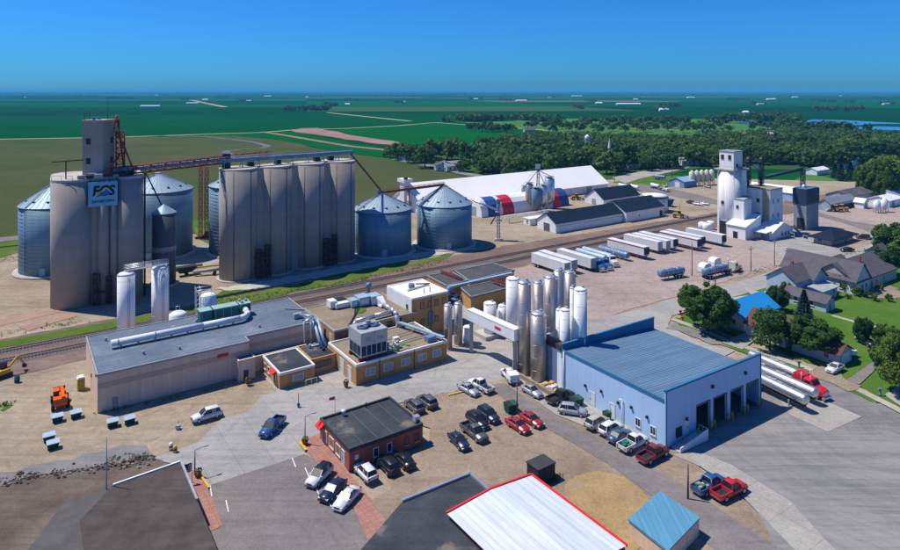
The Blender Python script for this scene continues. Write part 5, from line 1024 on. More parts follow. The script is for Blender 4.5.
u2,v2,Lu2,Lv2,h2 = boxpx(770,237,743,782.7,191.5)
fm = thing('feed_mill','square white concrete feed mill block with small dark windows','feed mill',W(u2,v2,0.38),A)
MB().box(0,0,0,Lu2,Lv2,h2).obj('wall',WCON,fm); MB().box(-0.12,-0.12,h2,Lu2+0.12,Lv2+0.12,h2+0.4).obj('roof_slab',mat('tan_roof',(0.26,0.22,0.18),0.9),fm)
MB().box(-0.03,0.2,0,0.0,3.0,h2-0.1).obj('tan_stain',mat('tan_paint',(0.42,0.36,0.27),0.8,0,0.15,0.2,0.4),fm)
for z in (h2-5.0,h2-10.5):
    for s in (4.2,8.2): win(fm,'x',s,s+1.0,z,z+1.3,0,GLASS,FRAME_D)
    for s in (1.6,5.2): win(fm,'y',s,s+0.9,z,z+1.4,0,glassmat('blue_glass',(0.06,0.12,0.20)),FRAME_W)
for s in (1.6,5.2): win(fm,'y',s,s+0.9,h2-14.8,h2-13.4,0,glassmat('blue_glass'),FRAME_W)
# dark legs on the mill roof
dl = thing('twin_legs','pair of dark elevator legs with orange tops above the feed mill','elevator leg',W(u2+2,v2+5.5,0.38+h2+0.4),A)
for x, y in ((1.0,5.0),(4.4,1.6)):
    mb = MB(); lattice(mb,(x,y,0),(x,y,9.2),1.4,1.4,8,0.14); mb.box(x-0.5,y-0.3,0,x-0.1,y+0.3,9); mb.box(x+0.1,y-0.3,0,x+0.5,y+0.3,9); mb.obj('leg_casing',DKC,dl)
    MB().box(x-1.1,y-0.9,9.2,x+1.1,y+0.9,10.6).obj('leg_head',DKC,dl); MB().box(x-0.4,y-0.35,10.6,x+0.4,y+0.35,11.2).obj('head_motor',mat('orange_motor',(0.7,0.16,0.04)),dl)
MB().tube((4.4,1.6,6.0),(14.5,10,6.5),0.6,8).obj('conveyor',DKC,dl); MB().path([(1.0,6.0,0),(1.0,6.0,4.2),(1.0,9.2,4.2),(1.0,9.2,0)],0.3,8).obj('white_hoop_pipe',WHT,dl)
u3,v3,Lu3,Lv3,h3 = boxpx(745.5,241.3,727,761,228.3)
ls = thing('lean_roof_shed','white shed with single sloping white roof at the foot of the elevator','shed',W(u3,v3,0.38),A)
MB().extr([(0,0),(Lu3,0),(Lu3,h3+3.4),(0,h3)],0,Lv3).obj('wall',WTANK,ls); MB().hexa([(-0.4,-0.4,h3-0.12),(Lu3,-0.4,h3+3.4),(Lu3,Lv3+0.3,h3+3.4),(-0.4,Lv3+0.3,h3-0.12)],[(-0.4,-0.4,h3+0.12),(Lu3,-0.4,h3+3.65),(Lu3,Lv3+0.3,h3+3.65),(-0.4,Lv3+0.3,h3+0.12)]).obj('roof',WHT,ls)
win(ls,'x',Lv3*0.42,Lv3*0.42+1.8,0,2.6,0,DARK,FRAME_W,'door'); win(ls,'y',Lu3*0.5,Lu3*0.5+0.9,1.6,2.6,0)
u4,v4,Lu4,Lv4,h4 = boxpx(745,238.6,735,753,201.5)
st_ = thing('receiving_tower','grey-white square tower rising out of the sloping roof shed','tower',W(u4,v4+0.6,0.38),A)
MB().box(0.3,0,0,Lu4,Lv4,h4).obj('wall',WCON,st_); MB().hexa([(0.1,-0.2,h4),(Lu4+0.2,-0.2,h4),(Lu4+0.2,Lv4+0.2,h4),(0.1,Lv4+0.2,h4)],[(0.1,-0.2,h4+0.3),(Lu4+0.2,-0.2,h4+0.9),(Lu4+0.2,Lv4+0.2,h4+0.9),(0.1,Lv4+0.2,h4+0.3)]).obj('roof',mat('grey_green_roof',(0.33,0.36,0.35)),st_); win(st_,'x',2.2,3.0,h4-3.4,h4-2.4,0.3,GLASS,FRAME_D)
u5,v5,Lu5,Lv5,h5 = boxpx(772,241.5,764.5,793,234)
of, ofr = gable('mill_office','small white gabled mill office with three little windows',u5,v5,Lu5,max(Lv5,6.0),h5,2.9,'v',WTANK,WHT,'office')
for s in (0.45,0.6,0.75): win(of,'y',Lu5*s,Lu5*s+0.8,1.0,2.0,0,GLASS,FRAME_D)
win(of,'x',1.0,4.2,0.2,2.6,0,GREYM,FRAME_W,'door'); MB().hexa([(-3.5,0.2,2.9),(0.2,0.2,3.3),(0.2,9,3.3),(-3.5,9,2.9)],[(-3.5,0.2,3.1),(0.2,0.2,3.5),(0.2,9,3.5),(-3.5,9,3.1)]).obj('canopy',WHT,of)
u6,v6,Lu6,Lv6,h6 = boxpx(806.5,231.6,793.5,818.5,190.5)
de = thing('dark_elevator','square elevator clad grey below and dark blue above with doorway','grain elevator',W(u6,v6,0.38),A)
MB().box(0,0,0,Lu6,Lv6,h6*0.63).obj('lower_wall',GRYC,de); MB().box(-0.25,-0.25,h6*0.63,Lu6+0.25,Lv6+0.25,h6).obj('upper_wall',DKC,de); MB().box(0,0,h6,Lu6,Lv6,h6+0.2).obj('roof',BLUES,de)
win(de,'x',1.0,Lv6-1.4,0,4.6,0,DARK,FRAME_D,'door')  # open doorway: its shade is painted as a dark slab on the wall
for x,y in ((2,2),(4,3.5)): MB().lathe([(1.0,0),(1.0,0.6),(0.2,1.6)],12,(x,y,h6+0.2)).obj('roof_hopper',ALU,de)
mb = MB(); lattice(mb,(Lu6*0.55,Lv6*0.8,h6),(Lu6*0.55,Lv6*0.8,h6+8.0),1.3,1.3,6,0.14); mb.tube((Lu6*0.55,Lv6*0.8,h6+7.4),(-10,Lv6+6,h6+4.5),0.7,8); mb.obj('leg_and_conveyor',DKC,de)
# buildings behind and to the right
w2,_ = gable('white_store','white gabled store with blue walls behind the feed mill',*UV(793,202.5),9.0,26,4.2,2.4,'v',mat('pale_blue_sheet',(0.30,0.46,0.62),0.5),WHT,'shed'); MB().box(8.99,2,0.2,9.04,5,3.2).obj('side_door',GREYM,w2)
u7,v7,Lu7,Lv7,h7 = boxpx(830.5,212.5,818,856,205)
g1,_ = gable('grey_implement_shed','grey open fronted implement shed with rust streaked roof',u7,v7,Lu7,Lv7,h7,2.0,'u',mat('grey_blue_sheet',(0.33,0.38,0.44)),seam_mat('rusty_grey_roof',(0.26,0.29,0.34),1.2,'X'),'shed'); win(g1,'y',2,Lu7-1,0,h7-1.4,0,DARK,FRAME_D,'door'); win(g1,'y',2.4,Lu7-2,h7-1.1,h7-0.6,0,LBLUE,FRAME_D,'door')  # dark slab below stands for the shade inside the open front
g2,_ = gable('dark_implement_shed','long shed with dark rusty roof right of the grey open shed',u7+Lu7+0.6,v7+3,26,11,3.8,2.2,'u',mat('grey_blue_sheet',(0.33,0.38,0.44)),mat('dark_rust_roof',(0.10,0.10,0.12),0.8,0,0.3,0.3),'shed'); win(g2,'y',6,10,0,3,0,GREYM,FRAME_W,'door')
u8,v8,Lu8,Lv8,h8 = boxpx(863.5,209.6,854,868,203.6); g3,_ = gable('small_white_shed','small white gabled shed in front of the dark rusty roof',u8,v8,Lu8,Lv8,h8,1.6,'v',WTANK,WHT,'shed'); win(g3,'y',1.0,3.0,0,2.4,0,GREYM,FRAME_W,'door')
g4,_ = gable('low_white_shed','long low white shed at the right edge behind the hopper bins',*UV(889,208.5),40,9,3.2,1.6,'u',WTANK,WHT,'shed'); win(g4,'y',3,6,0,2.6,0,GREYM,FRAME_W,'door')
for k, (px,py) in enumerate(((877,213.5),(884.5,212.8))):
    q = G(px,py); t = thing('feed_bin',('left','right')[k]+' white feed hopper bin on legs near the right sheds','hopper bin',(q.x,q.y,0.38),0,'white feed bins')
    MB().lathe([(0.3,0.8),(1.45,2.4),(1.45,4.6+k*0.6),(0.5,5.6+k*0.6),(0.35,5.8+k*0.6)],20).obj('shell',WTANK,t); [MB().tube((math.cos(a)*1.4,math.sin(a)*1.4,0),(math.cos(a)*1.4,math.sin(a)*1.4,3.6),0.12,5).obj('leg',GREYM,t) for a in (0.6,2.2,3.7,5.3)]
u9,v9,Lu9,Lv9,h9 = boxpx(832.7,248.2,809.5,857,241.6)
sc_ = thing('scale_office','low office with wide navy hipped roof beside the road','office',W(u9,v9,0.45),A)
MB().box(1,1,0,Lu9-1,Lv9-1,h9-0.1).obj('wall',mat('tan_block_wall',(0.36,0.33,0.30),0.8,0,0.08),sc_)
MB().add([(-0.6,-0.6,h9),(Lu9+0.6,-0.6,h9),(Lu9+0.6,Lv9+0.6,h9),(-0.6,Lv9+0.6,h9),(Lu9*0.42,Lv9*0.5,h9+2.4),(Lu9*0.58,Lv9*0.5,h9+2.4),(-0.6,-0.6,h9-0.25),(Lu9+0.6,-0.6,h9-0.25),(Lu9+0.6,Lv9+0.6,h9-0.25),(-0.6,Lv9+0.6,h9-0.25)],[(0,1,5,4),(1,2,5),(2,3,4,5),(3,0,4),(6,7,1,0),(7,8,2,1),(8,9,3,2),(9,6,0,3),(9,8,7,6)]).obj('roof',NAVY,sc_)
for s in (4,9,14): win(sc_,'x',s,s+1.6,0.9,2.0,1.0); win(sc_,'y',s,s+1.6,0.9,2.0,1.0)
win(sc_,'y',11.5,12.5,0,2.1,1.0,DARK,FRAME_W,'door')
# cream tanks on a stand, blue shed
for k in range(5):
    q = G(692+k*4.9,186.5-k*0.35); t = thing('cream_tank','cream fertiliser tank, %s of five in a row by the blue shed'%('first','second','third','fourth','fifth')[k],'tank',(q.x,q.y,0.38),0,'cream tanks in a row')
    MB().lathe([(0.4,1.8),(1.6,3.0),(1.6,7.8),(0.5,8.8),(0.3,9.0)],18).obj('shell',mat('cream_paint',(0.62,0.58,0.46),0.5),t); [MB().tube((x,y,0),(x,y,3.4),0.14,5).obj('leg',DARK,t) for x in (-1.1,1.1) for y in (-1.1,1.1)]
gb_,_ = gable('blue_shed','small blue and white shed left of the cream tanks',*UV(684,188.5),12,10,3.4,1.8,'u',mat('mid_blue_sheet',(0.16,0.30,0.48)),LBLUE,'shed'); win(gb_,'x',3,6,0,2.8,0,FRAME_W,FRAME_W,'door')
for k, (px,py) in enumerate(((702.5,231.2),(707,232.6),(710.5,230.2))):
    q = G(px,py); t = thing('poly_tank','%s of three squat white plastic tanks by the elevator'%('left','front','right')[k],'tank',(q.x,q.y,0.4),0,'white plastic tanks'); MB().lathe([(1.6,0),(1.6,2.8),(1.2,3.2),(0.4,3.4)],18).obj('shell',WTANK,t); MB().cyl((0,0,3.35),0.4,0,0.3,10).obj('cap',GREYM,t)
gable('white_lot_shed','small pale shed standing on the far green lawn',*UV(817,176),16,7,3.0,1.5,'u',WTANK,WHT,'shed')

# ------------------------------------------------------------------ cars
CARM = {}
PCOL = {'white':(0.66,0.67,0.69),'silver':(0.36,0.40,0.45),'grey':(0.13,0.13,0.14),'black':(0.012,0.013,0.016),'navy':(0.012,0.025,0.06),'blue':(0.02,0.09,0.26),'steelblue':(0.06,0.12,0.20),'red':(0.34,0.012,0.025),'brightred':(0.55,0.015,0.03),'maroon':(0.20,0.012,0.03),'tan':(0.42,0.40,0.36)}
TAIL = mat('tail_lamp',(0.35,0.01,0.01),0.3); HEAD = mat('head_lamp',(0.7,0.72,0.75),0.2); BUMP = mat('bumper_grey',(0.10,0.10,0.11),0.5)
def ring(x, zb, zt, hb, ht, sh=None):     # cross-section at x
    zs = zb + (zt-zb)*0.55
    return [(x,-hb*0.9,zb),(x,hb*0.9,zb),(x,hb,zb+(zt-zb)*0.25),(x,hb,zs),(x,ht,zt),(x,-ht,zt),(x,-hb,zs),(x,-hb,zb+(zt-zb)*0.25)]
KIND = {                                   # body rings, glasshouse rings (x, base half width, roof half width, z base, z roof), wheel x, radius
 'sedan': dict(L=4.8,body=[(-2.4,0.42,0.78,0.72,0.62),(-2.25,0.26,0.98,0.86,0.78),(-1.6,0.22,1.02,0.91,0.82),(0.9,0.22,0.98,0.91,0.82),(1.9,0.24,0.86,0.88,0.78),(2.35,0.30,0.70,0.76,0.64)],
    gl=[(-1.75,0.76,0.98),(-1.0,0.64,1.40),(0.1,0.66,1.42),(1.05,0.78,0.96)],roof=(-1.05,0.15),rz=1.44,w=(-1.4,1.4,0.33,0.86)),
 'suv': dict(L=4.8,body=[(-2.4,0.45,1.0,0.84,0.80),(-2.3,0.32,1.08,0.94,0.88),(-1.4,0.28,1.08,0.96,0.88),(0.9,0.28,1.06,0.96,0.87),(1.9,0.30,0.98,0.93,0.82),(2.4,0.36,0.80,0.82,0.72)],
    gl=[(-2.2,0.82,1.06),(-1.9,0.70,1.66),(0.25,0.72,1.70),(1.15,0.82,1.04)],roof=(-2.0,0.3),rz=1.72,w=(-1.45,1.42,0.37,0.90)),
 'pickup': dict(L=5.8,body=[(-0.55,0.34,1.12,0.98,0.94),(0.4,0.34,1.12,0.99,0.94),(1.5,0.34,1.12,0.99,0.92),(2.4,0.36,1.06,0.97,0.86),(2.85,0.42,0.92,0.90,0.78)],
    gl=[(-0.55,0.84,1.10),(-0.40,0.72,1.80),(0.75,0.74,1.84),(1.55,0.86,1.12)],roof=(-0.5,0.85),rz=1.86,w=(-1.85,1.85,0.42,0.94)),
}
import bmesh
def soften(mb, wd):                       # round the pressed-steel edges
    bm = bmesh.new(); vs = [bm.verts.new(v) for v in mb.v]
    for f in mb.f: bm.faces.new([vs[i] for i in f])
    bmesh.ops.recalc_face_normals(bm, faces=bm.faces)
    bmesh.ops.bevel(bm, geom=[e for e in bm.edges if len(e.link_faces) == 2 and e.calc_face_angle(0) > 0.35], offset=wd, segments=2, affect='EDGES', clamp_overlap=True)
    o = MB(); bm.verts.index_update(); o.add([v.co.copy() for v in bm.verts], [[v.index for v in f.verts] for f in bm.faces], True); bm.free(); return o
def car_meshes(kind, colour, roofc):
    key = (kind, colour, roofc)
    if key in CARM: return CARM[key]
    K = KIND[kind]; pm = paint('paint_'+colour, PCOL[colour], 0.32, 0.3 if colour in ('silver','grey','steelblue') else 0.0); rm = paint('paint_'+roofc, PCOL[roofc], 0.32) 
    L = []
    L.append(('body',MB().loft([ring(*q) for q in K['body']]),pm,None))
    g = K['gl']; secs = []
    b0,b1,b2,b3 = g
    gm = MB().hexa([(b0[0],-b0[1],b0[2]-0.06),(b3[0],-b3[1],b3[2]-0.06),(b3[0],b3[1],b3[2]-0.06),(b0[0],b0[1],b0[2]-0.06)],[(b1[0],-b1[1],b1[2]),(b2[0],-b2[1],b2[2]),(b2[0],b2[1],b2[2]),(b1[0],b1[1],b1[2])])
    L.append(('glasshouse',gm,CGLASS,None))
    rf = MB().hexa([(b1[0]-0.06,-b1[1]-0.03,b1[2]-0.07),(b2[0]+0.06,-b2[1]-0.03,b2[2]-0.07),(b2[0]+0.06,b2[1]+0.03,b2[2]-0.07),(b1[0]-0.06,b1[1]+0.03,b1[2]-0.07)],[(b1[0]+0.1,-b1[1]+0.07,b1[2]+0.05),(b2[0]-0.1,-b2[1]+0.07,b2[2]+0.05),(b2[0]-0.1,b2[1]-0.07,b2[2]+0.05),(b1[0]+0.1,b1[1]-0.07,b1[2]+0.05)])
    L.append(('roof',rf,rm,None))
    pl = MB()
    for s in (-1,1):
        pl.beam((b0[0],s*b0[1],b0[2]-0.03),(b1[0],s*b1[1],b1[2]-0.02),0.10,0.10); pl.beam((b3[0],s*b3[1],b3[2]-0.03),(b2[0],s*b2[1],b2[2]-0.02),0.08,0.08)
        xm = (b1[0]+b2[0])/2; pl.beam((xm,s*(b0[1]+b3[1])/2*1.01,b0[2]-0.05),(xm,s*(b1[1]+0.01),b1[2]-0.02),0.12,0.06)
        if kind == 'suv': pl.beam((b1[0]+0.75,s*b0[1]*1.01,b0[2]-0.05),(b1[0]+0.7,s*(b1[1]+0.01),b1[2]-0.02),0.14,0.06)
    L.append(('pillars',pl,pm,None))
    xr, xf, wr, wy = K['w']
    for x in (xr,xf):
        for s in (-1,1):
            L.append(('wheel',MB().tube((x,s*(wy-0.18),wr),(x,s*(wy+0.05),wr),wr,16),TYRE,('rim',MB().tube((x,s*(wy+0.0),wr),(x,s*(wy+0.065),wr),wr*0.62,12),RIM)))
    xe = K['body'][-1][0]; zb = K['body'][-1][1]
    for s in (-1,1):
        L.append(('headlight',MB().cbox((xe-0.14,s*0.60,zb+0.34),(0.28,0.34,0.16)),HEAD,None))
    if kind == 'pickup':
        bd = MB(); y = 0.97
        bd.box(-2.9,-y,0.5,-0.6,y,0.66); bd.box(-2.9,-y,0.66,-0.6,-y+0.12,1.14); bd.box(-2.9,y-0.12,0.66,-0.6,y,1.14); bd.box(-2.9,-y+0.12,0.66,-2.82,y-0.12,1.12); bd.box(-0.68,-y+0.12,0.66,-0.6,y-0.12,1.14)
        L.append(('bed',bd,pm,('bed_liner',MB().box(-2.8,-y+0.13,0.665,-0.7,y-0.13,0.70),DARK)))
        xb = -2.9
    else: xb = K['body'][0][0]
    for s in (-1,1): L.append(('tail_light',MB().cbox((xb+0.02,s*0.72,0.88),(0.12,0.22,0.22)),TAIL,None))
    L.append(('bumper',MB().box(xb-0.10,-0.78,0.42,xb+0.12,0.78,0.60),BUMP if kind != 'sedan' else pm,None)); L.append(('bumper',MB().box(xe-0.15,-0.76,0.34,xe+0.06,0.76,0.50),BUMP if kind != 'sedan' else pm,None)); L.append(('grille',MB().box(xe-0.2,-0.42,zb+0.22,xe+0.03,0.42,zb+0.40),DARK,None))
    [L.append(('mirror',MB().cbox((b3[0]-0.25,s*(b3[1]+0.16),b3[2]+0.1),(0.16,0.2,0.14)),pm,None)) for s in (-1,1)]
    out = []
    for n_, mb, m_, sub in L:
        if n_ in ('body','roof'): mb = soften(mb, 0.07)
        out.append((n_, mb.mesh(n_, m_), (sub[0], sub[1].mesh(sub[0], sub[2])) if sub else None))
    CARM[key] = out; return out
def car(rear, front, kind, colour, label, roofc=None, z=0.5, load=None, name=None):
    a, b = G(*rear), G(*front); c = (a+b)/2; d = b-a; rz = math.atan2(d.y, d.x)
    nm_ = name or {'sedan':'car','suv':'sport_utility_car','pickup':'pickup_truck'}[kind]
    t = thing(nm_, label, {'sedan':'car','suv':'car','pickup':'pickup truck'}[kind], (c.x,c.y,z), rz, 'vehicles parked around the plant')
    for n_, me, sub in car_meshes(kind, colour, roofc or colour):
        o = link(n_, me, t)
        if n_ == 'pillars': o['kind'] = 'stuff'
        if sub: link(sub[0], sub[1], o)
    if load:
        for k in range(load): 
            s = random.uniform(0.3,0.55); MB().cbox((random.uniform(-2.4,-1.0),random.uniform(-0.5,0.5),0.72+s/2),(s*1.3,s,s)).obj('cargo',random.choice((mat('green_cargo',(0.03,0.18,0.14)),WHT,mat('tan_cargo',(0.35,0.25,0.16)),GREYM)),t)
    return t
CARS = [
 ((220,417.5),(193,425.5),'suv','white','white sport utility parked alone along the grey shed yard',None,0.5),
 ((280,425.5),(264,441.5),'pickup','blue','blue pickup driving alone along the main street',None,0.46),
 ((326,477.5),(312.5,490.5),'suv','white','white hatchback with black roof parked on the purple tarmac','black',0.58),
 ((340,491),(325,506),'sedan','navy','dark car at the bottom edge beside the brick sidewalk',None,0.58),
 ((354,499),(339,515),'sedan','white','white car cut by the bottom edge beside the brick sidewalk',None,0.58),
 ((372.5,487),(358.5,472.5),'suv','white','white car nosed up to the red brick wall, left of three',None,0.52),
 ((394,479),(381,466),'suv','black','black sport utility nosed up to the red brick wall, middle of three',None,0.52),
 ((410,473.5),(397,461),'sedan','black','black sedan nosed up to the red brick wall, right of three',None,0.52),
 ((421.5,418.5),(407,406.5),'suv','grey','grey sport utility parked behind the red brick building, left one',None,0.52),
 ((434,413),(420,402.5),'suv','grey','grey car parked behind the red brick building, right one',None,0.52),
 ((452,441),(466.5,455.5),'sedan','navy','dark blue sedan in the gravel lot, first of the row of four',None,0.52),
 ((464,431),(485,448),'pickup','grey','grey pickup with open bed in the gravel lot row of four',None,0.52),
 ((470,422),(485.5,433.5),'suv','black','black sport utility in the gravel lot row of four',None,0.52),
 ((481,416),(496.5,427.5),'suv','navy','dark blue sport utility, last of the gravel lot row of four',None,0.52),
 ((509.5,426.5),(527,438),'sedan','red','red sedan in the gravel lot, left of the two red cars',None,0.52),
 ((523,420.8),(541,432.2),'sedan','red','red sedan in the gravel lot, right of the two red cars',None,0.52),
 ((462,391.8),(475.8,399.2),'sedan','silver','silver sedan beside the white pickup at the top of the gravel lot',None,0.52),
 ((490,397),(472,386.5),'pickup','white','white pickup with dark bed at the top of the gravel lot',None,0.52),
 ((524,392.5),(540.5,402.5),'sedan','silver','silver sedan parked alone near the concrete kerb wall',None,0.62),
 ((550,408),(571,399.5),'pickup','black','black pickup parked below the pallets near the blue garage',None,0.62),
 ((562,416),(584,419.2),'suv','silver','silver sport utility parked askew by the blue garage',None,0.62),
 ((587.5,434.5),(606.5,424.5),'suv','tan','cream sport utility along the blue garage, first of the row',None,0.62),
 ((602,440.5),(620,431.5),'suv','white','white wagon along the blue garage, second of the row',None,0.62),
 ((610.5,447.5),(629,438.5),'sedan','steelblue','slate blue sedan along the blue garage, third of the row',None,0.62),
 ((621,457),(645.5,444.5),'pickup','white','white pickup with cargo in its bed along the blue garage',None,0.62),
 ((641,468.5),(665,456),'pickup','maroon','maroon pickup at the corner of the blue garage',None,0.62),
 ((696.5,500),(722,486.5),'pickup','blue','blue pickup with junk in its bed at the bottom right',None,0.58),
 ((716.5,505),(742,492.5),'pickup','brightred','bright red pickup at the bottom right edge',None,0.58),
 ((841.5,370.5),(828,377.5),'sedan','white','white car parked in front of the brown roofed garage',None,0.6),
 ((872,349.5),(860,343.5),'sedan','navy','dark blue car under trees on the right lawn',None,0.5),
 ((853,252.3),(841,253),'sedan','black','black car in front of the navy roofed scale office',None,0.5),
 ((871,240.5),(856,239.5),'suv','black','black sport utility right of the navy roofed scale office',None,0.5),
 ((879,239),(870,240.5),'sedan','silver','silver car right of the scale office behind the black one',None,0.5),
 ((897,238),(886,240),'sedan','navy','dark car at the right edge beyond the scale office',None,0.5),
 ((728,230.5),(722,232.5),'pickup','white','white truck in the doorway of the white elevator',None,0.45),
 ((687,203.5),(695,205),'sedan','black','dark car on the far yard left of two white cars',None,0.45),
 ((695,205.5),(702,206.5),'sedan','white','white car on the far yard, left of two',None,0.45),
 ((701,205),(708,206),'sedan','white','white car on the far yard, right of two',None,0.45),
 ((704,187.5),(711,189),'sedan','silver','silver car parked below the cream tanks',None,0.45),
]
for c_ in CARS:
    ld = 5 if 'cargo' in c_[4] else 8 if 'junk' in c_[4] else None
    t = car(c_[0],c_[1],c_[2],c_[3],c_[4],c_[5],c_[6],ld)
    if 'junk' in c_[4]: MB().tube((-0.7,-0.8,1.1),(-0.7,-0.8,2.0),0.06,5).tube((-0.7,0.8,1.1),(-0.7,0.8,2.0),0.06,5).tube((-0.7,-0.8,2.0),(-0.7,0.8,2.0),0.06,5).obj('headache_rack',LBLUE,t)
t = car((513.5,387),(506,377.5),'pickup','white','small white utility truck by the concrete kerb wall',None,0.62); MB().box(-2.8,-0.95,1.1,-0.7,0.95,1.9).obj('utility_box',WHT,t)

# ------------------------------------------------------------------ trailers and tractors (local x forward)
TRM = {}
def shared(key, mb, m):
    if key not in TRM: TRM[key] = mb().mesh(key[0], m)
    return TRM[key]
def dualw(x, y, r=0.5): return lambda: MB().tube((x,y-0.28,r),(x,y+0.28,r),r,14)
def add_wheels(t, xs, y=0.95, r=0.5):
    for x in xs:
        for s in (-1,1):
            w_ = link('wheel', shared(('wheel',x,y,s,r), dualw(x,s*y,r), TYRE), t)
            link('rim', shared(('rim',x,y,s,r), lambda: MB().tube((x,s*(y+0.24),r),(x,s*(y+0.30),r),r*0.55,10), RIM), w_)
def box_trailer(ga, gb, label, L=14.6, col='white_trailer', colv=(0.66,0.68,0.70), stripe=None, reefer=False, z=0.4, group='trailers parked on the pink gravel lot'):
    """ga is the far rear end, gb the near front end, on the ground"""
    a, b = G(*ga), G(*gb); d = (b-a).normalized(); c = (a+b)/2
    t = thing('box_trailer', label, 'trailer', (c.x,c.y,z), math.atan2(d.y,d.x), group); h = L/2
    link('body', shared(('body',L,col), lambda: MB().box(-h,-1.28,1.15,h,1.28,4.05), mat(col,colv,0.45,0,0.06,0.3,0.2,((0.8,0.001,0.001),0.1))), t)
    link('roof', shared(('roof',L), lambda: MB().box(-h-0.02,-1.30,4.05,h+0.02,1.30,4.12), mat('trailer_roof',(0.60,0.62,0.64),0.5)), t)
    link('chassis', shared(('chassis',L), lambda: MB().box(-h,-0.6,0.9,h,0.6,1.15).box(-h,-1.2,0.55,-h+0.15,1.2,0.75), DARK), t)
    add_wheels(t, (-h+1.6,-h+2.9))
    for s in (-1,1): link('landing_leg', shared(('landing_leg',L,s), lambda: MB().box(h-3.2,s*0.7-0.1,0,h-3.0,s*0.7+0.1,1.0), GREYM), t)
    link('front_panel', shared(('front_panel',L,reefer), lambda: MB().box(h,-1.0,1.7,h+0.45,1.0,3.9) if reefer else MB().box(h,-1.1,1.3,h+0.04,1.1,3.9), DARK if reefer else GREYM), t)
    link('rear_door', shared(('rear_door',L), lambda: MB().box(-h-0.05,-1.2,1.25,-h,-0.02,3.95).box(-h-0.05,0.02,1.25,-h,1.2,3.95), ALU), t)
    if stripe:
        for s in (-1,1): link('stripe', shared(('stripe',L,s), lambda: MB().box(-h,s*1.285-0.006,3.62,h,s*1.285+0.006,3.98).box(-h,s*1.285-0.006,1.16,h,s*1.285+0.006,1.38), mat('stripe_red',(0.38,0.03,0.04))), t)
    return t
def tank_trailer(ga, gb, label, L=12.5, m=ALU, z=0.4, r=1.0, group='tank trailers', zc=2.2):
    a, b = G(*ga), G(*gb); d = (b-a).normalized(); c = (a+b)/2
    t = thing('tank_trailer', label, 'tank trailer', (c.x,c.y,z), math.atan2(d.y,d.x), group); h = L/2
    def lathe_x():
        mb = MB().lathe([(0.05,-h),(r*0.6,-h+0.05),(r*0.92,-h+0.22),(r,-h+0.45),(r,h-0.45),(r*0.92,h-0.22),(r*0.6,h-0.05),(0.05,h)],22); mb.v = [(z_,x_,y_+zc) for x_,y_,z_ in mb.v]; return mb
    def rings():
        mb = MB()
        for k in range(5):
            q = -h+0.9+k*(L-1.8)/4; mb.lathe([(r+0.004,q-0.06),(r+0.03,q-0.05),(r+0.03,q+0.05),(r+0.004,q+0.06)],22)
        mb.v = [(z_,x_,y_+zc) for x_,y_,z_ in mb.v]; return mb
    link('tank', shared(('tank',L,r,zc,m.name), lathe_x, m), t); link('tank_bands', shared(('tank_bands',L,r,zc), rings, ALU), t)
    link('manhole', shared(('manhole',L,zc,r), lambda: MB().cyl((0,0,zc+r-0.05),0.35,0,0.25,12).box(-1.6,-0.35,zc+r-0.02,1.6,0.35,zc+r+0.06), GREYM), t)
    link('chassis', shared(('tchassis',L), lambda: MB().box(-h+0.3,-0.5,0.85,h-0.6,0.5,1.2), DARK), t)
    link('fender', shared(('fender',L), lambda: MB().box(-h+0.6,-1.2,1.1,-h+3.6,-0.6,1.18).box(-h+0.6,0.6,1.1,-h+3.6,1.2,1.18), ALU), t)
    add_wheels(t, (-h+1.4,-h+2.7))
    for s in (-1,1): link('landing_leg', shared(('tlanding',L,s), lambda: MB().box(h-3.2,s*0.7-0.1,0,h-3.0,s*0.7+0.1,1.2), GREYM), t)
    link('ladder', shared(('tladder',L,zc), lambda: MB().tube((-h-0.05,-0.25,0.9),(-h-0.05,-0.25,zc+0.8),0.04,4).tube((-h-0.05,0.25,0.9),(-h-0.05,0.25,zc+0.8),0.04,4), GREYM), t)
    return t
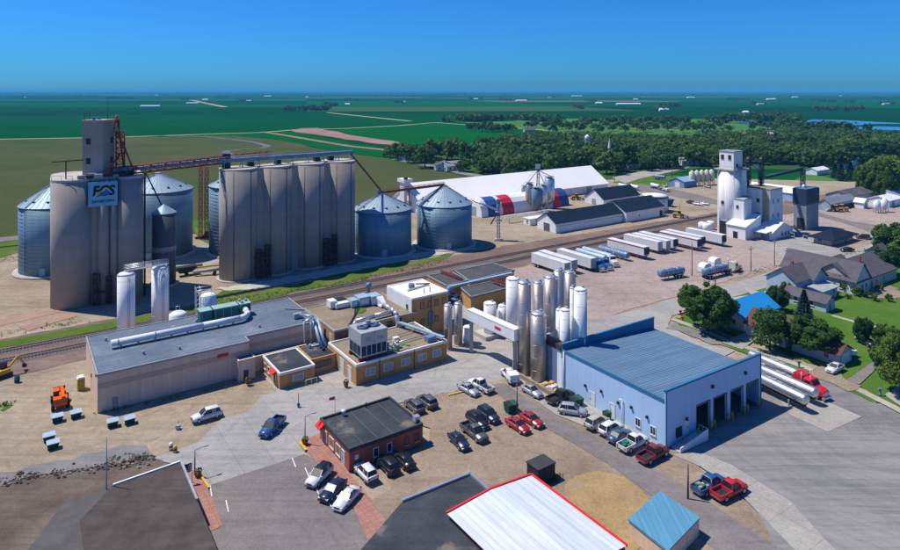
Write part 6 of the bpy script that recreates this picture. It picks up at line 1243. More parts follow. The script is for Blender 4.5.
def tractor(pos, toward, label, colour, colv, sleeper=True, z=0.42, group='truck tractors'):
    a, b = G(*pos), G(*toward); d = (b-a).normalized()
    t = thing('truck_tractor', label, 'truck', (a.x,a.y,z), math.atan2(d.y,d.x), group); pm = paint('tractor_'+colour, colv, 0.3)
    k = (colour,)
    link('cab', shared(('cab',)+k, lambda: MB().loft([[(x,-w,z0),(x,w,z0),(x,w,z1-0.25),(x,w*0.86,z1),(x,-w*0.86,z1),(x,-w,z1-0.25)] for x,w,z0,z1 in ((-0.6,1.15,0.9,3.0),(0.9,1.12,0.9,3.05),(1.45,1.02,0.9,2.1))]), pm), t)
    link('hood', shared(('hood',)+k, lambda: MB().loft([[(x,-w,0.75),(x,w,0.75),(x,w,z1-0.3),(x,w*0.8,z1),(x,-w*0.8,z1),(x,-w,z1-0.3)] for x,w,z1 in ((1.4,1.0,2.1),(2.6,0.95,1.95),(3.15,0.85,1.75))]), pm), t)
    if sleeper: link('sleeper', shared(('sleeper',)+k, lambda: MB().hexa([(-2.4,-1.2,0.95),(-0.62,-1.2,0.95),(-0.62,1.2,0.95),(-2.4,1.2,0.95)],[(-2.4,-1.1,3.35),(-0.62,-1.1,3.15),(-0.62,1.1,3.15),(-2.4,1.1,3.35)]), pm), t)
    link('windscreen', shared(('windscreen',), lambda: MB().hexa([(0.92,-0.95,2.12),(1.47,-0.95,2.12),(1.47,0.95,2.12),(0.92,0.95,2.12)],[(0.9,-0.9,2.85),(1.06,-0.85,2.85),(1.06,0.85,2.85),(0.9,0.9,2.85)]), CGLASS), t)
    for s in (-1,1):
        link('side_window', shared(('side_window',s), lambda: MB().box(-0.2,s*1.13-0.02,2.0,0.8,s*1.13+0.03,2.7), CGLASS), t)
        link('exhaust_stack', shared(('exhaust_stack',s), lambda: MB().tube((-0.7,s*1.25,1.0),(-0.7,s*1.25,3.9),0.09,8), ALU), t)
        link('fuel_tank', shared(('fuel_tank',s), lambda: MB().tube((-1.9,s*0.98,0.75),(-0.2,s*0.98,0.75),0.32,12), ALU), t)
        link('headlight', shared(('headlight',s), lambda: MB().cbox((3.1,s*0.72,1.2),(0.2,0.25,0.22)), HEAD), t)
    link('grille', shared(('grille',), lambda: MB().box(3.12,-0.55,0.8,3.2,0.55,1.6), ALU), t); link('bumper', shared(('tbumper',), lambda: MB().box(3.1,-1.15,0.4,3.4,1.15,0.75), ALU), t)
    link('frame', shared(('tframe',), lambda: MB().box(-5.0,-0.45,0.7,2.8,0.45,0.95), DARK), t); add_wheels(t,(-4.4,-3.1)); 
    for s in (-1,1):
        w_ = link('wheel', shared(('fwheel',s), lambda: MB().tube((2.1,s*0.85,0.5),(2.1,s*1.15,0.5),0.5,14), TYRE), t); link('rim', shared(('frim',s), lambda: MB().tube((2.1,s*1.1,0.5),(2.1,s*1.17,0.5),0.28,10), RIM), w_)
    return t
def along(px, py, L):                      # from a ground point at the far left end, L metres towards the camera along the street grid
    p = G(px,py); q = p + Vector((SA,-CA,0))*L; return (px,py), (450+q.x/q.y*FC, Y0+HC*FC/q.y)
box_trailer(*along(534.5,266.5,14.6),'white box trailer leftmost in the row, partly behind stainless silos')
box_trailer(*along(541.5,264.0,14.6),'white box trailer second from the left, beside the leftmost one')
box_trailer(*along(559.8,262.2,14.6),'white box trailer left of the blue tractors')
tank_trailer(*along(577,258.2,12.5),'pale blue tank trailer left of two behind blue tractors',m=LBLUE)
tank_trailer(*along(583,256.6,12.5),'pale blue tank trailer right of two behind blue tractors',m=LBLUE)
bt = ('blue',(0.02,0.10,0.30))
for (px,py,l,c) in ((597.5,271.0,'blue truck tractor parked left in front of the pale tank trailers','blue'),(604.5,269.6,'blue truck tractor parked in the middle in front of the tank trailers','blue'),(611,266.2,'white truck tractor right of the blue tractors','white')):
    tractor((px,py),(px+6,py+3.2),l,c,(0.02,0.10,0.30) if c == 'blue' else (0.6,0.62,0.65),sleeper=False)
tank_trailer(*along(599.5,254.2,12.5),'low blue tank trailer alone right of the tractors',m=BLUES,zc=1.8)
box_trailer(*along(609.8,250.8,15.5),'white refrigerated trailer with red stripes, left of the two striped ones',L=15.5,stripe=True,reefer=True)
box_trailer(*along(626,246.2,14.6),'white box trailer right of the left striped trailer')
box_trailer(*along(634,245.2,14.6),'white box trailer in the middle of three plain ones')
box_trailer(*along(641,243.6,14.6),'white box trailer rightmost of three plain ones',reefer=True)
box_trailer(*along(661.5,243.2,15.5),'white refrigerated trailer with red stripes, right of the two striped ones',L=15.5,stripe=True,reefer=True)
box_trailer(*along(667.5,241.4,14.6),'grey box trailer tucked behind the right striped trailer',reefer=True)
box_trailer(*along(687.8,239.6,14.6),'white box trailer standing apart at the right end of the row',reefer=True)
tank_trailer((683,277.5),(659,281.5),'blue tank trailer parked alone on the pink gravel',L=9.6,m=BLUES,zc=2.0)
tank_trailer((702,281.0),(728,274.5),'blue tank trailer hitched to a cream tractor near the street',L=11.0,m=BLUES,zc=2.1)
tractor((733.0,273.0),(741,271),'cream truck tractor pulling a blue tank trailer','cream',(0.55,0.52,0.42),sleeper=False)
for k,(px,py) in enumerate(((709,276.5),(719,270.5))):
    q = G(px,py); t = thing('white_tank_box',('left','right')[k]+' white squat tank behind the blue tank trailer','tank',(q.x,q.y+3.2,0.4),A); MB().extr([(-1.9,0.4),(1.9,0.4),(1.9,1.8),(1.5,2.5),(0.6,2.8),(-0.6,2.8),(-1.5,2.5),(-1.9,1.8)],-1.1,1.1).obj('shell',WTANK,t); MB().box(-2.0,-1.2,0,2.0,1.2,0.4).obj('skid',GREYM,t)
# the three milk tankers and red tractor right of the garage
POL = mat('polished_tank',(0.60,0.62,0.65),0.36,0.85,0.06,0.3)
tank_trailer((758.5,371.5),(797,388.5),'polished tank trailer hitched to the red tractor',L=12.2,m=POL,z=0.54,r=0.9)
tractor((809.5,396.4),(820,401.2),'red truck tractor with sleeper beside the blue garage','red',(0.55,0.012,0.02),z=0.54)
tank_trailer((761,383.5),(808,405.0),'polished tank trailer in the middle beside the blue garage',L=12.8,m=POL,z=0.54,r=0.9)
tank_trailer((754,389.5),(797.5,411.5),'polished tank trailer nearest the blue garage wall',L=12.8,m=POL,z=0.54,r=0.9)
# far tankers and machines
for (a,b,l,c) in (((619,188.5),(627.5,190.5),'small white tanker truck on the far yard beside the white warehouse','w'),((630.5,189.5),(638.5,191.5),'second white tanker truck on the far yard right of the first','w'),((648.5,187.5),(662,191),'white tanker truck on the purple road behind the round tank','w'),((653,179.5),(667,181),'blue nurse tank trailer on the roadside grass','b')):
    tank_trailer(a,b,l,L=7.5,m=WTANK if c == 'w' else BLUES,r=0.9,zc=1.9)
tractor((665.2,191.8),(669,193),'white tractor cab of the tanker on the purple road','white',(0.6,0.62,0.65),sleeper=False)
def loader(px,py,rz,label,col,s=1.0):
    q = G(px,py); t = thing('wheel_loader',label,'loader',(q.x,q.y,0.4),rz); t.scale=(s,s,s)
    MB().hexa([(-2.6,-0.9,0.8),(0.2,-0.9,0.8),(0.2,0.9,0.8),(-2.6,0.9,0.8)],[(-2.5,-0.8,1.9),(0.2,-0.8,2.1),(0.2,0.8,2.1),(-2.5,0.8,1.9)]).obj('engine_body',col,t); MB().box(-0.6,-0.7,1.6,0.8,0.7,3.0).obj('cab',CGLASS,t); MB().box(-0.7,-0.8,3.0,0.9,0.8,3.15).obj('cab_roof',col,t)
    MB().beam((0.8,0.6,1.6),(3.0,0.6,0.9),0.2,0.3).beam((0.8,-0.6,1.6),(3.0,-0.6,0.9),0.2,0.3).obj('lift_arms',col,t); MB().hexa([(3.0,-1.3,0.2),(4.2,-1.3,0.2),(4.2,1.3,0.2),(3.0,1.3,0.2)],[(2.9,-1.3,1.3),(3.4,-1.3,1.3),(3.4,1.3,1.3),(2.9,1.3,1.3)]).obj('bucket',GREYM,t); add_wheels(t,(-1.8,1.3),1.0,0.75)
loader(576,200.5,R(10),'orange wheel loader beside the blue end of the hoop store',mat('loader_orange',(0.50,0.20,0.03)))
loader(679,218.5,R(-20),'yellow wheel loader on the sand right of the round tank',YEL)
loader(836,212.6,R(160),'yellow wheel loader in front of the grey implement shed',mat('loader_tan',(0.5,0.32,0.08)))
loader(842,212.0,R(150),'tan wheel loader right of the yellow one at the implement shed',mat('loader_tan',(0.5,0.32,0.08)))
# orange telehandler on the left yard
q = G(60,407); th = thing('telehandler','orange telehandler parked on the sandy yard left of the shed','telehandler',(q.x,q.y,0.36),R(124)); OR = mat('machine_orange',(0.65,0.11,0.015),0.5,0,0.12,0.8)
MB().box(-2.4,-1.0,0.8,2.2,1.0,1.4).obj('chassis',OR,th); MB().box(-2.3,-1.05,1.4,-0.7,1.05,2.0).obj('engine_cover',OR,th); cb_=MB().box(-0.5,0.15,1.4,0.9,1.0,2.7).obj('cab',CGLASS,th); MB().box(-0.6,0.1,2.7,1.0,1.05,2.82).obj('cab_roof',OR,cb_); MB().beam((-2.2,-0.4,2.0),(3.8,-0.4,1.7),0.5,0.5).obj('boom',OR,th); MB().beam((3.6,-0.4,1.6),(4.8,-0.4,1.2),0.3,0.4).obj('boom_tip',DARK,th); MB().box(4.4,-1.0,0.3,4.6,0.9,1.5).box(4.6,-0.8,0.3,5.6,-0.65,0.4).box(4.6,0.5,0.3,5.6,0.65,0.4).obj('fork',DARK,th); MB().box(1.0,-0.95,1.4,2.2,-0.2,1.9).obj('hood',OR,th); add_wheels(th,(-1.6,1.6),1.1,0.62)
q = G(1,379); ex = thing('mini_excavator','small yellow and dark excavator at the left edge','excavator',(q.x,q.y,0.36),R(60))
for s in (-1,1): MB().box(-1.6,s*0.9-0.25,0,1.6,s*0.9+0.25,0.7).obj('track',DARK,ex)
MB().box(-1.4,-1.0,0.7,1.2,1.0,1.5).obj('body',YEL,ex); MB().box(-0.2,0.0,1.5,1.1,0.95,2.7).obj('cab',CGLASS,ex); MB().beam((1.0,-0.4,1.3),(2.8,-0.4,3.2),0.25,0.35).beam((2.8,-0.4,3.2),(4.0,-0.4,1.2),0.2,0.3).obj('boom',YEL,ex); MB().cbox((4.0,-0.4,0.9),(0.6,0.7,0.6)).obj('bucket',DARK,ex)
# covered metal bins on the yard
for k,(px,py,l) in enumerate(((57.5,423.5,'just below the telehandler, left one'),(76,419.5,'just below the telehandler, right one'),(112.5,428.5,'near the shed corner, left one'),(129.5,425.5,'near the shed corner, right one'),(49,443,'upper of the touching pair, far left'),(53,450.5,'lower of the touching pair, far left'))):
    q = G(px,py); t = thing('hopper_box','dark hopper with pale blue lid '+l,'hopper',(q.x,q.y,0.36),A,'tipping hoppers on the sandy yard'); t.scale = (0.8,0.8,0.8)
    MB().hexa([(-0.8,-0.55,0.15),(0.8,-0.55,0.15),(0.8,0.55,0.15),(-0.8,0.55,0.15)],[(-1.05,-0.8,1.15),(1.05,-0.8,1.15),(1.05,0.8,1.15),(-1.05,0.8,1.15)]).obj('bin',mat('dark_green_bin',(0.02,0.045,0.04),0.6),t); MB().hexa([(-1.1,-0.85,1.15),(1.1,-0.85,1.15),(1.1,0.85,1.15),(-1.1,0.85,1.15)],[(-1.1,-0.85,1.22),(1.1,-0.85,1.22),(1.1,0.85,1.4),(-1.1,0.85,1.4)]).obj('lid',LBLUE,t); MB().box(-0.9,-0.5,0,-0.7,0.5,0.15).box(0.7,-0.5,0,0.9,0.5,0.15).obj('skids',DARK,t)
q = G(81,391); pt_ = thing('portable_toilet','yellow portable toilet with white roof beside the shed','portable toilet',(q.x,q.y,0.36),A); MB().box(-0.6,-0.6,0,0.6,0.6,2.1).obj('cabin',mat('toilet_yellow',(0.45,0.36,0.04)),pt_); MB().hexa([(-0.65,-0.65,2.1),(0.65,-0.65,2.1),(0.65,0.65,2.1),(-0.65,0.65,2.1)],[(-0.4,-0.65,2.4),(0.4,-0.65,2.4),(0.4,0.65,2.4),(-0.4,0.65,2.4)]).obj('roof',WHT,pt_); MB().box(-0.4,-0.64,0.1,0.4,-0.6,1.9).obj('door',mat('toilet_door',(0.38,0.32,0.06)),pt_)
q = G(17,384); dr = thing('steel_drum','dark blue steel drum alone on the sandy yard','drum',(q.x,q.y,0.36)); MB().lathe([(0.45,0),(0.45,0.5),(0.48,0.52),(0.45,0.54),(0.45,1.2)],16).obj('shell',mat('drum_teal',(0.02,0.07,0.08)),dr); MB().cyl((0,0,1.2),0.42,0,0.04,16).obj('lid',DARK,dr)
# dumpsters and pallets near the garage
for k,(px,py,l) in enumerate(((511,414.5,'green dumpster beside the light pole in the gravel lot'),(576.5,409,'green dumpster against the blue garage wall'),(607,424,'small dark bin by the blue garage door'))):
    q = G(px,py); t = thing('dumpster',l,'dumpster',(q.x,q.y,0.6),R(33)); s = (1,1,0.6)[k]
    MB().hexa([(-1.0*s,-0.6*s,0.1),(1.0*s,-0.6*s,0.1),(1.0*s,0.6*s,0.1),(-1.0*s,0.6*s,0.1)],[(-1.1*s,-0.75*s,1.3),(1.1*s,-0.75*s,1.3),(1.1*s,0.75*s,1.5),(-1.1*s,0.75*s,1.5)]).obj('bin',mat('dumpster_green',(0.02,0.10,0.07)),t); MB().hexa([(-1.1*s,-0.78*s,1.3),(0,-0.78*s,1.3),(0,0.76*s,1.5),(-1.1*s,0.76*s,1.5)],[(-1.1*s,-0.78*s,1.36),(0,-0.78*s,1.36),(0,0.76*s,1.56),(-1.1*s,0.76*s,1.56)]).obj('lid',DARK,t)
q = G(517,413.5); 
cols_ = (mat('wrap_tan',(0.55,0.36,0.15)),mat('wrap_grey',(0.40,0.42,0.46)),mat('wrap_white',(0.6,0.6,0.62)),mat('wrap_brown',(0.24,0.16,0.12)),mat('wrap_orange',(0.55,0.25,0.05)))
for k,(px,py) in enumerate(((545,392.5),(548.5,394.5),(552.5,396.3),(547.5,390.5),(551.5,392.4),(556,398.5),(555.5,394.4),(559.5,399.5))):
    q = G(px,py); t = thing('pallet_load','%s pallet load %s by the panelled wall' % (('tan','grey','white','brown','orange','tan','grey','white')[k],('farthest left in front','in the middle of the front row','in the front row','at the back left','at the back','in front on the right','at the back on the right','nearest the black pickup')[k]),'pallet load',(q.x,q.y,0.62),R(30+7*k),'wrapped pallets by the garage')
    MB().box(-0.6,-0.5,0,0.6,0.5,0.15).obj('pallet',WOODP,t); h_ = (1.2,0.9,1.3,0.8,1.4,1.0,1.2,0.9)[k]; MB().hexa([(-0.58,-0.48,0.15),(0.58,-0.48,0.15),(0.58,0.48,0.15),(-0.58,0.48,0.15)],[(-0.5,-0.42,h_),(0.52,-0.44,h_*0.95),(0.5,0.42,h_),(-0.52,0.4,h_*0.9)]).obj('load',cols_[k%5],t)
for k,(px,py,l) in enumerate(((528,384.2,'orange traffic cone at the foot of the short stainless silo'),)):
    q = G(px,py); t = thing('traffic_cone',l,'cone',(q.x,q.y,0.62)); MB().lathe([(0.22,0.05),(0.04,1.0)],12).obj('cone',mat('cone_orange',(0.8,0.14,0.02)),t); MB().box(-0.3,-0.3,0,0.3,0.3,0.05).obj('base',mat('cone_orange',(0.8,0.14,0.02)),t)

# ------------------------------------------------------------------ houses
SH_G = mat('grey_shingle_roof',(0.11,0.10,0.12),0.9,0,0.15,0.5,0,((0.4,2.0,2.0),0.2)); SH_B = mat('brown_shingle_roof',(0.12,0.06,0.055),0.9,0,0.15,0.5,0,((0.4,2.0,2.0),0.2)); SH_BL = mat('bright_blue_roof',(0.02,0.26,0.62),0.5,0,0.06,0.4)
SIDW = mat('white_siding',(0.60,0.63,0.66),0.6,0,0.05,0.4,0.1,((0.001,0.001,5),0.1)); SIDB = mat('pale_blue_siding',(0.40,0.50,0.60),0.6,0,0.05,0.4,0.1,((0.001,0.001,5),0.1)); SIDT = mat('tan_siding',(0.48,0.42,0.36),0.6,0,0.06,0.4)
def house(name, label, px, py, Lu, Lv, h, rise, ridge, wm, rm, wins_y=(), wins_x=(), door=None, rz=A, chim=None, cat='house'):
    p = G(px,py); t, r = gable(name,label,0,0,Lu,Lv,h,rise,ridge,wm,rm,cat,base=(p.x,p.y,0.42),rz=rz)
    for s in wins_y: win(t,'y',s,s+1.0,1.0,2.1,0)
    for s in wins_x: win(t,'x',s,s+1.0,1.0,2.1,0)
    if door is not None: win(t,'y',door,door+0.95,0,2.05,0,mat('house_door',(0.30,0.10,0.07)),FRAME_W,'door')
    if chim: MB().box(chim[0],chim[1],h+rise*0.4,chim[0]+0.6,chim[1]+0.6,h+rise+0.9).obj('chimney',RBR,r)
    return t, r
house('blue_roof_house','white house with bright blue metal roof among the trees',744,333.5,15.0,8.5,2.8,2.6,'u',SIDW,SH_BL,(1.5,5.5),(2.0,5.5,9.0),3.6,chim=(3.6,9.5))
house('brown_roof_house','small house with dark brown roof between the big tree and pine',785.5,350,7.0,9.0,2.8,2.6,'v',SIDW,SH_B,(1.2,4.6),(2,6),2.9)
house('grey_gable_house','pale blue two storey house with grey gables behind the spruce',796,301.5,10.5,8.0,4.6,2.8,'u',SIDB,SH_G,(1.5,5,8),(1.5,5),3.4,chim=(6.5,4.2))
house('grey_gable_wing','grey gabled front wing of the pale blue two storey house',813.8,297.5,7.0,9.0,4.4,2.6,'v',SIDB,SH_G,(1.2,4.6),(),3.0)
t_,_ = house('flat_garage','low garage with flat grey roof beside the pale blue house',822.5,303.5,8.0,6.0,2.6,0.5,'u',SIDB,mat('grey_flat_roof',(0.34,0.36,0.40),0.7),(5.6,),(2,)); 
house('long_garage','small pale blue garage with brown-grey roof below the blue house',826,314.5,4.6,10.5,2.3,1.4,'v',SIDB,SH_G,(),(3,7),1.4,cat='garage')
house('large_grey_house','large rambling house with long grey shingle roof on the right',856,296,26,12,3.2,3.8,'u',SIDT,SH_G,(2,6,12,17),(2,8),9.0,chim=(12,4))
house('large_grey_wing','steep grey gabled wing at the left end of the large grey house',855.5,296.6,8.6,20,3.6,4.2,'v',SIDW,SH_G,(1.4,5.8),(3,8,14),3.6)
house('entry_gable','small grey gabled entrance of the large house facing the road',842,281,7,7,3.0,2.6,'u',SIDB,SH_G,(1,4.6),(1.5,4.4),2.6)
t_,r_ = house('brown_garage','pale garage with brown roof and blue tarp beside the lawn',839.5,368.5,5.2,9.5,2.3,1.5,'v',SIDB,SH_B,(),(2.0,),None,cat='garage'); win(t_,'y',1.0,4.2,0,2.1,0,FRAME_W,FRAME_W,'door'); MB().hexa([(2.7,5.6,4.05),(5.7,5.6,2.45),(5.7,9.9,2.45),(2.7,9.9,4.05)],[(2.7,5.6,4.1),(5.7,5.6,2.5),(5.7,9.9,2.5),(2.7,9.9,4.1)]).obj('blue_tarp',mat('tarp_blue',(0.05,0.28,0.55)),r_)
q = G(843,355); bt_ = thing('covered_boat','white boat on a trailer behind the brown roofed garage','boat',(q.x,q.y,0.45),R(110)); MB().loft([[(x,-w,1.3),(x,-w*0.7,0.7),(x,0,0.5),(x,w*0.7,0.7),(x,w,1.3),(x,0,1.45)] for x,w in ((-2.6,1.0),(0,1.1),(1.8,0.8),(3.0,0.1))]).obj('hull',WTANK,bt_); MB().box(-1.2,-0.7,1.3,0.4,0.7,1.9).obj('cover',GREYM,bt_); add_wheels(bt_,(-0.8,),1.0,0.35)
# far houses glimpsed between the trees
far = [(436,171.5,0),(447,172,1),(405,161.5,0),(694,152,1),(700,150,0),(715,152.5,1),(742,138.5,2),(770,136,0),(772,138.5,1),(682,166,1),(722,158,0),(744,155,1),(868,177,3),(884,152,0),(850,170,1),(893,205,1),(895,252,1),(890,268,0),(601,160.5,2),(628,170,2),(600,165,0),(525,133,0),(545,175,2)]
desc = ['first house at the lane left of the trees','second house at the lane with the round bush','house under the leftmost trees','pale house deep in the wood left part','house peeping out above the cream tanks','house glimpsed behind the white headhouse left','barn by the meadow edge','small house right of the barn','house near the pond','pale house left of the cream tanks','house glimpsed right above the elevator','house left of the dark legs','long low house in the blue spruces','house by the far lake lawn','house at the left of the spruces','blue house at the right edge below the big trees','house at the right edge beyond the scale office','house at the right edge below the round tree','church-like brown house with steeple','low brown house beside the yard road','pale house in front of the church','farmhouse on the meadow road','low tan house behind the warehouse']
wm_ = [SIDB,SIDW,SIDT,SIDW]; rm_ = [SH_G,mat('pale_grey_roof',(0.28,0.31,0.36)),mat('tan_shingle',(0.20,0.15,0.12)),mat('slate_blue_roof',(0.10,0.14,0.20))]
for k,(px,py,c) in enumerate(far):
    p = G(px,py); s = 1.0 if py < 200 else 0.8
    t,_ = gable('far_house','far '+desc[k],0,0,14*s,9*s,3.4,2.8,'u' if k%2 else 'v',wm_[c],rm_[c],'house',base=(p.x,p.y,0.45),rz=A if k%3 else R(10))
    for q in (2,6): win(t,'y',q,q+1.3,1.0,2.4,0); win(t,'x',q-0.5,q+0.8,1.0,2.4,0)
p = G(609.5,166); chs = thing('church_steeple','thin white steeple rising from the trees','steeple',(p.x,p.y,0.4)); MB().box(-1.6,-1.6,0,1.6,1.6,9).obj('tower',SIDW,chs); MB().lathe([(1.9,9),(0.06,20)],8,smooth=False).obj('spire',WHT,chs)
p = G(587.3,160); wtw = thing('water_tower','small white and red tank peeping over the trees','water tower',(p.x,p.y,0.4)); MB().lathe([(0.4,15),(2.0,16.5),(2.0,18.5),(0.3,20)],16).obj('tank',WTANK,wtw); [MB().tube((x,y,0),(x*0.8,y*0.8,16.5),0.15,5).obj('leg',GREYM,wtw) for x in (-2,2) for y in (-2,2)]

# ------------------------------------------------------------------ trees
FG = foliage('leaf_green',(0.040,0.098,0.018),(0.085,0.175,0.026),(0.165,0.255,0.044)); FD = foliage('leaf_dark',(0.024,0.076,0.018),(0.046,0.124,0.027),(0.082,0.175,0.040)); FL = foliage('leaf_light',(0.055,0.105,0.016),(0.085,0.150,0.024),(0.13,0.19,0.036)); FB = foliage('spruce_blue',(0.010,0.040,0.038),(0.018,0.065,0.060),(0.035,0.095,0.085))
BARK = mat('bark',(0.09,0.065,0.05),0.95,0,0.3,2)
def leaves(mb, c, r, n, s, rnd, squash=0.8):
    for _ in range(n):
        while True:
            d = Vector((rnd.uniform(-1,1),rnd.uniform(-1,1),rnd.uniform(-1,1)))
            if 0.05 < d.length <= 1: break
        d = d.normalized()*(d.length**0.35); p = Vector((c[0]+d.x*r,c[1]+d.y*r,c[2]+d.z*r*squash))
        nrm = (d + Vector((rnd.gauss(0,0.55),rnd.gauss(0,0.55),rnd.gauss(0,0.55)+0.3))).normalized()
        q = nrm.to_track_quat('Z','Y'); a = rnd.uniform(0,6.28); ss = s*rnd.uniform(0.6,1.35)
        e1 = q @ Vector((math.cos(a),math.sin(a),0))*ss; e2 = q @ Vector((-math.sin(a),math.cos(a),0))*ss*0.7
        mb.add([p-e1,p-e2*0.9+e1*0.1,p+e1,p+e2],[(0,1,2,3)])
def broad(seed, nl, ns, ls, shape=(1,1,1), m=FG):
    """unit crown one metre wide and one high, lobes of leaf clumps round a forked trunk"""
    rnd = random.Random(seed); cr = MB(); tr = MB()
    lob = []
    for k in range(nl):
        a = 2.4*k+rnd.uniform(-0.4,0.4); q = (k+0.5)/nl; zz = 0.30+0.58*q; rr = 0.34*math.sqrt(max(0.05,1-((zz-0.50)/0.52)**2))*rnd.uniform(0.55,1.25)
        lob.append((math.cos(a)*rr*shape[0],math.sin(a)*rr*shape[1],zz*shape[2],rnd.uniform(0.10,0.21)))
    lob.append((0,0,0.58,0.26))
    for l in lob: leaves(cr,l[:3],l[3],ns,ls,rnd,0.85)
    for k in range(nl):                   # stray twigs break the outline
        a = rnd.uniform(0,6.283); zz = rnd.uniform(0.30,0.98); rr = 0.5*math.sqrt(max(0.02,1-((zz-0.52)/0.52)**2))*rnd.uniform(0.8,1.05)
        leaves(cr,(math.cos(a)*rr,math.sin(a)*rr,zz),0.06,max(4,ns//9),ls,rnd,1.0)
    tr.lathe([(0.035,0),(0.026,0.08),(0.02,0.35)],7)
    for l in lob[::max(1,nl//6)]: tr.tube((0,0,0.22),(l[0]*0.8,l[1]*0.8,l[2]),0.014,5,0.004)
    return cr.mesh('crown',m), tr.mesh('trunk',BARK)
def conifer(seed, n, ls, m=FB):
    rnd = random.Random(seed); cr = MB(); tr = MB().lathe([(0.03,0),(0.02,0.5),(0.004,0.98)],7)
    for k in range(n):
        q = rnd.random()**0.7; zz = 0.06+0.94*(1-q)  if False else 0.06+0.92*rnd.random()**1.25
        tier = math.floor(zz*11)/11; rr = (0.5*(1-zz)+0.015)*(0.75+0.35*(1-(zz-tier)*11))*rnd.uniform(0.45,1.0)
        a = rnd.uniform(0,6.283); p = Vector((math.cos(a)*rr,math.sin(a)*rr,zz)); out = Vector((math.cos(a),math.sin(a),-0.35+0.5*zz)).normalized(); sd_ = Vector((-math.sin(a),math.cos(a),rnd.uniform(-0.3,0.3)))
        s = ls*rnd.uniform(0.6,1.3); cr.add([p-out*s,p-sd_*s*0.55,p+out*s,p+sd_*s*0.55],[(0,1,2,3)])
    return cr.mesh('crown',m), tr.mesh('trunk',BARK)
NEAR = [broad(11+i,26,430,0.030) for i in range(3)]; NEARD = broad(21,24,380,0.030,m=FD)
MID = [broad(31+i,15,60,0.062,m=(FG,FD,FG,FL,FD,FG)[i]) for i in range(6)]; TINY = [broad(51+i,8,26,0.10,m=(FD,FG,FD)[i]) for i in range(3)]
SPR = conifer(61,4200,0.05); PINE = broad(71,30,200,0.028,(1,1,1),FD); SPRM = conifer(62,900,0.09)
SHR = [broad(81+i,9,60,0.07,(1.1,1.1,0.9),m=(FG,FL,FD)[i]) for i in range(3)]
def tree(label, proto, p, wd, ht, group=None, name='tree', cat='tree', z=0.35):
    t = thing(name,label,cat,(p.x,p.y,z),random.uniform(0,6.28),group); t.scale = (wd,wd,ht)
    link('trunk',proto[1],t); link('crown',proto[0],t); return t
def tpx(label, proto, px, py, wpx, top_y, **kw):
    p = G(px,py); wd = wpx*p.y/FC; ht = (HC - (top_y-Y0)*p.y/FC)*1.02
    return tree(label,proto,p,wd,max(ht,1.0),**kw)
tpx('big round green tree by the corner of the side street',NEAR[0],708,333,50,288)
tpx('smaller green tree just behind the big round tree',NEAR[1],691,315,26,287)
tpx('dark green tree behind the blue roofed house',NEARD,777,312,21,289)
tpx('small round tree beside the dark tree behind the blue roof',NEAR[2],786,300,12,284)
tpx('blue spruce in front of the pale blue house',SPR,804,322,22,291,name='spruce_tree')
tpx('open branched dark pine in front of the blue roofed house',PINE,770,352,36,311,name='pine_tree')
tpx('wide green tree between the pine and the brown garage',NEAR[1],812,356,50,321)
tpx('upright dark green tree on the open lawn',NEARD,863.5,345,18,320)
tpx('round green tree right of the upright tree on the lawn',NEAR[2],888,352,28,328)
tpx('large green tree at the right edge over the driveway',NEAR[0],902,396,46,338)
tpx('dense dark round tree at the right edge beside the road',NEARD,895,262,44,226)
tpx('dark round tree in front of the large grey house roof',NEARD,883,276,28,251)
tpx('small tree beside the wing of the large grey house',NEAR[2],844.5,292.5,13,276)
for k,(px,py,w_,ty) in enumerate(((832,293,9,283),(857,297,12,286),(824,285,8,277),(874,302,9,293),(880,292,7,284),(866,299,8,291),(848,300,6,295),(733,338,7,331),(889,303,8,295))):
    tpx('garden shrub %s'%('left of the small tree','before the grey house wing','by the road side gable','at the right of the stone bed','in the stone bed','in the middle of the stone bed','at the foot of the small tree','beside the blue roofed house','at the right edge by the grey house')[k],SHR[k%3],px,py,w_,ty,name='shrub',cat='shrub',group='garden shrubs')
for k,(px,py,w_,ty) in enumerate(((866,198,20,166),(877,198,24,160),(889,196,24,157),(901,197,26,158),(884,202,18,172))):
    tpx('tall tree %s in the group right of the village green'%('farthest left','second from left','in the middle','at the right','in front')[k],NEAR[k%3],px,py,w_*1.15,ty,group='tall trees right of the green')
for k,(px,py,w_,ty) in enumerate(((841,181,12,163),(850,180,14,162),(858,181,13,164),(868,178,13,160),(878,178,14,159),(888,176,13,158),(835,178,12,164))):
    tpx('blue-grey spruce in the row behind the village green',SPRM,px,py,w_,ty,group='blue-grey spruces behind the green',name='spruce_tree')
for k,(px,py,w_,ty) in enumerate(((391,158,11,146),(398,160,17,142),(414,163,22,145),(405,156,14,143),(425,168,20,146),(436,160,18,140),(452,162,18,138),(463,172,14,160),(447,160,20,142),(430,158,14,141),(385,157,6,152),(470,164,20,143),(481,166,20,146))):
    tpx('leafy tree along the lane left of the white warehouse',MID[(k*2)%6],px,py,w_*1.2,ty,group='trees along the lane')
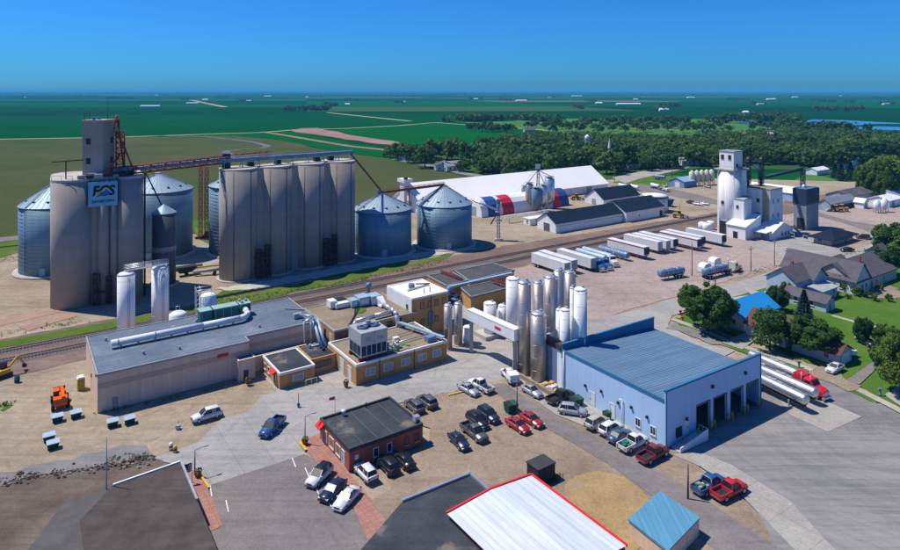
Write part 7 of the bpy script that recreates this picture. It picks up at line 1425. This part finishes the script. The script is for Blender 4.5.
# dense wood of the town: nearest and largest as single trees, the deep rest as one mass
def poly_in(x, y, P):
    c = False
    for i in range(len(P)):
        (x1,y1),(x2,y2) = P[i],P[i-1]
        if (y1 > y) != (y2 > y) and x < (x2-x1)*(y-y1)/(y2-y1)+x1: c = not c
    return c
WOODP_ = [(476,175),(486,147),(520,141),(548,138),(600,140),(650,141.5),(700,142),(735,138),(790,133.5),(850,136),(905,140),(905,157),(872,160),(856,166),(828,171),(800,166),(770,166),(735,166),(712,170),(690,165.5),(660,172),(630,170),(612,176),(590,172),(545,179),(515,180)]
cand = []; rnd = random.Random(5)
py = 134.0
while py < 182:
    Y = FC*HC/(py-Y0); spx = 11.5*FC/Y; px = 470+rnd.uniform(0,spx)
    while px < 910:
        x, y = px+rnd.uniform(-0.35,0.35)*spx, py+rnd.uniform(-0.6,0.6)
        if poly_in(x,y,WOODP_) and not any(abs(x-h[0]) < 4 and -7 < h[1]-y < 1.5 for h in far if h[1] < 200): cand.append((x,y))
        px += spx*rnd.uniform(0.85,1.2)
    py += (py-Y0)**2/(FC*HC)*13.5
cand.sort(key=lambda q: -q[1])
zone = lambda x: ('tree in the dense wood behind the white warehouse','town wood behind the warehouse') if x < 640 else ('tree in the dense wood behind the white elevator','town wood behind the elevator') if x < 775 else ('tree in the dense wood left of the blue-grey spruces','town wood by the spruces')
rest = cand[270:]
for x,y in cand[:270]:
    p = G(x,y); l,g_ = zone(x); k = rnd.choices(range(6),(4,3,4,2.2,3,4))[0]; s = rnd.uniform(0.85,1.3)
    tree(l,MID[k],p,14.5*s,11.5*s*rnd.uniform(0.85,1.2),g_)
def mass(name, label, spots, m, n=26, s=0.11, cat='wood', wd=(11,16), ht=(8,12)):
    mb = MB(); r_ = random.Random(len(spots))
    for p in spots:
        w_ = r_.uniform(*wd); h_ = r_.uniform(*ht)
        for k in range(4): a = r_.uniform(0,6.28); leaves(mb,(p.x+math.cos(a)*w_*0.22,p.y+math.sin(a)*w_*0.22,h_*r_.uniform(0.45,0.72)),w_*0.3,n,s*w_,r_,0.9)
    return mb.obj(name,m,None,kind='stuff',label=label,cat=cat)
if rest: mass('far_wood','deep part of the town wood fading into the distance',[G(*q) for q in rest],FD,22,0.10)
# trees dotted over the meadow
spots = [(470,131),(476,129),(482,131.5),(488,130),(493,132),(500,131.5),(507,133),(512,131),(552,127),(562,129),(569,131.5),(575,127),(580,132.5),(588,126.5),(594,130),(600,133.5),(606,127),(612,131.5),(619,128.5),(625,132.5),(631,127),(637,130),(644,132),(650,128.5),(656,131),(662,127.5),(668,131),(675,129),(683,133),(690,129.5),(697,131.5),(703,127.5),(710,131),(706,136),(713,138.5),(553,133),(545,129),(536,127.5),(528,128),(720,128.5),(728,132),(760,128.5),(768,129.5),(780,127.5),(790,129),(752,131),(775,131),(880,137),(868,133)]
for k,(px,py) in enumerate(spots):
    p = G(px,py); tree('small dark tree dotted over the pale meadow',TINY[k%3],p,rnd.uniform(11,19),rnd.uniform(9,14),'trees dotted over the meadow')
def belt(label, runs, n, name='tree_belt'):
    sp = []
    for (x0,y0,x1,y1) in runs:
        for k in range(n): f = rnd.random(); sp.append(G(x0+(x1-x0)*f+rnd.uniform(-1,1),y0+(y1-y0)*f+rnd.uniform(-0.25,0.25)))
    return mass(name,label,sp,FD,14,0.13,'tree belt',(14,24),(10,15))
belt('dark tree belt along the top of the meadow',[(448,121.5,520,121),(515,119.5,545,121.5),(545,124,740,123),(720,121,800,121)],40)
belt('grove round the farm in the green fields',[(284,110.5,328,110.5),(324,105.5,335,106)],34)
belt('trees between the lakes and the meadow',[(778,123,798,125),(800,131,850,132.5),(740,119,790,118.5)],26)
belt('far tree belts near the horizon',[(372,96.5,420,96.8),(76,96.5,95,96.8),(108,98.6,133,98.8),(720,100,748,100),(800,101.5,855,102.2),(810,110.5,862,110.8),(180,99.5,195,99.8),(500,100.5,530,100.6),(660,106,680,106.5),(560,94,640,94.4),(250,94.5,330,95),(870,98,905,98.5),(640,95,720,95.5)],18)
belt('scattered shelterbelts of distant farms',[(x_,y_,x_+w_,y_+0.15) for x_,y_,w_ in ((20,97.5,16),(60,94.2,30),(150,95.2,20),(215,97.4,14),(240,101.2,8),(300,97.2,22),(345,100.4,12),(395,102.5,8),(440,95.4,26),(470,99.2,12),(545,97.6,16),(585,101.6,10),(630,99.4,14),(700,96.6,24),(752,104.6,12),(780,94.4,30),(835,95.8,18),(880,104.4,14),(890,94.8,20),(655,110.5,10),(575,108.5,6))],9)
for k,(px,py) in enumerate(((24,97.8),(155,95.6),(246,101.5),(305,97.6),(400,102.8),(474,99.5),(548,98.0),(634,99.8),(758,105.0),(840,96.2),(884,104.8),(660,111))):
    p = G(px,py); gable('far_farmstead','tiny pale farm building on the plain, %s from the left'%('first','second','third','fourth','fifth','sixth','seventh','eighth','ninth','tenth','last','eleventh')[k],0,0,24,11,4,3,'u',WTANK,WHT if k%2 else GROOF,'barn',base=(p.x,p.y,0.4),rz=R(4))
# farm buildings in the fields
for k,(px,py,L,W_,l) in enumerate(((140,107.6,60,16,'long white barn with grey roof on the far green field'),(186,104.3,46,14,'long white barn farther right on the far green field'),(516,101.4,55,18,'far white barns in the fields beyond the meadow'),(617,105.2,90,16,'long low tan barn in the far fields'),(596,104.2,26,14,'blue barn left of the long tan barn'),(345,105.4,16,12,'small grey house by the farm grove'),(283,109.2,14,10,'pale farmhouse left end of the farm grove'),(744,114.2,12,10,'white farmhouse among trees by the ponds'),(202,100.4,30,16,'white farm sheds on the horizon road'),(264,96.6,60,30,'pale far farmstead near the horizon'),(592-20,96.4,90,30,'white far farmstead near the horizon'),(768,99.8,50,22,'white far farmstead on the right'),(688,98,50,22,'white far shed near the horizon on the right'),(793,97.6,40,20,'white far shed right of the dark belt'))):
    p = G(px,py); gable('far_barn',l,0,0,L,W_,4.5,3.0,'u',WTANK if k not in (3,4) else (SIDT if k == 3 else LBLUE),GROOF if k in (0,1) else WHT,'barn',base=(p.x,p.y,0.4),rz=R(4))

# ------------------------------------------------------------------ poles and small street furniture
def pole(px, py, top_y, label, arm=True, m=WOODP, r=0.14, cat='pole', lamp=False):
    p = G(px,py); h = HC-(top_y-Y0)*p.y/FC-0.4; t = thing('utility_pole' if not lamp else 'street_lamp',label,cat,(p.x,p.y,0.4),A)
    MB().lathe([(r,0),(r*0.7,h)],8).obj('post',m,t)
    if arm: MB().box(-1.1,-0.07,h-0.9,1.1,0.07,h-0.75).obj('crossarm',m,t); [MB().cyl((x,0,h-0.75),0.06,0,0.2,6).obj('insulator',GREYM,t) for x in (-1,0,1)]
    if lamp: MB().beam((0,0,h-0.1),(1.4,0,h+0.1),0.08,0.08).obj('lamp_arm',m,t); MB().cbox((1.6,0,h+0.05),(0.6,0.25,0.14)).obj('lamp_head',GREYM,t)
    return Vector((p.x,p.y,h+0.4))
tops = []
tops.append(pole(692,277,243,'utility pole on the pink gravel between the tank trailers',False))
tops.append(pole(715.5,287,263,'short utility pole by the street in front of the tank truck',False))
tops.append(pole(751,272,246.5,'utility pole left of three in front of the mill'))
tops.append(pole(774.5,267,239.5,'tall utility pole in the middle of three in front of the mill'))
tops.append(pole(786.8,268,248,'utility pole right of three in front of the mill'))
pole(106.5,512,437,'thin tall pole at the bottom left beside the dirt road',False,GREYM,0.09)
pole(517,417,383,'light pole standing in the gravel lot by the dumpster',False,WOODP,0.13)
pole(688,503,464,'utility pole at the bottom right beside the blue pickup',False,WOODP,0.15)
pole(194.8,479,449.5,'grey street lamp on the brick sidewalk corner at the left',False,GREYM,0.13,'street lamp',True)
pole(305,447.5,416,'grey street lamp with flower pot on the brick sidewalk corner',False,GREYM,0.11,'street lamp',True)
pole(178.5,427.5,420,'short sign post by the dirt road',False,GREYM,0.07)
pole(614.5,184,166,'far yard light pole right of the warehouse',True,WOODP,0.16); pole(672,178,164,'far yard pole by the roadside grass',True,WOODP,0.16); pole(680,217,203,'thin pole behind the yellow wheel loader',False); pole(890,229,224,'short sign post by the far street',False); pole(298.5,409,393,'green street lamp near the brick office',False,mat('lamp_green',(0.03,0.10,0.08)),0.08,'street lamp')
# flag
p = G(192,487); fl = thing('flag_pole','flag pole with a striped flag beside the brown shingle roof','flag',(p.x,p.y,0.6),R(200)); hp = HC-(461-Y0)*p.y/FC-0.6
MB().lathe([(0.06,0),(0.04,hp)],8).obj('pole',ALU,fl)
fr2 = link('flag',None,fl)
for k in range(7):
    mb = MB(); z0 = hp-0.2-k*0.17; n_=8; vs = [(0.06+1.9*i/n_,0.14*math.sin(i*1.1),z0-0.04*i) for i in range(n_+1)]; mb.add(vs+[(x,y,z-0.17) for x,y,z in vs],[(i,i+1,n_+2+i,n_+1+i) for i in range(n_)]); mb.obj('stripe',mat('flag_red',(0.5,0.03,0.05)) if k%2==0 else mat('flag_white',(0.7,0.7,0.7)),fr2)
mb = MB(); vs = [(0.06+0.8*i/4,0.14*math.sin(i*0.46)-0.02,hp-0.2-0.017*i) for i in range(5)]; mb.add(vs+[(x,y,z-0.66) for x,y,z in vs],[(i,i+1,6+i,5+i) for i in range(4)]); mb.obj('canton',mat('flag_blue',(0.02,0.04,0.22)),fr2)
p = G(335,424); fl2 = thing('small_flag','small pink flag on a thin pole at the main street','flag',(p.x,p.y,0.45)); MB().lathe([(0.04,0),(0.03,4.2)],6).obj('pole',GREYM,fl2); MB().add([(0,0,4.2),(-1.0,0.1,3.9),(-1.0,0.1,3.4),(0,0,3.6)],[(0,1,2,3)]).obj('cloth',mat('flag_pink',(0.65,0.06,0.15)),fl2)
for k,(px,py,l) in enumerate(((198,481,'planter with flowers under the left street lamp'),(305,448.5,'planter with flowers under the right street lamp'),(346,389.5,'rounded shrub at the corner of the brick plant'),(248,387,'small planter with red flowers by the entry hut'))):
    p = G(px,py); t = thing('planter',l,'planter',(p.x,p.y,0.6)); MB().lathe([(0.35,0),(0.5,0.6)],12).obj('pot',mat('pot_brown',(0.20,0.08,0.05)),t); mb = MB(); leaves(mb,(0,0,0.85),0.55,90,0.14,random.Random(k)); mb.obj('plant',FG,t)
    mb = MB(); leaves(mb,(0,0,0.95),0.55,14,0.09,random.Random(k+9)); mb.obj('flowers',mat('flower_red',(0.6,0.03,0.05)),t)
p = G(298.5,410); hy = thing('hydrant','blue fire hydrant by the green street lamp','hydrant',(p.x,p.y,0.45)); MB().lathe([(0.22,0),(0.18,0.1),(0.18,0.6),(0.22,0.65),(0.1,0.85),(0,0.88)],12).obj('barrel',mat('hydrant_blue',(0.02,0.10,0.35)),hy); MB().tube((-0.3,0,0.45),(0.3,0,0.45),0.09,8).obj('nozzles',mat('hydrant_blue',(0.02,0.1,0.35)),hy)
p = G(178,431); hy2 = thing('sign_base','small blue box at the foot of the sign post','utility box',(p.x,p.y,0.45)); MB().box(-0.3,-0.3,0,0.3,0.3,0.5).obj('box',LBLUE,hy2); MB().box(-0.35,-0.35,0.5,0.35,0.35,0.56).obj('lid',GREYM,hy2)
for (px,py,l,c) in ((171,452,'left one of two worker cones on the street','w'),(175,455,'right one of two worker cones on the street','y')):
    p = G(px,py); t = thing('traffic_barrel',l,'traffic barrel',(p.x,p.y,0.46)); MB().lathe([(0.35,0),(0.28,0.9),(0.1,1.0)],12).obj('barrel',WHT if c=='w' else YEL,t); MB().lathe([(0.345,0.35),(0.325,0.55)],12).obj('band',DARK,t)
# mailbox and hydrant on the residential side
for (px,py,l,m_) in ((680.5,316,'left red hydrant on the corner verge',LOGO),(682.5,322.5,'right red hydrant on the corner verge',LOGO),(799,370,'blue mailbox on the verge',BLUES),(880,398,'blue mailbox at the right driveway',BLUES)):
    p = G(px,py); t = thing('hydrant' if m_ is LOGO else 'mailbox',l,'hydrant' if m_ is LOGO else 'mailbox',(p.x,p.y,0.5)); MB().lathe([(0.25,0),(0.2,0.1),(0.2,0.7),(0.08,0.95)],10).obj('post',m_,t); MB().cbox((0,0,0.75 if m_ is LOGO else 1.1),(0.7,0.35,0.3)).obj('cap' if m_ is LOGO else 'box',m_,t)
# wires along the street
wr_ = MB()
for a,b in zip(tops[1:],tops[2:]):
    pr = a
    for k in range(1,9): f = k/8; q = a.lerp(b,f); q.z -= 1.0*4*f*(1-f); wr_.tube(pr,q,0.02,3); pr = q
wr_.obj('overhead_wire',DARK,None,label='thin overhead wires strung between the poles in front of the mill',cat='wire')
mb = MB(); r_ = random.Random(3); mb2 = MB()
for k in range(300):
    f = r_.random(); px = -20 + 178*f; py = 489 - 26*f**0.9 + r_.gauss(0, 2.4); p = G(px, py); s_ = r_.uniform(0.08, 0.30)*(1.6 if r_.random() < 0.15 else 1); n_ = 6
    ring_ = [(p.x + math.cos(i*1.047 + k)*s_*r_.uniform(0.6, 1.3), p.y + math.sin(i*1.047 + k)*s_*r_.uniform(0.5, 1.0)) for i in range(n_)]
    q_ = mb if k % 3 else mb2
    q_.prism(ring_, 0.46, 0.46 + s_*r_.uniform(0.3, 0.7))
    q_.prism([(p.x + (a - p.x)*0.5, p.y + (b - p.y)*0.5) for a, b in ring_], 0.46 + s_*0.3, 0.46 + s_*r_.uniform(0.7, 1.0))
mb.obj('earth_clods', mat('dark_clod', (0.11,0.085,0.07), 0.95, 0, 0.3, 1.0), None, kind='stuff', label='dark earth clods along the torn up edge of the dirt road', cat='earth')
mb2.obj('concrete_rubble', mat('rubble', (0.30,0.27,0.25), 0.95, 0, 0.3, 1.0), None, kind='stuff', label='broken concrete rubble along the torn up edge of the dirt road', cat='rubble')

# weeds and grass tufts in forgotten corners
wd_ = MB(); r_ = random.Random(17)
for (x0,y0,x1,y1,n_,sp_) in ((0,336,86,322,40,1.2),(200,306,350,284,160,1.2),(0,262,50,254,60,1.2),(350,283,450,262,120,1.0),(545,487,560,480,60,1.6),(98,416,230,388,40,0.5),(700,285,800,262,70,1.2),(0,408,14,405,24,1.0),(110,462,150,458,30,1.5),(820,262,900,244,60,1.0)):
    for k in range(n_):
        f = r_.random(); p = G(x0+(x1-x0)*f+r_.gauss(0,2),y0+(y1-y0)*f+r_.gauss(0,sp_)); leaves(wd_,(p.x,p.y,0.55),r_.uniform(0.15,0.45),7,0.14,r_,0.7)
wd_.obj('weeds',FG,None,kind='stuff',label='weeds and grass tufts along the tracks and yard edges',cat='weeds')

# ------------------------------------------------------------------ the air
m, t, b = nm('haze_air'); t.nodes.remove(b)
pv = nd(t,'ShaderNodeVolumePrincipled',{'Color':(0.12,0.52,1.0,1),'Density':8e-5,'Anisotropy':0.0}); t.links.new(pv.outputs[0],t.nodes['Material Output'].inputs['Volume'])
MB().box(-FAR-500,-2500,-1.2,FAR+500,FAR+500,64).obj('haze',m,None,kind='stuff',label='thin blue summer haze over the plain',cat='haze')
